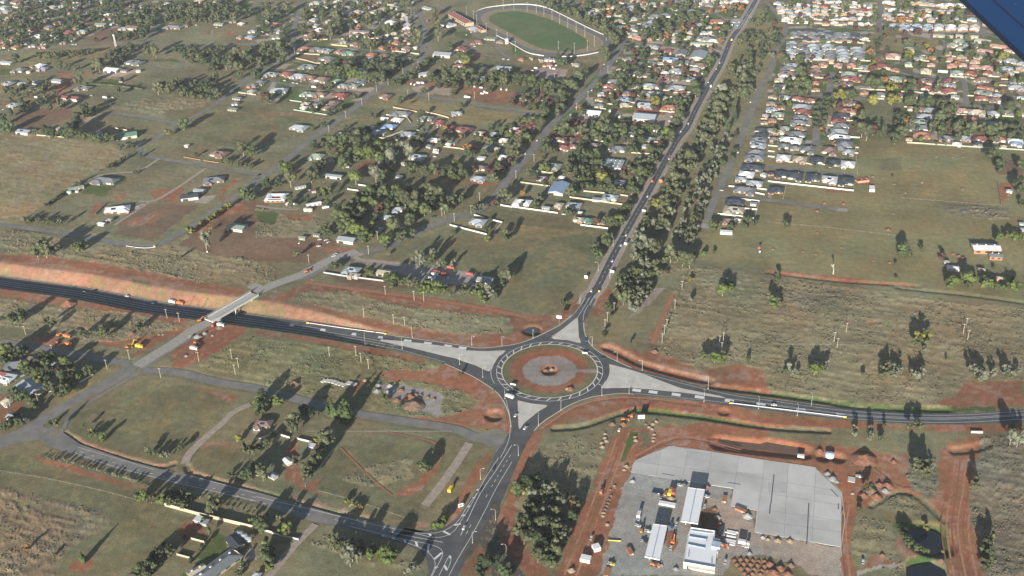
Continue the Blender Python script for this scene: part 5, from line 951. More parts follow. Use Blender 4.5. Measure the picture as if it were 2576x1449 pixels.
23 40 40 110 g;30 110 90 g;20 200 70 m;330 30 100 m;380 60 80 m;310 140 50 m;430 70 60 m;580 130 50 c;690 60 110 d;740 90 110 m;660 130 60 c;320 240 100 l;350 260 80 l;560 240 120 g;570 190 110 g;540 290 90 g;610 210 80 g;740 250 100 m;760 300 100 d;800 280 90 m;730 310 80 m;830 100 110 l;860 90 80 l;820 150 60 d;900 160 80 g;870 200 110 m;960 250 80 m;910 340 130 y;900 310 100 g;960 380 110 m;940 340 100 m;1010 330 80 m;1120 250 90 r;1160 300 100 r;1130 320 80 g;1190 260 90 g;1230 290 90 g;1190 400 100 l;1160 440 70 m;1240 470 90 m;1290 380 100 m;1320 290 130 m;1340 260 110 m;1370 250 90 l;1390 300 80 d;1350 190 90 g;1400 160 100 g;1430 130 90 m;1470 80 100 m;1420 60 70 m;1370 30 80 m;1500 30 70 m;1450 190 80 g;1280 130 60 g;1190 50 110 m;1240 60 80 m;670 380 90 m;690 420 80 m;640 460 90 g;590 490 110 g;560 500 70 r;340 370 90 r;320 390 70 m;400 360 90 g;110 500 90 o;260 540 90 g;270 560 80 g;240 620 90 m;90 610 60 g;50 50 90 g;170 290 90 g;230 310 70 m;430 320 60 m;250 350 60 r;580 650 60 m;600 690 80 m;550 690 70 m;850 780 90 r;950 770 90 m;1000 780 110 m;1060 770 130 l;1030 820 110 m;1080 800 100 m;1150 640 110 m;1180 630 90 m;1120 660 80 g;1200 580 90 d;960 940 130 m;940 980 120 m;990 930 100 m;840 1040 100 m;860 1110 110 m;820 1070 80 m;900 1120 80 l;530 1200 0.1 m;1120 700 70 m;1060 480 90 g;1100 470 80 g;1010 470 80 m;700 720 40 d
23 1780 120 130 g;1830 150 110 g;1700 170 110 g;1660 210 100 g;1770 200 110 m;1840 240 110 g;1700 250 110 g;1620 230 90 g;1780 260 100 g;1870 80 90 d;1900 60 80 d;1690 90 80 g;1640 350 130 g;1710 360 110 g;1600 390 110 d;1560 430 110 g;1630 450 110 g;1680 430 110 g;1590 500 110 g;1660 500 90 g;1530 560 110 g;1510 620 90 g;1550 600 90 m;1640 600 90 g;1440 590 110 y;1400 600 80 m;1530 690 110 g;1600 690 110 s;1570 720 90 g;1500 750 90 g;1540 810 110 g;1500 830 90 d;1400 790 110 s;1350 770 110 g;1440 780 90 d;1340 840 100 g;1290 920 130 s;1250 960 120 s;1310 990 130 s;1360 1020 130 s;1260 1040 120 s;1430 1030 130 g;1460 1060 110 g;1480 1020 90 g;1230 1120 110 s;1260 1150 90 g;1330 1130 110 d;1330 1200 110 s;1360 1240 90 s;1440 1220 110 g;1600 1100 150 g;1640 1120 130 g;1570 1150 110 g;1720 1150 130 g;1790 1170 130 g;1760 1200 110 m;1830 1150 90 g;1540 1180 90 g;1660 1180 100 g;1250 1300 110 l;1220 1280 90 g;1190 1340 100 m;1120 1350 110 m;1090 1380 90 m;1400 1310 90 l;1370 1330 80 g;1290 1400 90 m;1370 1420 80 g;1160 1420 110 m;1100 1430 90 m;1070 1340 60 m
23 2040 60 90 s;2080 50 90 d;2000 100 80 g;2090 130 80 s;2120 180 80 m;2060 190 70 d;2040 240 70 s;1980 220 70 d;1960 300 70 d;1990 290 70 s;1910 280 70 d;1940 330 70 g;1980 370 70 s;1900 340 60 g;1870 390 70 s;1920 420 60 d;1950 470 60 s;1970 500 60 s;1860 430 60 g;1850 500 60 s;1790 480 60 g;1760 530 60 g;1770 570 60 s;1830 560 60 g;1880 590 60 s;1900 620 70 s;1930 650 60 g;1950 590 60 s;1860 650 60 d;1790 620 60 s;1720 620 60 g;1730 670 60 s;1820 700 60 g;1880 720 80 d;1850 760 80 g;1820 790 80 g;1850 850 80 s;1700 840 60 g;1680 890 90 s;1610 930 60 s;1790 870 80 g;1760 910 80 d;1820 930 80 g;1800 960 80 s;1780 990 80 g;1860 900 60 g;1740 840 60 d;1890 670 60 s;2110 90 60 g;2150 60 60 d;1750 420 60 d;1560 1290 50 r;1790 1360 60 y;1920 1110 70 l;2170 1380 90 l;2200 1400 60 l;2030 1080 50 m;2370 760 100 m;2200 830 80 m;2030 830 100 m;2330 770 60 d;2450 780 60 m;2250 60 60 m;2210 140 60 m
33 1180 60 120 g;1120 100 120 g;1080 80 100 g;1200 110 110 g;1270 150 110 s;1250 220 90 s;1220 100 90 g;1330 110 90 s;1340 80 90 g;1160 150 80 g;970 180 90 m;990 210 70 m;1060 60 90 m;1130 30 100 m;1200 20 120 l;1290 30 110 g;1370 30 90 l;1040 30 80 g;530 140 70 m;510 160 70 m;1260 50 80 l;1800 120 70 s;2040 700 120 l;2100 710 110 l;1960 700 90 g;1920 690 80 g;2130 680 90 g;2380 715 60 m;2120 20 130 l;2200 20 100 l;930 460 60 d;990 300 60 g;1190 560 50 g
24 1370 1060 120 m;1340 1100 90 m;1400 1100 80 m;1550 1060 60 g;1750 1120 80 r;2350 930 90 l;2420 930 90 l;2480 940 90 l;2550 950 80 l;2310 950 80 l;1870 1390 130 l;1820 1420 110 l;1920 1380 100 m;2030 1360 130 l;2080 1380 90 m;2180 1410 110 l;2250 1410 100 l;2290 1430 90 m;2400 1430 90 l;2490 1430 110 l;2010 1420 80 m;2280 100 130 m;2310 130 90 d;2330 200 100 m;2330 250 80 m;2230 90 80 d;2540 210 90 m;2500 400 100 d;2550 460 90 m;2540 370 90 d;2560 590 60 d;2460 1360 50 d;1250 330 30 m;2270 1240 40 m;90 1340 80 d;1290 1210 40 m;180 800 90 m;1290 1340 30 m
34 40 130 110 l;60 170 100 l;110 150 80 g;20 100 90 g;210 810 90 s;250 850 80 s;180 840 70 m;470 820 120 l;530 830 100 l;440 810 80 l;590 760 70 s;580 820 70 s;300 850 60 s;960 870 50 m;1190 780 90 g;1180 830 90 g;1210 870 90 g;1150 880 80 g;1290 810 90 s;1320 840 90 s;1280 870 80 s;1160 800 80 g;1470 860 80 s;1500 880 90 s;1540 850 80 s;1570 840 80 s;1450 880 60 g;1520 500 120 y;1600 480 110 y;1570 460 100 g;1530 540 90 g;1480 560 90 g;1600 560 90 g;1580 620 70 s;2060 810 90 s;2110 850 80 s;2160 830 90 s;2170 880 100 s;2120 910 80 s;2280 840 70 s;2260 870 60 s;2410 810 90 s;2430 850 80 s;2390 850 70 s;2530 830 60 s;2040 850 60 g;880 1410 70 s;1030 1420 70 s;1180 1410 60 g;1440 1400 110 g;1540 1410 100 g;1500 1380 80 g;2460 1410 80 g;2560 1430 80 s;1800 720 30 g
31 200 260 110 m;180 300 90 m;220 290 80 m;100 320 100 m;470 330 80 g;510 370 70 g;540 340 60 g;800 440 100 m;850 450 80 m;970 450 80 m;1050 420 90 g;1040 470 80 g;1060 450 70 l;1010 390 50 d;1400 380 70 d;1380 420 60 g;20 310 50 m;60 640 140 l;130 640 110 m;200 650 110 d;260 620 80 m;90 690 90 l;240 780 110 l;260 830 110 m;220 800 90 l;430 700 90 l;520 700 90 l;480 720 80 l;650 730 110 l;680 740 80 l;380 830 80 m;350 860 70 l;380 930 90 y;360 920 70 l;130 1050 110 m;180 1090 100 m;240 1090 100 m;300 1130 100 m;350 1180 90 m;160 1100 90 m;330 1100 80 m;490 990 100 g;550 1030 110 g;610 1060 90 m;620 1030 80 m;640 900 130 m;690 930 90 d;720 880 100 d;620 870 110 m;780 900 80 l;900 820 100 m;880 850 80 m;920 840 70 g;760 1030 50 l;80 1370 100 m;130 1330 110 m;190 1350 90 m;40 1400 80 m;170 1300 80 d;260 610 60 m;420 650 60 l;560 810 90 r;520 840 70 m;910 1430 50 y;570 1370 80 g;500 1360 60 m;30 720 90 d;850 1390 60 g
32 750 1190 100 p;780 1230 90 p;720 1230 80 p;880 1190 110 p;920 1220 120 p;900 1260 110 p;850 1230 90 p;190 1110 110 l;240 1150 100 l;170 1160 90 l;20 1130 80 l;60 1090 120 d;10 1180 80 p;90 1200 90 d;480 1240 110 d;540 1260 90 d;370 1330 150 g;340 1380 130 g;400 1390 110 g;20 1260 80 d;70 1250 90 m;2040 880 50 g;1300 1090 70 g;1290 1130 70 g;0 1140 90 l;1420 1210 60 g;620 1260 60 m
41 900 30 70 m;1030 40 80 l;1020 70 60 l;950 20 70 m;1480 180 70 s;1500 210 60 m;1560 210 60 m;1600 230 70 m;1640 230 60 s;1690 230 60 s;1820 160 70 m;2410 60 90 y;2390 80 60 y;2480 190 110 g;2460 160 90 g;2550 210 80 g;2530 170 90 g;2300 430 60 m;2350 450 60 g;2450 450 110 m;2520 430 130 d;2500 480 90 g;2540 350 110 d;2440 420 70 d;1400 660 100 l;1440 640 100 l;1400 640 80 m;1530 660 90 g;1500 680 70 g;1620 680 110 l;1640 650 90 l;1580 700 70 l;1710 700 80 g;1760 710 70 g;1840 730 100 m;1860 710 80 m;2130 760 130 g;2170 720 130 g;2120 700 110 g;2100 790 90 g;1820 1260 1 m;820 1255 75 p;270 1160 70 o;530 1235 45 l;1710 1210 110 g;1680 1180 100 g;1750 1200 90 g;1580 1210 90 m;1540 1230 70 m;1860 1060 60 m;1400 1370 120 m;1450 1390 110 m;1380 1420 110 m;1500 1360 100 m;1650 1130 50 m;2420 1300 70 l;2440 1330 60 l;1930 1290 60 d;2570 950 60 m;2530 880 70 l;2030 1160 70 m;2100 1000 80 g;2400 1420 70 m;2550 1050 60 m;2060 880 60 l;1900 640 70 g;1770 640 60 g
42 660 40 120 g;720 70 130 g;760 100 100 g;690 110 130 g;620 80 80 y;600 230 130 g;620 280 110 g;560 330 120 g;500 380 130 g;520 430 110 g;470 450 100 g;550 390 110 g;640 160 90 r;100 100 80 g;110 130 70 g;400 280 90 g;390 330 80 g;60 420 130 g;100 450 90 g;30 380 110 g;160 20 70 l;30 150 60 m;1700 350 120 m;1680 380 100 g;1740 360 90 m;1650 340 80 m;920 700 60 y;960 730 60 y;1040 740 50 o;1060 760 50 o;900 690 50 m;1000 740 50 m;240 890 100 g;210 870 80 m;260 1000 110 l;330 970 120 l;290 950 100 l;310 1010 100 l;40 930 130 m;60 960 120 m;20 900 110 g;90 1110 110 g;80 1160 120 g;120 1200 120 m;70 1240 120 m;130 1280 120 m;150 1220 100 m;110 1330 100 m;140 1360 90 l;60 1200 90 g;770 1110 130 g;820 1130 100 g;860 1130 80 g;900 1240 140 s;960 1220 150 s;940 1280 140 s;1010 1250 120 s;1050 1230 90 s;1170 1200 110 l;1160 1240 110 l;1190 1220 90 l;1310 1210 160 l;1330 1260 160 l;1280 1260 120 l;1370 1240 120 l;1560 1380 110 s;1530 1400 100 s;1240 1290 60 g;1900 900 90 l;1860 930 100 l;1820 940 90 l;1800 960 70 l
42 2300 1320 150 d;2380 1300 110 d;2480 1380 130 d;2230 1380 110 d;2250 1440 110 m;2520 1430 120 d
43 60 560 130 m;130 500 120 m;180 520 120 m;220 480 100 m;100 610 110 m;270 480 80 l;360 570 110 s;340 600 80 s;350 520 90 m;460 600 90 m;430 560 80 d;510 670 110 s;490 710 80 s;170 730 110 g;200 770 110 g;240 740 80 m;130 750 90 g;340 790 110 s;310 820 80 s;440 740 80 m;400 700 90 d;300 700 80 m;640 730 110 o;610 760 110 o;660 770 90 r;600 700 70 o;640 670 80 g;570 650 70 g;320 920 130 g;290 940 90 g;380 910 90 g;110 900 140 g;90 960 120 g;150 950 120 g;60 1010 110 g;170 1020 110 g;120 1060 130 g;470 920 110 g;430 960 110 g;500 970 110 g;550 1000 110 g;450 1030 110 m;540 1060 90 g;340 1030 90 y;380 1060 90 m;270 1090 130 m;220 1080 110 g;330 1130 130 m;270 1160 120 m;390 1140 100 y;400 1190 120 m;330 1210 110 g;260 1240 130 g;330 1280 120 m;390 1310 130 m;410 1250 110 m;480 1190 70 y;450 1090 90 g;220 700 100 d;280 860 90 d;100 850 90 g;30 590 90 l;420 820 90 d;400 620 90 d;490 850 90 d
44 870 20 70 s;1030 40 80 s;1020 70 50 s;1540 370 110 g;1500 330 120 g;1560 320 110 g;1580 410 110 g;1480 390 80 g;1600 440 90 g;1520 290 80 m;1640 360 60 s;1010 560 90 g;980 580 80 g;1380 1040 90 m;1410 1090 100 m;1440 1130 90 m;1480 1160 80 m;1530 1170 70 m;1370 1000 80 m;1330 970 70 d;1590 1210 80 l;930 780 60 m;2080 560 90 g;2100 470 90 g;2450 50 130 s;2520 80 120 s;1140 60 70 m;2200 1100 110 m;2180 1180 100 m;2230 1250 110 m;2200 1350 110 m;2260 1050 90 g;1600 970 70 y''')
zone('''11 150 35 75 mdgdm 0,0 1640,0 1500,250 1000,240 850,400 400,470 0,520
11 60 55 100 ggdm 1600,60 2300,20 2500,120 2250,210 1700,240 1640,160
11 18 45 80 gmd 1200,700 1000,640 1050,560 1200,470 1400,440 1250,560
11 26 55 100 gmd 1900,470 2576,480 2576,760 2350,760 2200,650 1750,560
11 24 50 90 gmd 1500,880 2200,760 2100,1000 1900,980
11 20 50 80 gmd 0,900 480,820 700,1100 200,1120
11 22 60 90 dmg 1580,200 1640,60 1500,60 1350,160 1480,380
12 110 40 80 gmdm 0,40 1580,0 1600,520 1080,560 900,400 430,380 0,420
12 22 60 110 ggd 60,440 300,470 380,480 340,560 0,720
12 34 60 100 mdlm 640,660 900,620 1420,640 1300,760 1200,830 860,780
12 12 50 80 mdg 1280,600 1600,560 1640,600 1400,680
12 26 40 80 gmmr 1150,1260 2576,1250 2576,1449 1160,1449
12 30 50 80 mgd 1340,830 1500,770 1640,640 1700,620 1560,790
12 26 60 90 mgd 1700,690 2300,690 2400,850 1800,860
12 14 60 100 mgdg 2300,730 2576,740 2576,820 2350,860
13 150 40 80 mmgdmro 700,0 2300,0 2130,560 1200,440 1150,330 1060,260 600,60
13 30 60 100 gggd 280,20 480,0 700,110 1040,300 1100,420 1000,480 1020,380 800,240 440,80
13 24 60 100 mdm 0,760 500,830 700,760 560,900 0,830
13 30 50 80 gmdr 0,940 600,900 560,1000 400,1140 0,1070
13 120 40 75 mmgdr 1150,470 2000,600 1900,1000 1640,1100 800,1060 900,880 1050,700
13 70 60 110 mmgdrl 0,1210 460,1180 600,1180 1000,1270 1650,1290 1560,1449 330,1449 150,1449
13 30 60 110 ggggds 2200,640 2450,640 2330,960 2180,960 2100,900 1950,1120 1840,1430 2060,1449 2170,1060
13 22 50 80 gggd 2240,320 2576,320 2576,560 2400,600 2300,480
14 210 35 75 mmglyrogm 60,0 2576,240 2576,1449 1400,1449 1380,1050 940,1010 900,1449 0,1449 0,960
14 90 35 65 mmglor 200,0 1950,0 2100,300 1200,320 500,230 90,180
14 16 60 100 ggm 0,320 140,360 80,640 0,700
14 40 60 90 mmgr 1600,1020 1850,1040 2000,1260 2576,1280 2576,1360 1800,1360 1640,1300
21 24 25 45 mdm 780,380 950,320 680,470 640,500 450,620 460,610 700,450
21 12 40 70 gm 200,750 640,790 620,810 190,770
21 8 30 50 gmd 1010,270 1300,110 1310,115 1040,270
21 10 25 45 dm 1340,290 1500,180 1510,190 1360,290
22 24 60 120 mmldg 500,0 1000,10 1500,20 1600,60 1340,330 1250,420 1150,440 1140,200 900,120 560,60
22 26 60 120 mmldg 1240,450 1500,450 1900,450 1900,650 1700,700 1500,680 1300,600 1280,540
22 16 60 110 mld 820,640 1100,480 1200,560 1300,750 1100,850 860,840
22 26 50 90 mgdr 1500,200 2100,220 2576,160 2500,260 2100,320 1600,300
23 24 70 110 mmgd 620,100 860,120 1000,460 700,460 640,380
23 16 60 90 mmg 1200,200 1400,150 1330,360 1220,500 1160,440
23 22 60 110 ggggsd 1640,120 1900,0 1960,60 1840,300 1720,480 1640,620 1600,980 1520,1180 1220,1180 1200,900 1320,760 1420,600 1560,380
23 14 50 80 sgsd 2000,0 2200,0 2100,240 2000,440 1960,680 1860,980 1620,980 1740,620 1880,340
23 12 70 110 gsmg 1080,1300 1460,1200 1540,1200 1420,1449 1040,1449
23 12 40 70 mgm 2030,780 2500,740 2450,830 2060,860
24 16 30 50 mm 60,60 870,80 880,300 540,240 60,200
31 26 60 110 mdlm 0,600 420,640 700,760 900,820 700,1040 420,960 260,860 0,740
33 14 70 110 ggs 1050,20 1380,20 1330,140 1260,220 1080,120
34 9 40 60 sg 2040,800 2300,880 2540,840 2530,860 2100,930
41 16 60 110 mdg 1350,1390 1650,1200 1720,1180 1500,1449 1340,1449
41 14 60 90 gmd 1640,620 1900,600 1880,740 1680,720
43 22 70 130 ggggmsdy 60,560 300,470 560,640 680,760 580,980 450,1260 420,1370 230,1240 60,1020 40,900 180,760
42 14 70 110 gmd 700,1060 1200,1160 1140,1260 760,1140''')
# sapling rows beside the bottom road
SHR = []
Rs = random.Random(3)
for (x0, y0), (x1, y1), n in (((440, 240), (1480, 530), 40), ((1930, 640), (2576, 840), 14), ((-60+2636, 780), (2700, 830), 2)):
    for i in range(n):
        u = i/max(1, n-1); SHR.append((T('41', x0+(x1-x0)*u+Rs.uniform(-12, 12), y0+(y1-y0)*u+Rs.uniform(-14, 8)), Rs.uniform(5, 10)))
for s_, a, b, n in (('21', (230, 765), (640, 800), 16), ('44', (880, 830), (1200, 900), 0)):
    for i in range(n): SHR.append((T(s_, a[0]+(b[0]-a[0])*i/n+Rs.uniform(-9, 9), a[1]+(b[1]-a[1])*i/n), Rs.uniform(7, 11)))
ROADPTS = np.concatenate([np.array([q[:2] for q in L]) for L, wd in FLATS]); ROADW = np.concatenate([np.full(len(L), wd) for L, wd in FLATS])
HP = np.array([h['p'][:2] for h in houses]); HW = np.array([max(h['w'], h['d']) for h in houses])
HR = dict(g=1.5, d=1.2, l=1.15, y=1.05, o=1.0, r=1.0, p=1.9, s=1.5, c=2.8, m=1.2)
tl = []
for X, Y, wpx, k, rnd in TREES:
    if wpx < .3: continue
    hh = 6.0
    for _ in range(3):
        p = gnd(X, Y, hh*.5); p[2] = 0; w_ = wpx/ppm(p); w_ = min(w_, 17); hh = w_*HR[k]*(.95 if w_ > 3 else 1)
    if rnd:
        d = np.hypot(ROADPTS[:, 0]-p[0], ROADPTS[:, 1]-p[1])-ROADW
        if d.min() < w_*.32-.3: continue
        dh = np.hypot(HP[:, 0]-p[0], HP[:, 1]-p[1])-HW*.5
        if dh.min() < w_*.12: continue
        if np.hypot(p[0]-C0[0], p[1]-C0[1]) < 60: continue
    tl.append((p, w_, hh, k, wpx))
tl.sort(key=lambda q: -q[4])
protos = {}
for k in TK:
    for v in range(3):
        V, F = crown_geo(k, 100+v*17+ord(k), 11 if k not in 'pc' else 9, 620 if k not in 'c' else 420, .042 if k not in 'pc' else .026); cm = me_from(V, F, TM[k], 'crown')
        V, F = trunk_geo(k, v); protos[k, v] = (cm, me_from(V, F, barkm, 'trunk'), 0.5/(.46 if k not in 'pc' else (.30 if k == 'p' else .14)))
fp = {(k, v): crown_geo(k, 500+v*13+ord(k), 7 if k not in 'pc' else 6, 70, .085 if k not in 'pc' else .05) for k in TK for v in range(5)}
NT = 300; Rt = random.Random(21); SV = []; SF = []; SM = []; n = 0; tk = list(TK)
for i, (p, w_, hh, k, wpx) in enumerate(tl):
    sx = w_/(.92 if k not in 'pc' else (.60 if k == 'p' else .28)); rz = Rt.uniform(0, 6.28)
    if i < NT:
        name = {'p': 'pine_tree', 'c': 'cypress_tree', 'g': 'gum_tree', 's': 'gum_tree'}.get(k, 'tree')
        root = empty(name, p, rz); root.scale = (sx, sx, hh); cm, tm, _ = protos[k, Rt.randrange(3)]
        for nm, me in (('crown', cm), ('trunk', tm)):
            o = bpy.data.objects.new(nm, me); C.objects.link(o); o.parent = root
        tag(root, None, 'tree', 'trees'); reg(TK[k][0], p, root)
    else:
        V, F = fp[k, Rt.randrange(5)]; c, s = math.cos(rz), math.sin(rz); q = Rt.uniform(.88, 1.12)
        SV.append(np.stack([p[0]+(V[:, 0]*c-V[:, 1]*s)*sx*q, p[1]+(V[:, 0]*s+V[:, 1]*c)*sx*q, V[:, 2]*hh], 1)); SF.append(F+n); SM.append(np.full(len(F), tk.index(k))); n += len(V); reg(TK[k][0], p, None)
me = me_from(np.concatenate(SV), np.concatenate(SF), [TM[k] for k in tk], 'far_trees'); me.polygons.foreach_set('material_index', np.concatenate(SM).astype(np.int32)); me.update()
o = bpy.data.objects.new('far_trees', me); C.objects.link(o); tag(o, 'mass of smaller trees through the suburbs and paddocks', 'trees', kind='stuff')
print('trees', len(tl))
shm = TM['g']; bush = [me_from(*crown_geo('m', 900+v, 5, 160, .08), TM['s' if v else 'g'], 'foliage') for v in range(3)]
for (X, Y), hpx in SHR:
    p = gnd(X, Y, 1.2); p[2] = 0; r_ = hpx/ppm(p)
    o = bpy.data.objects.new('shrub', bush[Rt.randrange(3)]); C.objects.link(o); o.location = tuple(p); o.scale = (r_*1.0, r_*1.0, r_*1.15); o.rotation_euler = (0, 0, Rt.random()*6)
    tag(o, None, 'shrub', 'planted saplings in a row'); reg('small grey-green planted shrub', p, o)
# low scrub tufts
iv, ifc = ICO[0]; r_ = np.random.default_rng(77); k_ = len(SCRUB); sc_ = r_.uniform(.25, .8, (k_, 1, 1))*np.clip(SCRUB[:, 1]/800, .8, 1.5)[:, None, None]
SVx = SCRUB[:, None, :]+iv[None]*sc_*(1+(r_.random((k_, len(iv), 1))-.5)*.8)*np.array([1.25, 1.0, .75]); SFx = (ifc[None]+(np.arange(k_)*len(iv))[:, None, None]).reshape(-1, 3)
me = me_from(SVx.reshape(-1, 3), SFx, [mat('scrub_tuft', (.062, .066, .040), .95, .3, .5), mat('dry_scrub_tuft', (.125, .110, .070), .95, .3, .5)], 'scrub_tufts'); me.polygons.foreach_set('material_index', np.repeat((r_.random(k_) < .55).astype(np.int32), len(ifc))); me.update()
o = bpy.data.objects.new('scrub_tufts', me); C.objects.link(o); tag(o, 'low dry scrub tufts across the rough paddocks', 'scrub', kind='stuff')
def wire_fence(t, st, label, step=9):
    L = smooth_line([gnd(*p) for p in pts(t, st)], step); o = L[0]; r = empty('wire_fence', o); m = MB(); q = MB()
    for a, b in zip(L[:-1], L[1:]):
        a = a-o; b = b-o; q.box(a[0], a[1], .65, .16, .16, 1.3)
        for z in (.5, .85, 1.2): m.bar((a[0], a[1], z), (b[0], b[1], z), .035)
    m.build('wire', lampw, r); pq = q.build('post', barkm, r); pq['kind'] = 'stuff'; tag(r, label, 'wire fence', 'paddock wire fences')
lampw = mat('fence_wire', (.25, .24, .22), .6)
for t, st, lb in [('21', '340,690 460,620 700,440 1000,280', 'wire fence along the golden field edge'), ('21', '1560,960 1900,720 2330,420', 'wire fence inside the lane bend beside the red paddock'), ('41', '0,395 500,480 1000,590 1380,690 1660,740', 'long wire fence across the green field to the cream wall'),
  ('24', '0,790 600,845 1300,925', 'wire fence across the middle of the green paddock'), ('24', '1330,560 1330,1380', 'wire fence dividing the two right-hand paddocks'), ('24', '1340,545 1900,590 2340,622', 'wire fence between the mown field and the rough strip'), ('12', '1700,1360 1700,1360 2000,1400', 'short wire fence behind the cream-fenced cul-de-sac'),
  ('34', '0,570 600,575 1100,590', 'wire fence through the middle of the scrub'), ('42', '1960,0 500,0', 'wire fence along the upper edge of the triangular paddock'), ('42', '640,600 1000,700 1500,870', 'wire fence between the paddock and the bottom road'), ('31', '0,365 500,450 1000,540 1200,540', 'wire fence above the orange machines'), ('22', '900,860 1080,1100', 'wire fence by the pale shed')]: wire_fence(t, st, lb)
# hedges
def hedge(t, s, wd, h, k, label):
    L = smooth_line([gnd(*p) for p in pts(t, s)], 1.5); r = np.random.default_rng(len(s)); mb = MB()
    V = []; F = []; nn = 0; iv, ifc = ICO[1]
    for q in L:
        for _ in range(2): c = q+np.array([r.uniform(-.3, .3)*wd, r.uniform(-.3, .3)*wd, h*r.uniform(.35, .6)]); V.append(c+iv*(1+(r.random(len(iv))-.5)*.6)[:, None]*[wd*.5, wd*.5, h*.5]); F.append(ifc+nn); nn += len(iv)
    me = me_from(np.concatenate(V), np.concatenate(F), TM[k], 'hedge'); o = bpy.data.objects.new('hedge', me); C.objects.link(o); tag(o, label, 'hedge'); return o
hedge('11', '870,850 1150,870 1430,905', 3.2, 3.4, 'm', 'long clipped dark green hedge below the grey-roofed homestead')
hedge('21', '1010,270 1300,110', 1.8, 1.8, 'd', 'thin dark hedge running from the lane to the brown field edge')
hedge('21', '460,620 680,470 940,330', 2.2, 2.0, 'd', 'dark hedge along the golden field beside the small sheds')
# ------------------------------------------------------------------ dead tree
def dead_tree(p, h, label):
    root = empty('dead_tree', p); mb = MB(); R = random.Random(4)
    def br(a, d, L, w_, n):
        b = a+d*L; mb.bar(tuple(a), tuple(b), w_); 
        if n:
            for _ in range(3): e = (d+Vector((R.uniform(-.6, .6), R.uniform(-.6, .6), R.uniform(-.05, .3)))).normalized(); br(b, e, L*.66, w_*.6, n-1)
    br(Vector((0, 0, 0)), Vector((0, 0, 1)), h*.3, .7, 4); mb.build('branches', mat('bleached_wood', (.42, .38, .33), .9), root)
    tag(root, label, 'tree')
dead_tree(gnd(*T('24', 655, 1310)), 15, 'tall bare dead white tree standing alone in the green paddock')
# ------------------------------------------------------------------ motorway bridge
steel = mat('galvanised_steel', (.36, .37, .38), .45, .08, .6, metal=.4); yellowm = mat('yellow_terminal', (.75, .52, .03), .6); whitem = mat('white_metal', (.60, .60, .60), .5, .05, .5)
def bridge():
    a = gnd(*T('31', 2100, 325), 1.0); b = gnd(641, 739, 1.0); d = (b-a); L = np.linalg.norm(d[:2]); rz = math.atan2(d[1], d[0]); m = (a+b)/2
    root = empty('motorway_bridge', (m[0], m[1], 0), rz); MB().box(0, 0, .45, L, 12, 1.1).build('deck', conc, root); MB().box(0, 0, 1.03, L-1, 9.6, .06).build('roadway', mat('deck_concrete', (.33, .33, .33), .85, .06, .3), root)
    for s in (-1, 1):
        br = MB().box(0, s*5.6, 1.55, L, .45, 1.1).build('barrier', conc, root); f = MB(); n = int(L/1.3)
        for k in range(n+1): f.box(-L/2+.3+k*(L-.6)/n, s*5.6, 3.0, .2, .2, 2.0)
        for z in (2.3, 3.1, 3.9): f.box(0, s*5.6, z, L, .08, .09)
        f.build('safety_screen', steel, br)
        MB().box(s*(L/2-6), 0, -3.6, 9, 13.4, 6.8).build('abutment', conc, root)
    f = MB(); 
    for y in (-4, 0, 4): f.cyl(0, y, -6.5, -.4, .6, .6, 10)
    f.box(0, 0, -.5, 1.6, 11.6, .9).build('pier', conc, root)
    g = MB()
    for y in (-4, -1.3, 1.3, 4): g.box(0, y, -.3, L-9, .8, .8)
    g.build('girder', mat('girder_concrete', (.30, .29, .28), .9), root)
    tag(root, 'pale concrete road bridge with caged sides crossing the sunken motorway', 'bridge')
bridge()
# ------------------------------------------------------------------ poles, lamps, masts
wood = mat('weathered_pole_wood', (.30, .27, .22), .9, .15, 1); lampm = mat('lamp_steel', (.42, .43, .43), .5, .05, 1, metal=.3)
def pole(): 
    r = empty('power_pole', (0, 0, 0)); MB().cyl(0, 0, 0, 10.5, .26, .17, 7).build('pole', wood, r); MB().box(0, 0, 9.9, 2.7, .16, .2).build('crossarm', wood, r)
    i = MB(); [i.cyl(x, 0, 10.0, 10.3, .07, .07, 5) for x in (-1.1, -.5, .5, 1.1)]; i.build('insulator', whitem, r); return r
def lamp():
    r = empty('street_lamp', (0, 0, 0)); MB().cyl(0, 0, 0, 9.3, .15, .09, 7).build('pole', lampm, r); MB().cyl(0, 0, 0, .35, .45, .45, 8).build('footing', conc, r)
    m = MB(); P = [(0, 0, 9.3), (.25, 0, 9.9), (.9, 0, 10.3), (2.4, 0, 10.4)]; [m.bar(a, b, .11) for a, b in zip(P[:-1], P[1:])]; m.build('arm', lampm, r); MB().box(2.9, 0, 10.38, 1.0, .36, .16).build('lamp_head', whitem, r); return r
def mast():
    r = empty('floodlight_mast', (0, 0, 0)); MB().cyl(0, 0, 0, 17, .25, .14, 7).build('pole', lampm, r); m = MB(); m.box(0, 0, 17, 3.0, .2, .2); [m.box(x, -.2, 17.4, .7, .35, .55) for x in (-1.1, 0, 1.1)]; m.build('floodlights', whitem, r); return r
def copy_tree(o, parent=None):
    c = o.copy(); C.objects.link(c); c.parent = parent
    for ch in list(o.children): copy_tree(ch, c)
    return c
def put(proto, used, p, rz, sc=1):
    o = proto if not used[0] else copy_tree(proto); used[0] = True; o.location = tuple(map(float, p)); o.rotation_euler = (0, 0, rz); o.scale = (sc, sc, sc); return o
def spread(mk, spec, look, cat, group, rot):
    pr = mk(); used = [False]
    for ln in spec.split('\n'):
        t, rest = ln.split(' ', 1)
        for q in rest.split(';'):
            x, y = map(float, q.split()[:2]); p = gnd(*T(t, x, y)); 
            if t == '31' and 'lamp' not in cat: pass
            o = put(pr, used, p, rot(p)); tag(o, None, cat, group); reg(look, p, o)
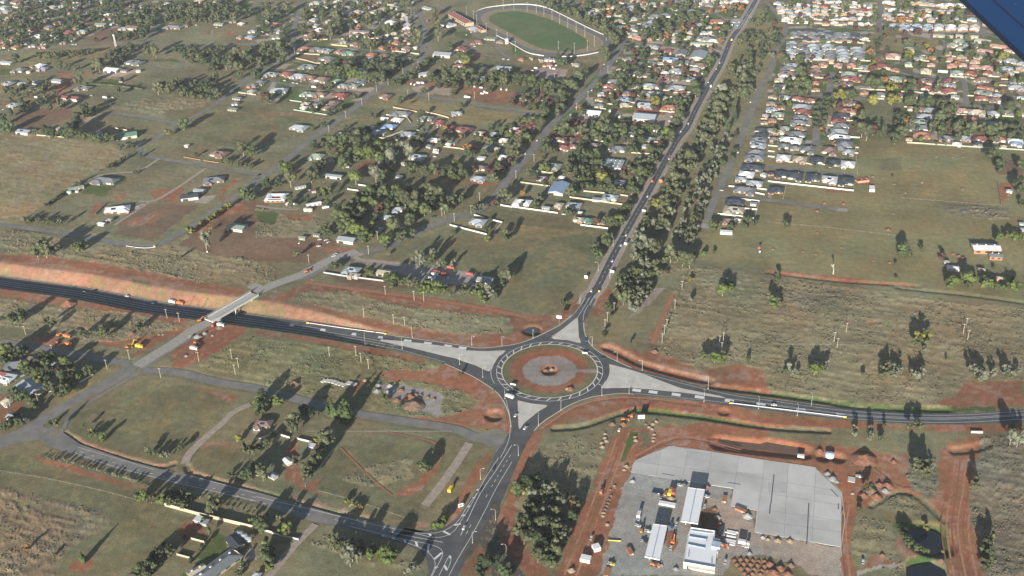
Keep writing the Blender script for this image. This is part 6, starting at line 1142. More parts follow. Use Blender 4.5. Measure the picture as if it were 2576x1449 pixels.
spread(pole, '''31 262 475;535 665;1080 818;1305 718;1683 305;1808 340;2003 740;2368 870;2402 800;2335 715;1620 905;390 1165
32 1303 70;1592 122;1690 135;1088 300;1387 360;1497 382;740 688;1008 680;1058 750;1135 815
33 1638 210;1557 410;1533 470;1510 555;1710 20;935 410;1027 240;2087 575;2125 545;2108 645;960 340
34 785 448;663 543;694 603;1990 400;1963 460;2007 520
22 1227 965;1872 730;1997 780;2250 570;1135 1110;535 1200;2165 700
12 1067 1060;905 1190;735 1330;1215 925;1332 860;1480 745;1635 680;390 540;1945 870;2200 990;1530 970;1740 1010
23 222 180;40 345;1203 520;1260 410;985 1350
13 430 800;965 730;765 985;650 1110;1205 150''', 'timber power pole with crossarm', 'power pole', 'timber power poles', lambda p: -STREET+.1)
def to_ring(p):
    d = np.linalg.norm(p[:2]-C0[:2]); return math.atan2(C0[1]-p[1], C0[0]-p[0]) if d < 85 else (math.pi/2 if p[0] > 0 or True else 0)
LROT = {}
spread(lamp, '''32 1098 565;1472 612;2050 768;2283 897;2505 1115;1573 497;2172 574;2475 575
33 212 505;685 155;808 577;1058 737;1310 827;1973 1014;1932 1143;1178 1057;904 1082;493 1227;267 1383;2480 1212
34 435 1177;295 1285''', 'tall grey street lamp by the junction', 'street lamp', 'street lamps at the junction', to_ring)
spread(lamp, '''23 1018 1022;868 1277
43 65 235
42 2260 475;2412 885;2180 1115;2520 1240''', 'grey street lamp with a curved arm', 'street lamp', 'street lamps beside the highway', lambda p: 0 if p[0] < 5 and p[1] > 900 else (math.pi if p[0] > -20 else 0))
spread(mast, '''13 245 132;322 165;403 205;480 245;562 285;646 330;733 375;828 472;757 510;627 537;467 520;37 520;20 95;153 115
12 2190 200;2222 242;2320 332;2425 395;2530 430;2120 160;2490 90''', 'tall floodlight mast around the racing oval', 'floodlight mast', 'floodlight masts around the racing oval', lambda p: 1.0)
# lattice tower
def tower():
    p = gnd(*T('11', 1182, 537)); r = empty('lattice_tower', p); m = MB(); h = 33; n = 9
    for k in range(n):
        z0, z1 = k*h/n, (k+1)*h/n; w0, w1 = 1.5-.9*k/n, 1.5-.9*(k+1)/n
        for a, b in ((-1, -1), (1, -1), (1, 1), (-1, 1)): m.bar((a*w0, b*w0, z0), (a*w1, b*w1, z1), .2)
        m.bar((-w0, -w0, z0), (w1, -w1, z1), .13); m.bar((w0, w0, z0), (-w1, w1, z1), .13)
    m.build('frame', whitem, r); MB().cyl(0, 0, h-2, h+.5, 1.6, 1.6, 8).build('antenna_head', whitem, r); tag(r, 'tall slim pale lattice mast rising beside the dark trees', 'tower')
tower()
# ------------------------------------------------------------------ vehicles
tyre = mat('tyre_rubber', (.02, .02, .02), .9); autog = mat('car_glass', (.025, .03, .04), .15, .1, 1, spec=.6)
CP = dict(w=('white', (.5, .5, .5)), s=('silver', (.40, .41, .42)), d=('dark grey', (.045, .05, .06)), u=('blue', (.03, .09, .26)), r=('red', (.27, .07, .06)), o=('orange', (.46, .15, .05)), y=('yellow', (.62, .42, .04)), g=('green', (.06, .2, .1)))
PM = {k: mat(v[0].replace(' ', '_')+'_vehicle_paint', v[1], .35, .04, .5, spec=.5) for k, v in CP.items()}
def wheels(r, xs, yy, rad=.36, wd=.26):
    for x in xs:
        for y in (-yy, yy): MB().wheel(x, y, rad, rad, wd, 8).build('wheel', tyre, r)
def car(c):
    r = empty('car', (0, 0, 0)); b = MB(); b.box(0, 0, .62, 4.6, 1.85, .62, 0, .97); b.box(-.2, 0, 1.42, 1.9, 1.45, .06); b.build('body', PM[c], r); MB().box(-.2, 0, 1.16, 2.8, 1.62, .5, 0, .74).build('cabin_glass', autog, r); wheels(r, (-1.4, 1.4), .85); 
    MB().box(2.31, 0, .65, .06, 1.5, .18).build('headlight', whitem, r); return r
def ute(c):
    r = empty('utility_vehicle', (0, 0, 0)); b = MB(); b.box(1.6, 0, .85, 1.7, 1.85, .55); b.box(.2, 0, .75, 1.5, 1.85, .8); b.box(.1, 0, 1.72, 1.3, 1.5, .08); b.build('body', PM[c], r); MB().box(.2, 0, 1.42, 1.8, 1.7, .55, 0, .8).build('cabin_glass', autog, r)
    t = MB(); t.box(-1.6, 0, .8, 2.2, 1.9, .12); [t.box(-1.6, s*.92, 1.05, 2.2, .06, .5) for s in (-1, 1)]; t.box(-2.68, 0, 1.05, .06, 1.85, .5); t.build('tray', steel, r); wheels(r, (-1.6, 1.6), .85, .4); return r
def truck(c, c2='w', L=8.0):
    r = empty('truck', (0, 0, 0)); MB().box(L/2-1, 0, 1.7, 2.1, 2.4, 2.4, 0, .94).build('cab', PM[c], r); MB().box(L/2+.02, 0, 2.2, .1, 2.0, .9).build('windscreen', autog, r); MB().box(-1.1, 0, 2.1, L-2.6, 2.45, 2.6).build('load_body', PM[c2], r); MB().box(0, 0, .75, L, 1.0, .35).build('chassis', tyre, r); wheels(r, (L/2-1.2, -L/2+1.2, -L/2+2.5), 1.05, .5, .35); return r
def caravan(c):
    r = empty('caravan', (0, 0, 0)); b = MB(); b.box(0, 0, 1.45, 5.6, 2.3, 1.5); b.box(0, 0, 2.45, 5.6, 2.3, .5, 0, .86); b.build('body', PM['w'], r); MB().box(0, -1.17, 1.7, 3.6, .06, .6).build('window', autog, r); m = MB(); m.bar((2.8, 0, .6), (4.0, 0, .5), .14); m.build('drawbar', tyre, r); wheels(r, (-.4, .5), 1.05, .35); return r
def excavator(c):
    r = empty('excavator', (0, 0, 0)); 
    for s in (-1, 1): MB().box(0, s*1.2, .45, 4.2, .6, .9, 0, .92).build('track', tyre, r)
    MB().box(-.6, 0, 1.6, 3.2, 2.6, 1.2).build('house', PM[c], r); MB().box(.9, .8, 2.2, 1.3, 1.0, 1.7).build('cab', autog, r); m = MB(); m.bar((.8, -.3, 1.8), (3.6, -.3, 4.6), .5); m.build('boom', PM[c], r); m = MB(); m.bar((3.6, -.3, 4.6), (6.2, -.3, 2.0), .38); m.build('dipper_arm', PM[c], r); MB().box(6.3, -.3, 1.3, 1.0, 1.2, 1.0, 0, .7).build('bucket', tyre, r); return r
def loader(c):
    r = empty('wheel_loader', (0, 0, 0)); MB().box(-1.2, 0, 1.6, 2.8, 2.0, 1.3).build('engine_body', PM[c], r); MB().box(.4, 0, 2.4, 1.4, 1.7, 1.9, 0, .9).build('cab', autog, r); m = MB(); [m.bar((.8, s*.7, 1.7), (3.2, s*.7, .9), .3) for s in (-1, 1)]; m.build('lift_arm', PM[c], r); MB().box(3.6, 0, .8, .9, 2.7, 1.1, 0, .8).build('bucket', PM[c], r); wheels(r, (-1.6, 1.5), 1.1, .75, .5); return r
KIND = dict(c=('car', car), u=('utility vehicle', ute), t=('truck', truck), v=('caravan', caravan), e=('excavator', excavator), l=('wheel loader', loader))
HS_ = math.pi/2-STREET; MR = -.16-.19
P0 = {}
VEH = '''31 850 47 c s M;1280 85 c w M;1540 158 c u M;1735 150 t w M;1815 163 t o M;1330 575 e y 1.0;1290 605 l o 0.3;1405 598 t y -.3;680 497 t o M;693 578 t o M;572 552 l o 2;595 483 e o M;1920 497 u w H;1978 562 l o M;2160 380 t r H;2010 335 e o .5;240 1325 c w .6;195 1365 c w 1.2;2225 385 t w M;520 1040 c w .4;1955 620 t w M
23 1580 150 c w H;1365 530 c w H;1108 930 c d H;1150 920 c w H;1097 1022 c w H;1012 1180 c w H;1413 380 t r H;1590 118 c r H;138 100 c w H;1255 470 c w H;2275 85 c w H;2370 195 c w X;2400 190 c w X;520 710 c w X;1800 90 c w X;1805 65 c w X;2100 90 c w X;2490 1050 t r H;2493 1090 u s H;690 702 v w X;2110 470 c s X
13 1775 1245 c w H;1700 1325 c w H;1845 1115 c d H;2055 695 c w H;2120 628 c d H;2211 408 t y H;2170 490 c d H;1975 830 c w H;2003 875 t w H;2285 225 c w H;2235 230 c w X;2268 258 c w H;2090 635 c w H;2430 10 c d H;2247 172 c w X;90 1005 v w X;187 1015 v w X;290 1025 v w X;140 1012 u s X;240 692 v w X;388 688 v w H;200 720 v w X;452 670 v w X;420 700 v w X;545 1090 c w H;525 1106 c w H;650 1080 c w H;805 910 c w H;775 912 c d H;930 650 c w H;1055 615 c w H;590 1155 c w H;1085 1185 t w H;1590 1225 u w X;1608 1180 u w X;1555 1125 c w X;1590 1135 c w X;1615 1125 c w X;988 1125 t w H;1230 1170 c w X;2400 1028 c w H;2440 905 c w X;255 1415 c w H;335 950 v w X;255 935 v w H;490 965 v w X;540 960 v w X;1435 1320 t w H;1465 1330 t w H;1920 745 t w H
12 2160 870 v w X;2208 880 v w X;2265 890 v w X;2115 868 c r X;2205 850 v w X;2275 950 v w X;2320 942 v w X;2300 690 v w X;2300 930 v s H;2120 985 t s X;2140 985 v w X;1565 850 v w H;1600 858 v w H;1640 845 t u X;1680 845 t u X;2470 905 v w H;2525 910 v w H;715 485 c r H;1630 1312 c w X;290 815 c w X;375 837 c w X;413 843 c w X;585 885 t w X;1710 485 c r H;1730 215 t r H;2200 470 c w X;2120 352 c w H;350 218 c w H;1910 685 c w X;2490 597 c w X;2540 604 c w X;2250 695 c w X
11 440 490 t w X;765 452 c w X;735 452 c w X;1060 990 t w X;1135 985 u w X;620 1058 c w X;930 832 c w X;1220 830 v w X;1975 255 c w X;985 745 c d X;1115 1060 c w X;920 965 c w X;365 985 v w X;435 985 v w X;2180 278 c s X
22 800 1110 c w .6;783 1130 c w .6;920 240 v w X;1815 75 t w X;1810 95 t w X;1800 130 c w X;2120 90 c w X;530 465 c w X;400 615 v w X;1735 1360 t w X;1790 1375 t w H;1820 1300 t r X;1900 1325 t r X;2150 1320 t r X;1960 1255 t r X;515 1292 l o .6;1800 1325 t w X;1800 735 c d H;700 650 t w .5;735 640 u d .5;1775 735 c d H;640 965 c w .4;705 970 c w .7;730 990 c w 1;630 1030 c w .2;440 998 c w H;740 620 c w .4
33 800 30 c w H;742 530 c u H2;915 715 c d .4;40 1285 c w H3;135 1412 c w H3;1210 1290 l o 1.2;1130 1330 l o 0;1080 1430 c w H
32 2555 1105 t w S
34 60 1180 c w E
43 1280 880 u w H;1305 1000 l o H;1370 1005 u w X;1330 1110 u d X;1620 1110 e o H;1600 1170 u w H;1590 620 t y H;1627 610 t r H;1590 965 u u X;2125 1150 l o X;2350 1160 u w X;2330 1130 t s X;1000 1335 u y X;1430 1345 l o X;900 605 l o H;2148 1310 u w H;800 1070 u w H;1270 950 u s X;1685 540 u s X;1735 530 c d X;1965 555 c r X;1955 655 u s X;1940 750 u s H;1660 930 u s H;1605 930 u d H;1500 655 u d H;1280 840 t s H
44 920 455 u w X;955 1310 u w H
42 2095 965 c w H;2385 380 c d H;1962 585 t y H;2255 600 c d H
41 2440 1365 u w .6;2460 1350 c s .6'''
for ln in VEH.split('\n'):
    t, rest = ln.split(' ', 1)
    for q in rest.split(';'):
        x, y, k, c, hd = q.split(); X = T(t, float(x), float(y)); z = zcut(X[0]) if (t == '31' and hd == 'M' and float(y) < 170) else 0; p = gnd(*X, z+.08)
        rz = {'M': MR, 'H': HS_+.02, 'X': -STREET, 'H2': HS_+.5, 'H3': HS_-.2, 'S': HS_+1.25, 'E': -.1}.get(hd); rz = float(hd) if rz is None else rz
        key = k+c; 
        if key not in P0: P0[key] = (truck(c, c) if k == 't' and c in 'oyr' else KIND[k][1](c), [False])
        o = put(P0[key][0], P0[key][1], p, rz); tag(o, None, KIND[k][0], 'vehicles'); reg('%s %s' % (CP[c][0], KIND[k][0]), p, o)
# cars parked at houses, and driveways
Rc = random.Random(8); DV = MB(); nc = 0
for h in houses:
    if h['k'] != 'h' or h['D'][1] > 1300: continue
    c, s_ = math.cos(h['rz']), math.sin(h['rz']); sx = Rc.choice((-1, 1))*h['w']*.3; ly = -h['d']/2-4.5
    X0, Y0 = h['p'][0]+sx*c-ly*s_, h['p'][1]+sx*s_+ly*c
    if h['D'][0] > 600 and Rc.random() < .6: DV.add([(X0+a*c-b*s_, Y0+a*s_+b*c, .035) for a, b in ((-2, -5), (2, -5), (2, 5), (-2, 5))], [(0, 1, 2, 3)])
    if nc < 95 and h['px'] > 70 and Rc.random() < .55:
        cc = Rc.choice('wwwssdduwr'); key = 'c'+cc; nc += 1
        if key not in P0: P0[key] = (car(cc), [False])
        o = put(P0[key][0], P0[key][1], (X0, Y0, .05), h['rz']+math.pi/2+Rc.uniform(-.1, .1)); tag(o, None, 'car', 'cars parked at houses'); reg('%s car' % CP[cc][0], (X0, Y0), o)
o = DV.build('driveways', paleg); tag(o, kind='structure')
# ------------------------------------------------------------------ guardrails and signs
def guard(t, s, label, ends=True, name='guardrail', zf=None):
    L = smooth_line([gnd(x, y, zf(x) if zf else 0) for x, y in pts(t, s)], 4); r = empty(name, L[0]); o = L[0]; m = MB(); q = MB()
    for a, b in zip(L[:-1], L[1:]): a = a-o; b = b-o; m.bar((a[0], a[1], a[2]+.65), (b[0], b[1], b[2]+.65), .28, .42); q.box(a[0], a[1], a[2]+.4, .16, .16, .8)
    m.build('rail', whitem, r); pq = q.build('post', steel, r); pq['kind'] = 'stuff'
    if ends:
        for e in (L[0]-o, L[-1]-o): MB().box(e[0], e[1], e[2]+.6, 2.2, .8, .9).build('yellow_terminal', yellowm, r)
    tag(r, label, 'guardrail', 'guardrails')
guard('32', '520,355 860,405 1300,463', 'long white guardrail with yellow ends above the orange batter', zf=zcut)
guard('33', '2200,1163 2576,1208 3350,1303', 'long white guardrail with yellow ends right of the roundabout')
guard('21', '1270,1030 1400,1048 1500,1050 1570,1040', 'curved white guardrail round the outside of the lane bend', ends=False)
def sign(t, x, y, w_, h_, z, label, m, legs=2, rz=-STREET, name='road_sign', face=None):
    p = gnd(*T(t, x, y)); r = empty(name, p, rz); MB().box(0, 0, z+h_/2, w_, .14, h_).build('panel', m, r); q = MB()
    for k in ([-w_*.32, w_*.32] if legs == 2 else [0]): q.cyl(k, .12, 0, z+h_*.8, .09, .09, 6)
    q.build('post', lampm, r)
    if face: MB().box(0, -.09, z+h_/2, w_*.8, .03, h_*.55).build('face_panel', face, r)
    tag(r, label, 'sign', 'signs')
greens = mat('green_sign', (.03, .22, .12), .5)
sign('33', 475, 365, 5, 3.0, 6.5, 'big white board on one tall post beside the north arm', whitem, 1, -STREET+.1)
sign('33', 1300, 1340, 5.5, 3.6, 2.5, 'large white blank billboard beside the drain below the roundabout', whitem, 2, -STREET+.35, 'billboard')
sign('42', 2062, 765, 4, 3, 1.2, 'white and green direction sign on the red verge by the highway', whitem, 2, .4, face=greens)
sign('23', 1325, 690, 4, 2, 1.6, 'plain white sign board on the gravel verge among gums', whitem)
sign('23', 1008, 1305, 4, 2.6, 1.2, 'white sign board low beside the highway near the gum belt end', whitem)
sign('23', 1142, 1040, 3, 2.6, 3, 'white square sign on one post beside two cars', whitem, 1)
sign('23', 745, 1360, 3.4, 3.2, 1.0, 'white squarish board standing in the green paddock corner', whitem)
sign('23', 1495, 400, 4, 3.5, 2.0, 'orange diamond warning board on the highway verge', PM['o'], 1, name='warning_sign')
sign('13', 2207, 290, 4, 3, 5, 'green and white board beside the far crossroads', whitem, 1, face=greens)
sign('33', 732, 668, 5, 1.3, 1.0, 'low white board inside the roundabout on its far right rim', whitem)
sign('33', 10, 985, 5, 1.3, 1.0, 'low white board inside the roundabout on its near left rim', whitem)
sign('33', 875, 50, 1.5, 1.5, 1.2, 'small yellow warning sign where the highway meets the junction', yellowm, 1)
sign('21', 1553, 1042, 1.4, 1.4, 1.0, 'tiny yellow marker at the right end of the curved guardrail', yellowm, 1)
sign('43', 1030, 1100, 9, .5, .4, 'long low yellow barrier pole at the gravel yard entrance', yellowm, 2, -.15, 'barrier')
# ------------------------------------------------------------------ mounds of soil and gravel
pilem = dict(R=mat('red_soil_heap', (.175, .085, .055), .95, .2, .6), C=mat('gravel_heap', (.20, .20, .19), .95, .15, .6), P=mat('sandy_heap', (.24, .185, .13), .95, .15, .6), D=mat('brown_soil_heap', (.15, .10, .07), .95, .2, .6), A=mat('pale_gravel_heap', (.27, .27, .26), .95, .15, .6))
PN = dict(R='red soil heap', C='grey gravel heap', P='sandy heap', D='brown soil heap', A='pale gravel heap')
def pile(p, w_, c, asp=1.0, rz=0, hf=.34):
    r = np.random.default_rng(int(abs(p[0]*7+p[1]*3))); V = [(0, 0, w_*hf)]; F = []; n = 14; rings = 5
    V[0] = (r.normal()*.04*w_, r.normal()*.04*w_, w_*hf)
    for k in range(1, rings+1):
        for i in range(n):
            a = 2*math.pi*i/n; rad = w_/2*(k/rings)*(1+r.uniform(-.10, .10)); z = w_*hf*(1-(k/rings))**1.1*(1+r.uniform(-.12, .12)) if k < rings else -.15
            V.append((rad*math.cos(a)*asp, rad*math.sin(a), z))
    for i in range(n): F.append((0, 1+i, 1+(i+1) % n))
    for k in range(rings-1):
        for i in range(n): a = 1+k*n; F.append((a+i, a+n+i, a+n+(i+1) % n, a+(i+1) % n))
    o = mesh_obj('soil_heap' if c in 'RD' else 'gravel_heap', V, F, pilem[c]); o.location = tuple(p); o.rotation_euler = (0, 0, rz); tag(o, None, 'heap', 'heaps of soil and gravel'); reg(PN[c], p, o)
for ln in '''43 1215 495 70 A;1600 670 100 P;2040 775 60 R;2070 855 75 C;2095 925 70 R;2370 845 110 A;2525 1060 60 A;1505 1340 50 C;1650 1375 70 C;2390 1220 70 C;1035 545 50 P;1150 345 70 P;1130 380 50 P;990 580 40 R;1000 640 40 R;975 680 50 D;965 715 55 D;950 745 55 D;935 780 60 D;920 815 60 P;915 845 50 P;960 930 60 P;900 620 50 R;1240 50 50 P;1245 85 60 P;1430 25 50 P;1425 60 50 P;1420 90 50 P;935 60 60 P;950 90 60 P;905 110 60 P;910 150 70 P;940 20 50 P;1690 535 40 C;1040 560 40 D;600 1390 90 P
43 2240 1290 60 R;2300 1280 60 R;2360 1285 60 R;2420 1290 60 R;2480 1300 60 R;2540 1300 60 R;2260 1330 65 R;2330 1325 65 R;2400 1330 65 R;2470 1340 65 R;2540 1350 65 R;2300 1370 65 R;2370 1375 65 R;2440 1380 65 R;2510 1390 65 R;2340 1420 65 R;2420 1425 65 R;2500 1430 65 R;2570 1400 65 R;2380 1450 65 R
44 100 1090 85 P;220 1095 80 P;0 1080 60 P;970 270 260 R;1265 300 70 R;1200 540 130 R;1120 530 90 R;1040 600 150 D;650 470 110 C;600 420 80 C;690 500 60 C;1180 590 90 C;960 640 110 R;1090 650 120 R;520 190 90 R;1150 1240 70 R;20 1330 110 R;120 1370 120 R;230 1340 90 D;60 1420 140 R;200 1430 110 R;850 620 40 A;1740 1290 60 R;1760 1200 40 D
31 690 160 150 R;1330 460 90 R;1875 685 50 C;1600 470 30 P;2060 455 60 C;1990 490 90 C;1640 470 30 C;2215 400 90 D;2140 480 40 C
32 1235 980 80 C;1220 1040 100 C;1350 985 80 A;1330 1045 90 C;1460 1030 80 R;1560 1050 60 C;1610 1070 60 D;1420 1130 90 R;1550 1095 130 R;1660 1080 60 D;1730 1100 60 D;1590 1180 240 D;1790 1120 60 D;1100 930 60 P;390 965 130 D
24 1210 865 70 R;1055 330 50 D;1160 345 40 D;495 895 40 R;480 1110 40 R;1060 1175 40 R;1225 1195 50 R;1265 1115 30 R;570 597 60 R;760 605 60 R;495 677 60 R;740 1045 40 D;50 1060 50 D;1265 700 40 D;1270 405 40 D;1690 130 40 D;1860 135 40 D;1960 135 40 D;350 1085 40 R;1860 1110 50 R;1920 1130 60 R;1960 1150 60 R;1380 495 40 D;1550 390 30 P;1955 455 50 D
33 585 1015 90 R;400 820 50 P;340 830 60 R;600 1010 60 R;560 1015 60 P;1440 640 90 D;1540 605 40 P;1450 1345 60 P;1420 1370 60 P;1380 1400 50 P;1345 1370 50 D;1410 1420 50 P;1010 1370 90 D;1190 1290 80 R;1120 1370 90 R;1300 650 1 D
31 2270 1145 1 D'''.split('\n'):
    t, rest = ln.split(' ', 1)
    for q in rest.split(';'):
        x, y, ww, c = q.split(); ww = float(ww)
        if ww < 5: continue
        p = gnd(*T(t, float(x), float(y))); pile(p, ww/4/ppm(p), c, 1, 0, .2 if ww > 200 else .26)
# ------------------------------------------------------------------ service centre under construction
roofw = mat('white_ribbed_roof', (.62, .64, .67), .5, .04, .3); seamm = mat('box_gutter', (.18, .23, .36), .5); wallw = mat('white_panel_wall', (.55, .54, .50), .7, .04, .3)
def prismq(name, Q, z0, z1, m, parent):       # Q: 4 world xy
    V = [(q[0], q[1], z0) for q in Q]+[(q[0], q[1], z1) for q in Q]; return mesh_obj(name, V, [(3, 2, 1, 0), (4, 5, 6, 7), (0, 1, 5, 4), (1, 2, 6, 5), (2, 3, 7, 6), (3, 0, 4, 7)], m, parent)
def canopy(s, z, label):
    Q = [gnd(*q, z) for q in pts('43', s)]; m = sum(Q)/4; m[2] = 0; r = empty('fuel_canopy', m); Q = [q-m for q in Q]   # TL TR BR BL
    if np.cross(Q[1][:2]-Q[0][:2], Q[2][:2]-Q[1][:2]) < 0: Q = Q[::-1]
    prismq('roof', Q, z-.9, z, roofw, r)
    a, b, c, d = Q; e1 = np.linalg.norm(a-b); e2 = np.linalg.norm(b-c)
    if e1 < e2: p, q = (a+b)/2, (c+d)/2
    else: p, q = (b+c)/2, (d+a)/2
    g = MB(); g.bar((p[0], p[1], z+.06), (q[0], q[1], z+.06), .5, .1); g.build('box_gutter', seamm, r)
    f = MB(); 
    for k in range(4): f.bar((*Q[k][:2], z-.2), (*Q[(k+1) % 4][:2], z-.2), .25, .7)
    f.build('fascia', wallw, r)
    for k in range(1, 5):
        for s_ in (-.25, .25):
            t_ = (k-.5)/4; side = (b-a if e1 < e2 else c-b); u = p*(1-t_)+q*t_+side*s_; MB().box(u[0], u[1], z/2-.3, .5, .5, z-.6).build('column', lampm, r)
    tag(r, label, 'canopy', 'canopies'); return r
canopy('1770,558 1940,580 1870,920 1700,895', 6.8, 'larger white two-bay canopy whose shadow falls on the concrete forecourt')
canopy('1420,925 1562,945 1485,1282 1337,1252', 6.2, 'narrower white two-bay canopy in the gravel yard')
def service():
    z = 5.6; out = [gnd(*q, z) for q in pts('43', '1800,962 2040,998 2035,1075 2092,1085 2072,1205 2060,1215 2040,1365 1728,1310 1772,1040')]; m = sum(out)/len(out); m[2] = 0
    r = empty('service_building', m); Q = [q-m for q in out]; V = [(q[0], q[1], 0) for q in Q]+[(q[0], q[1], z) for q in Q]; n = len(Q)
    F = [(k, (k+1) % n, n+(k+1) % n, n+k) for k in range(n)]; F = [f[::-1] for f in F]; mesh_obj('wall', V, F, wallw, r)
    P2 = [Vector((q[0], q[1], z-.5)) for q in Q]; tr = tessellate_polygon([P2]); FF = []
    for t_ in tr:
        a, b, c = (P2[i] for i in t_); FF.append(tuple(t_) if (b-a).cross(c-a).z > 0 else tuple(t_)[::-1])
    ro = mesh_obj('roof', P2, FF, roofw, r); pr = MB()
    for k in range(n): pr.bar((Q[k][0], Q[k][1], z-.05), (Q[(k+1) % n][0], Q[(k+1) % n][1], z-.05), .35, .9)
    pr.build('parapet', wallw, ro)
    for s_ in ('1800,990 2020,1020', '1785,1050 1965,1080', '1770,1130 1945,1165', '1780,1200 1775,1260', '1960,1070 1955,1105', '1940,1150 1935,1170', '2010,1275 2010,1330'):
        a, b = [gnd(*q, z)-m for q in pts('43', s_)]; g = MB(); g.bar((a[0], a[1], z-.1), (b[0], b[1], z-.1), .35, .8); g.build('roof_upstand', seamm, ro)
    fa = [gnd(*q, 4.2)-m for q in pts('43', '1770,1322 2042,1375 2040,1412 1772,1368')]; prismq('front_awning', fa[::-1], 3.9, 4.2, mat('cream_awning', (.55, .52, .45), .6), r)
    f2 = gnd(*T('43', 1760, 1395))-m; f3 = gnd(*T('43', 2030, 1425))-m; g = MB(); g.bar((f2[0], f2[1]+1.5, 1.6), (f3[0], f3[1]+1.5, 1.6), .3, 2.8); g.build('shopfront_glass', glass, r)
    u = gnd(*T('43', 2055, 1140), z)-m; MB().box(u[0], u[1], z+.3, 6, 6, 1.6, -STREET).build('roof_plant', mat('roof_plant', (.3, .38, .5), .5), ro)
    tag(r, 'white-roofed service building with parapets and a cream front awning', 'building')
service()
def boxthing(t, x, y, w_, d, h, m, name, cat, label, rz=-STREET, z=0, group=None):
    p = gnd(*T(t, x, y)); p[2] = z; r = empty(name, p, rz); MB().box(0, 0, h/2, w_, d, h).build('body', m, r); MB().box(0, 0, h+.06, w_+.2, d+.2, .12).build('lid', m, r); 
    MB().box(w_*.2, -d/2-.03, h*.45, min(1.0, w_*.25), .08, h*.7).build('door', doorm, r); tag(r, label, cat, group)
rust = mat('rusty_steel', (.27, .13, .07), .8, .2, 1)
for x, y, w_, d, h, m, nm, ct, lb, rz in [(1030-0, 0, 0, 0, 0, None, 0, 0, 0, 0)][1:]: pass
boxthing('24', 1045, 460, 6, 13, 2.8, whitem, 'shipping_container', 'container', 'long white container standing alone on the grass near the brick shell', -STREET+.05)
boxthing('23', 2155, 900, 13, 6, 2.8, whitem, 'site_office', 'cabin', 'white flat-roofed cabin below the last houses', -STREET+.1)
boxthing('43', 742, 1290, 7, 5, 2.6, whitem, 'site_hut', 'hut', 'small pale hut beside the red haul road')
boxthing('43', 848, 1180, 5, 5, 3, whitem, 'site_hut', 'hut', 'white square hut nearest the gravel yard edge', .3)
boxthing('43', 1187, 1205, 3, 7, 1.2, rust, 'skip_bin', 'skip', 'rusty open skip in the gravel yard', -STREET+.6)
boxthing('43', 2138, 680, 3, 7, 1.2, rust, 'skip_bin', 'skip', 'rusty skip by the forecourt notch', -STREET)
boxthing('43', 2300, 790, 8, 3, 1.4, rust, 'steel_stack', 'stack', 'brown steel stack below the forecourt notch', -STREET-.3)
boxthing('43', 1550, 620, 2.5, 5, .8, rust, 'skip_bin', 'skip', 'small rusty skip left of the two bright trucks', -STREET-.3)
boxthing('43', 1460, 608, 7, 3, .8, solar, 'pallet_stack', 'stack', 'dark flat stack of panels in the gravel yard', -STREET)
boxthing('43', 1562, 730, 12, 3.4, 1.2, whitem, 'wall_panel_stack', 'stack', 'white stack of wall panels above the narrower canopy', -STREET)
boxthing('43', 960, 1410, 4, 8, .6, rust, 'steel_plate', 'plate', 'brown steel plates by the bottom of the gravel yard', -STREET)
boxthing('44', 840, 480, 5, 6, .3, conc, 'concrete_pad', 'pad', 'small square pale concrete pad beside the white utility')
boxthing('44', 330, 250, 5, 2.4, 1.6, whitem, 'culvert_unit', 'culvert', 'white culvert unit by the end of the retention basin')
boxthing('44', 2100, 8, 9, 1, 1.5, conc, 'headwall', 'headwall', 'pale concrete culvert headwall at the top of the wide dirt track', -.1)
for i, (x, y) in enumerate([(2200, 1020), (2195, 1050), (2195, 1090), (2190, 1110), (2185, 1130), (2220, 1005)]):
    p = gnd(*T('43', x, y)); r = empty('pipe_bundle', p, -STREET); m = MB(); [m.bar((-4, k*.5, .35), (4, k*.5, .35), .4) for k in (-1, 0, 1)]; m.build('pipes', whitem, r); tag(r, None, 'pipes', 'pipe bundles'); reg('bundle of white pipes', p, r)
for i, (x, y) in enumerate([(680, 940), (715, 938), (750, 942), (785, 950), (820, 965), (855, 975), (890, 985), (930, 960), (960, 968), (990, 975)]):
    p = gnd(*T('32', x, y)); r = empty('concrete_pipe', p, HS_-.2); m = MB(); m.bar((-2.4, -.8, .6), (2.4, -.8, .6), 1.1); m.bar((-2.4, .8, .6), (2.4, .8, .6), 1.1); m.build('pipes', conc, r); tag(r, None, 'pipe', 'concrete pipes laid in a row'); reg('pale concrete pipe pair', p, r)
# tanks
def tank(t, x, y, r_, h, m, look):
    p = gnd(*T(t, x, y)); r = empty('water_tank', p); MB().cyl(0, 0, 0, h, r_, r_, 16).build('tank', m, r); MB().cyl(0, 0, h, h+r_*.25, r_+.1, .2, 16).build('lid', m, r); tag(r, None, 'water tank', 'water tanks'); reg(look, p, r)
gt = mat('grey_tank', (.36, .38, .38), .6); ct_ = mat('cream_tank', (.45, .42, .34), .6)
for t, x, y, r_, h, m, lk in [('41', 2405, 1040, 3, 2.6, gt, 'round grey water tank'), ('41', 2455, 1065, 2.8, 2.6, gt, 'round grey water tank'), ('41', 2500, 1090, 2.8, 2.6, gt, 'round grey water tank'), ('21', 700, 495, 3.2, 2.8, gt, 'round grey water tank'), ('21', 778, 485, 2.4, 2.2, gt, 'round grey water tank'), ('22', 505, 672, 3, 3.2, ct_, 'round cream water tank'), ('22', 548, 675, 3, 3.2, ct_, 'round cream water tank'), ('11', 1397, 725, 4.5, 3, ct_, 'round cream water tank'), ('11', 290, 735, 4, 3, ct_, 'round cream water tank'), ('12', 2525, 440, 3.4, 9, ct_, 'round cream water tank'), ('44', 620, 245, 3.4, 2.5, mat('pale_blue_tank', (.45, .55, .68), .4), 'pale blue round tank')]: tank(t, x, y, r_, h, m, lk)
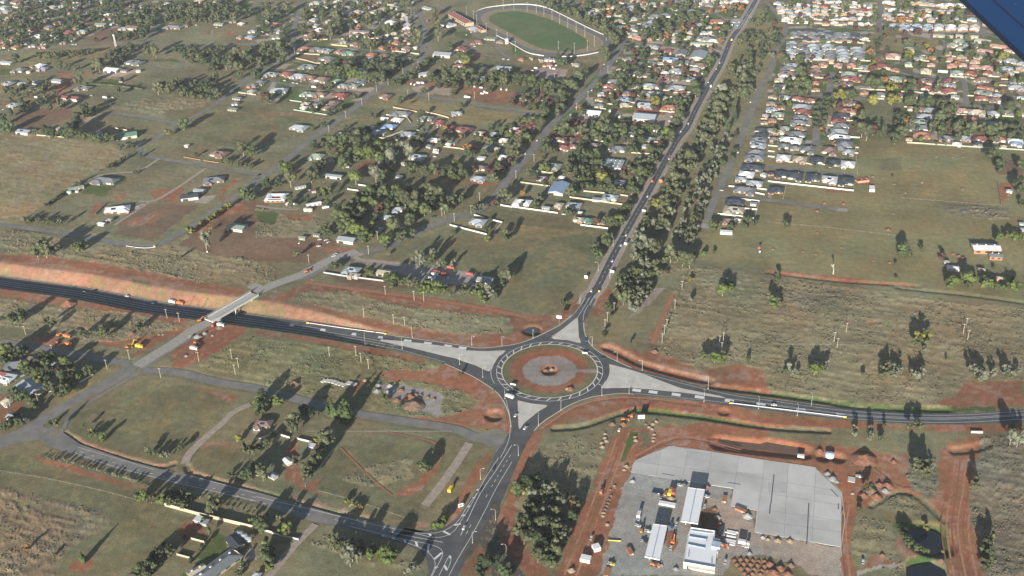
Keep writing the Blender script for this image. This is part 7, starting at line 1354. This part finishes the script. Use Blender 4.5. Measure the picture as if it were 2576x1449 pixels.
# grandstand: long red roofs on cream walls, set along the oval
def axis_building(t, a, b, depth, h, C_, wall, label, name='building', cat='building', pitch='G', parts=3):
    p = gnd(*T(t, *a), h*.8); q = gnd(*T(t, *b), h*.8); p[2] = q[2] = 0; d = q-p; L = np.linalg.norm(d); rz = math.atan2(d[1], d[0]); m = (p+q)/2
    if math.cos(rz) < 0: rz += math.pi
    r = empty(name, m, rz); wl = MB().box(0, 0, h/2, L, depth, h); b2 = depth/2
    for s in (-1, 1): wl.add([(s*L/2, -b2, h), (s*L/2, b2, h), (s*L/2, 0, h+b2*.26)], [(0, 1, 2) if s > 0 else (1, 0, 2)])
    wl.build('wall', WM[wall], r); rf = MB(); roof_geo(rf, 0, 0, L, depth, h, .26, pitch, .8); ro = rf.build('roof', RM[C_], r)
    n = max(2, int(L/8)); 
    for k in range(n): MB().box((k+.5-n/2)*L/n, -b2-.04, h*.5, L/n*.45, .12, h*.4).build('window', glass, r)
    v = MB(); [v.box((k+.5-n/2)*L/n, b2*.3, h+b2*.2+.3, 1.2, 1.0, .9) for k in range(n)]; v.build('roof_vent', whitem, ro)
    tag(r, label, cat)
axis_building('12', (1965, 135), (2150, 235), 17, 6.5, 'r', 'c', 'long red-roofed grandstand with cream walls beside the racing oval', 'grandstand', 'grandstand')
axis_building('12', (2210, 262), (2290, 305), 9, 5, 'r', 'c', 'short red-roofed cream annex at the end of the grandstand', 'grandstand_annex', 'building')
axis_building('13', (355, 595), (440, 605), 8, 5, 'g', 'w', 'pale two-storey timing building beside the oval rail', 'timing_building', 'building')
# white courtyard-roofed house: four wings round a court
def courtyard():
    p = gnd(*T('22', 205, 535), 2.4); p[2] = 0; r = empty('courtyard_house', p, -STREET+.28); w_, d, k = 25, 21, 7.5; wl = MB(); rf = MB()
    for i, (x, y, a, b) in enumerate(((0, -d/2+k/2, w_, k), (0, d/2-k/2, w_, k), (-w_/2+k/2, 0, k, d), (w_/2-k/2, 0, k, d))): wl.box(x, y, 1.35-.01*i, a-.02*i, b-.02*i, 2.7-.02*i)
    o = [(-w_/2-.6, -d/2-.6), (w_/2+.6, -d/2-.6), (w_/2+.6, d/2+.6), (-w_/2-.6, d/2+.6)]; i_ = [(-w_/2+k, -d/2+k), (w_/2-k, -d/2+k), (w_/2-k, d/2-k), (-w_/2+k, d/2-k)]; mid = [((a[0]+b[0])/2, (a[1]+b[1])/2) for a, b in zip(o, i_)]
    V = [(*q, 2.75) for q in o]+[(*q, 4.0) for q in mid]+[(*q, 2.75) for q in i_]; F = []
    for q in range(4): n = (q+1) % 4; F += [(q, n, 4+n, 4+q), (4+q, 4+n, 8+n, 8+q)]
    wl.build('wall', WM['k'], r); ro = mesh_obj('roof', V, F, roofw, r)
    for x in (-8, -2, 4, 9): MB().box(x, -d/2-.04, 1.4, 2.2, .12, 1.4).build('window', glass, r)
    mesh_obj('solar_panel', [(-8, -d/2+.5, 3.25), (8, -d/2+.5, 3.25), (8, -d/2+2, 3.75), (-8, -d/2+2, 3.75)], [(0, 1, 2, 3)], solar, ro)
    tag(r, 'white-roofed brick house built round an open courtyard', 'house')
courtyard()
# long grey-roofed house at the bottom edge, barn, depot, swimming pool
axis_building('41', (1990, 1500), (2380, 1215), 12, 3, 'g', 'c', 'long grey-roofed homestead cut by the bottom edge of the picture', 'homestead', 'house', 'h')
axis_building('41', (1900, 1440), (2060, 1360), 6, 3, 'c', 'c', 'cream-roofed carport beside the long grey homestead', 'carport', 'carport')
axis_building('24', (2060, 1040), (2325, 1048), 14, 5, 'w', 'k', 'barn with a curved white roof over red walls', 'barn', 'barn')
axis_building('24', (2225, 1118), (2350, 1125), 9, 4, 'g', 'k', 'grey-roofed red-walled shed attached below the barn', 'shed', 'shed')
for k in range(5):
    x0, y0 = 900+k*45, 195+k*4; axis_building('23', (x0-14, y0+38), (x0+22, y0-40), 7, 4, 's', 'w', None, 'depot_bay', 'shed'); 
    o = [q for q in bpy.data.objects if q.name.startswith('depot_bay')][-1]; o['group'] = 'bays of the saw-tooth depot'; reg('pale grey ridged depot bay', o.location, o)
poly('swimming_pool', gp(pts('23', '742,500 790,505 780,530 735,522')), mat('pool_water', (.05, .25, .24), .1, spec=.5), .08, kind=None); o = bpy.data.objects['swimming_pool']; tag(o, 'small green swimming pool inside cream fences', 'swimming pool')
# brick shell
p = gnd(*T('24', 945, 375)); r = empty('brick_ruin', p, -STREET+.5); m = MB(); m.box(0, -4, 1.3, 14, .4, 2.6); m.box(-7, 0, 1.0, .4, 8, 2.0); m.box(7, 0, 1.4, .4, 8, 2.8); m.box(1, 1, .9, .3, 8, 1.8); m.build('wall', mat('salmon_brick', (.42, .19, .13), .9), r); MB().box(0, -.5, .25, 13, 7, .4).build('floor', conc, r); tag(r, 'roofless salmon brick house shell beside the newest houses', 'ruin')
# wing of the aircraft the photograph was taken from
def wing():
    def ry(x, y, d): v = FW*FPX+RT*(x-1288)-UP*(y-724.5); return np.array([0, 0, H])+v/np.linalg.norm(v)*d
    A, B = ry(2380, -46, 7.2), ry(2640, 197, 6.2); e = (B-A)/np.linalg.norm(B-A); out = (RT*.62+UP*.72+FW*.35); out -= e*(out@e); out /= np.linalg.norm(out); n = np.cross(e, out); n /= np.linalg.norm(n)
    if n@FW > 0: n = -n
    m = empty('aircraft_wing', A); wd = 2.6; L = np.linalg.norm(B-A)
    def slab(name, u0, u1, v0, v1, t0, t1, mt):
        V = [e*u+out*v+n*t for t in (t0, t1) for u, v in ((u0, v0), (u1, v0), (u1, v1), (u0, v1))]
        return mesh_obj(name, V, [(3, 2, 1, 0), (4, 5, 6, 7), (0, 1, 5, 4), (1, 2, 6, 5), (2, 3, 7, 6), (3, 0, 4, 7)], mt, m)
    blue = mat('blue_aircraft_paint', (.011, .029, .080), .5, .05, 1.2, spec=.3)
    slab('flap', -1.2, L+1.2, 0, .105, -.06, 0, blue); slab('wing_skin', -1.2, L+1.2, .109, wd, -.09, .004, blue); slab('seam', -1.2, L+1.2, .104, .110, -.02, .006, mat('dark_seam', (.01, .015, .03), .8))
    rv = MB(); 
    for k in range(26):
        q = e*(k*.13-.9)+out*.17+n*.006; rv.bar(tuple(q), tuple(q+e*.012+out*.003), .006, .003)
    rv.build('rivet', mat('rivet', (.02, .05, .14), .5), m)
    tag(m, 'dark blue wing edge of the photographing aircraft in the top corner', 'aircraft wing')
wing()
# ------------------------------------------------------------------ air
hz = MB(); hz.box(0, 0, (H+60-8)/2, 27000, 27000, H+60+8); o = hz.build('haze', None); o['kind'] = 'stuff'; o['label'] = 'thin pale afternoon haze over the town'
hm = bpy.data.materials.new('haze_air'); hm.use_nodes = True; t = hm.node_tree; t.nodes.remove(t.nodes['Principled BSDF']); v = t.nodes.new('ShaderNodeVolumePrincipled'); v.inputs['Density'].default_value = HAZE; v.inputs['Color'].default_value = (.80, .88, 1, 1); v.inputs['Anisotropy'].default_value = 0.0
t.links.new(v.outputs[0], [n_ for n_ in t.nodes if n_.type == 'OUTPUT_MATERIAL'][0].inputs['Volume']); o.data.materials.clear(); o.data.materials.append(hm)

flush_labels()
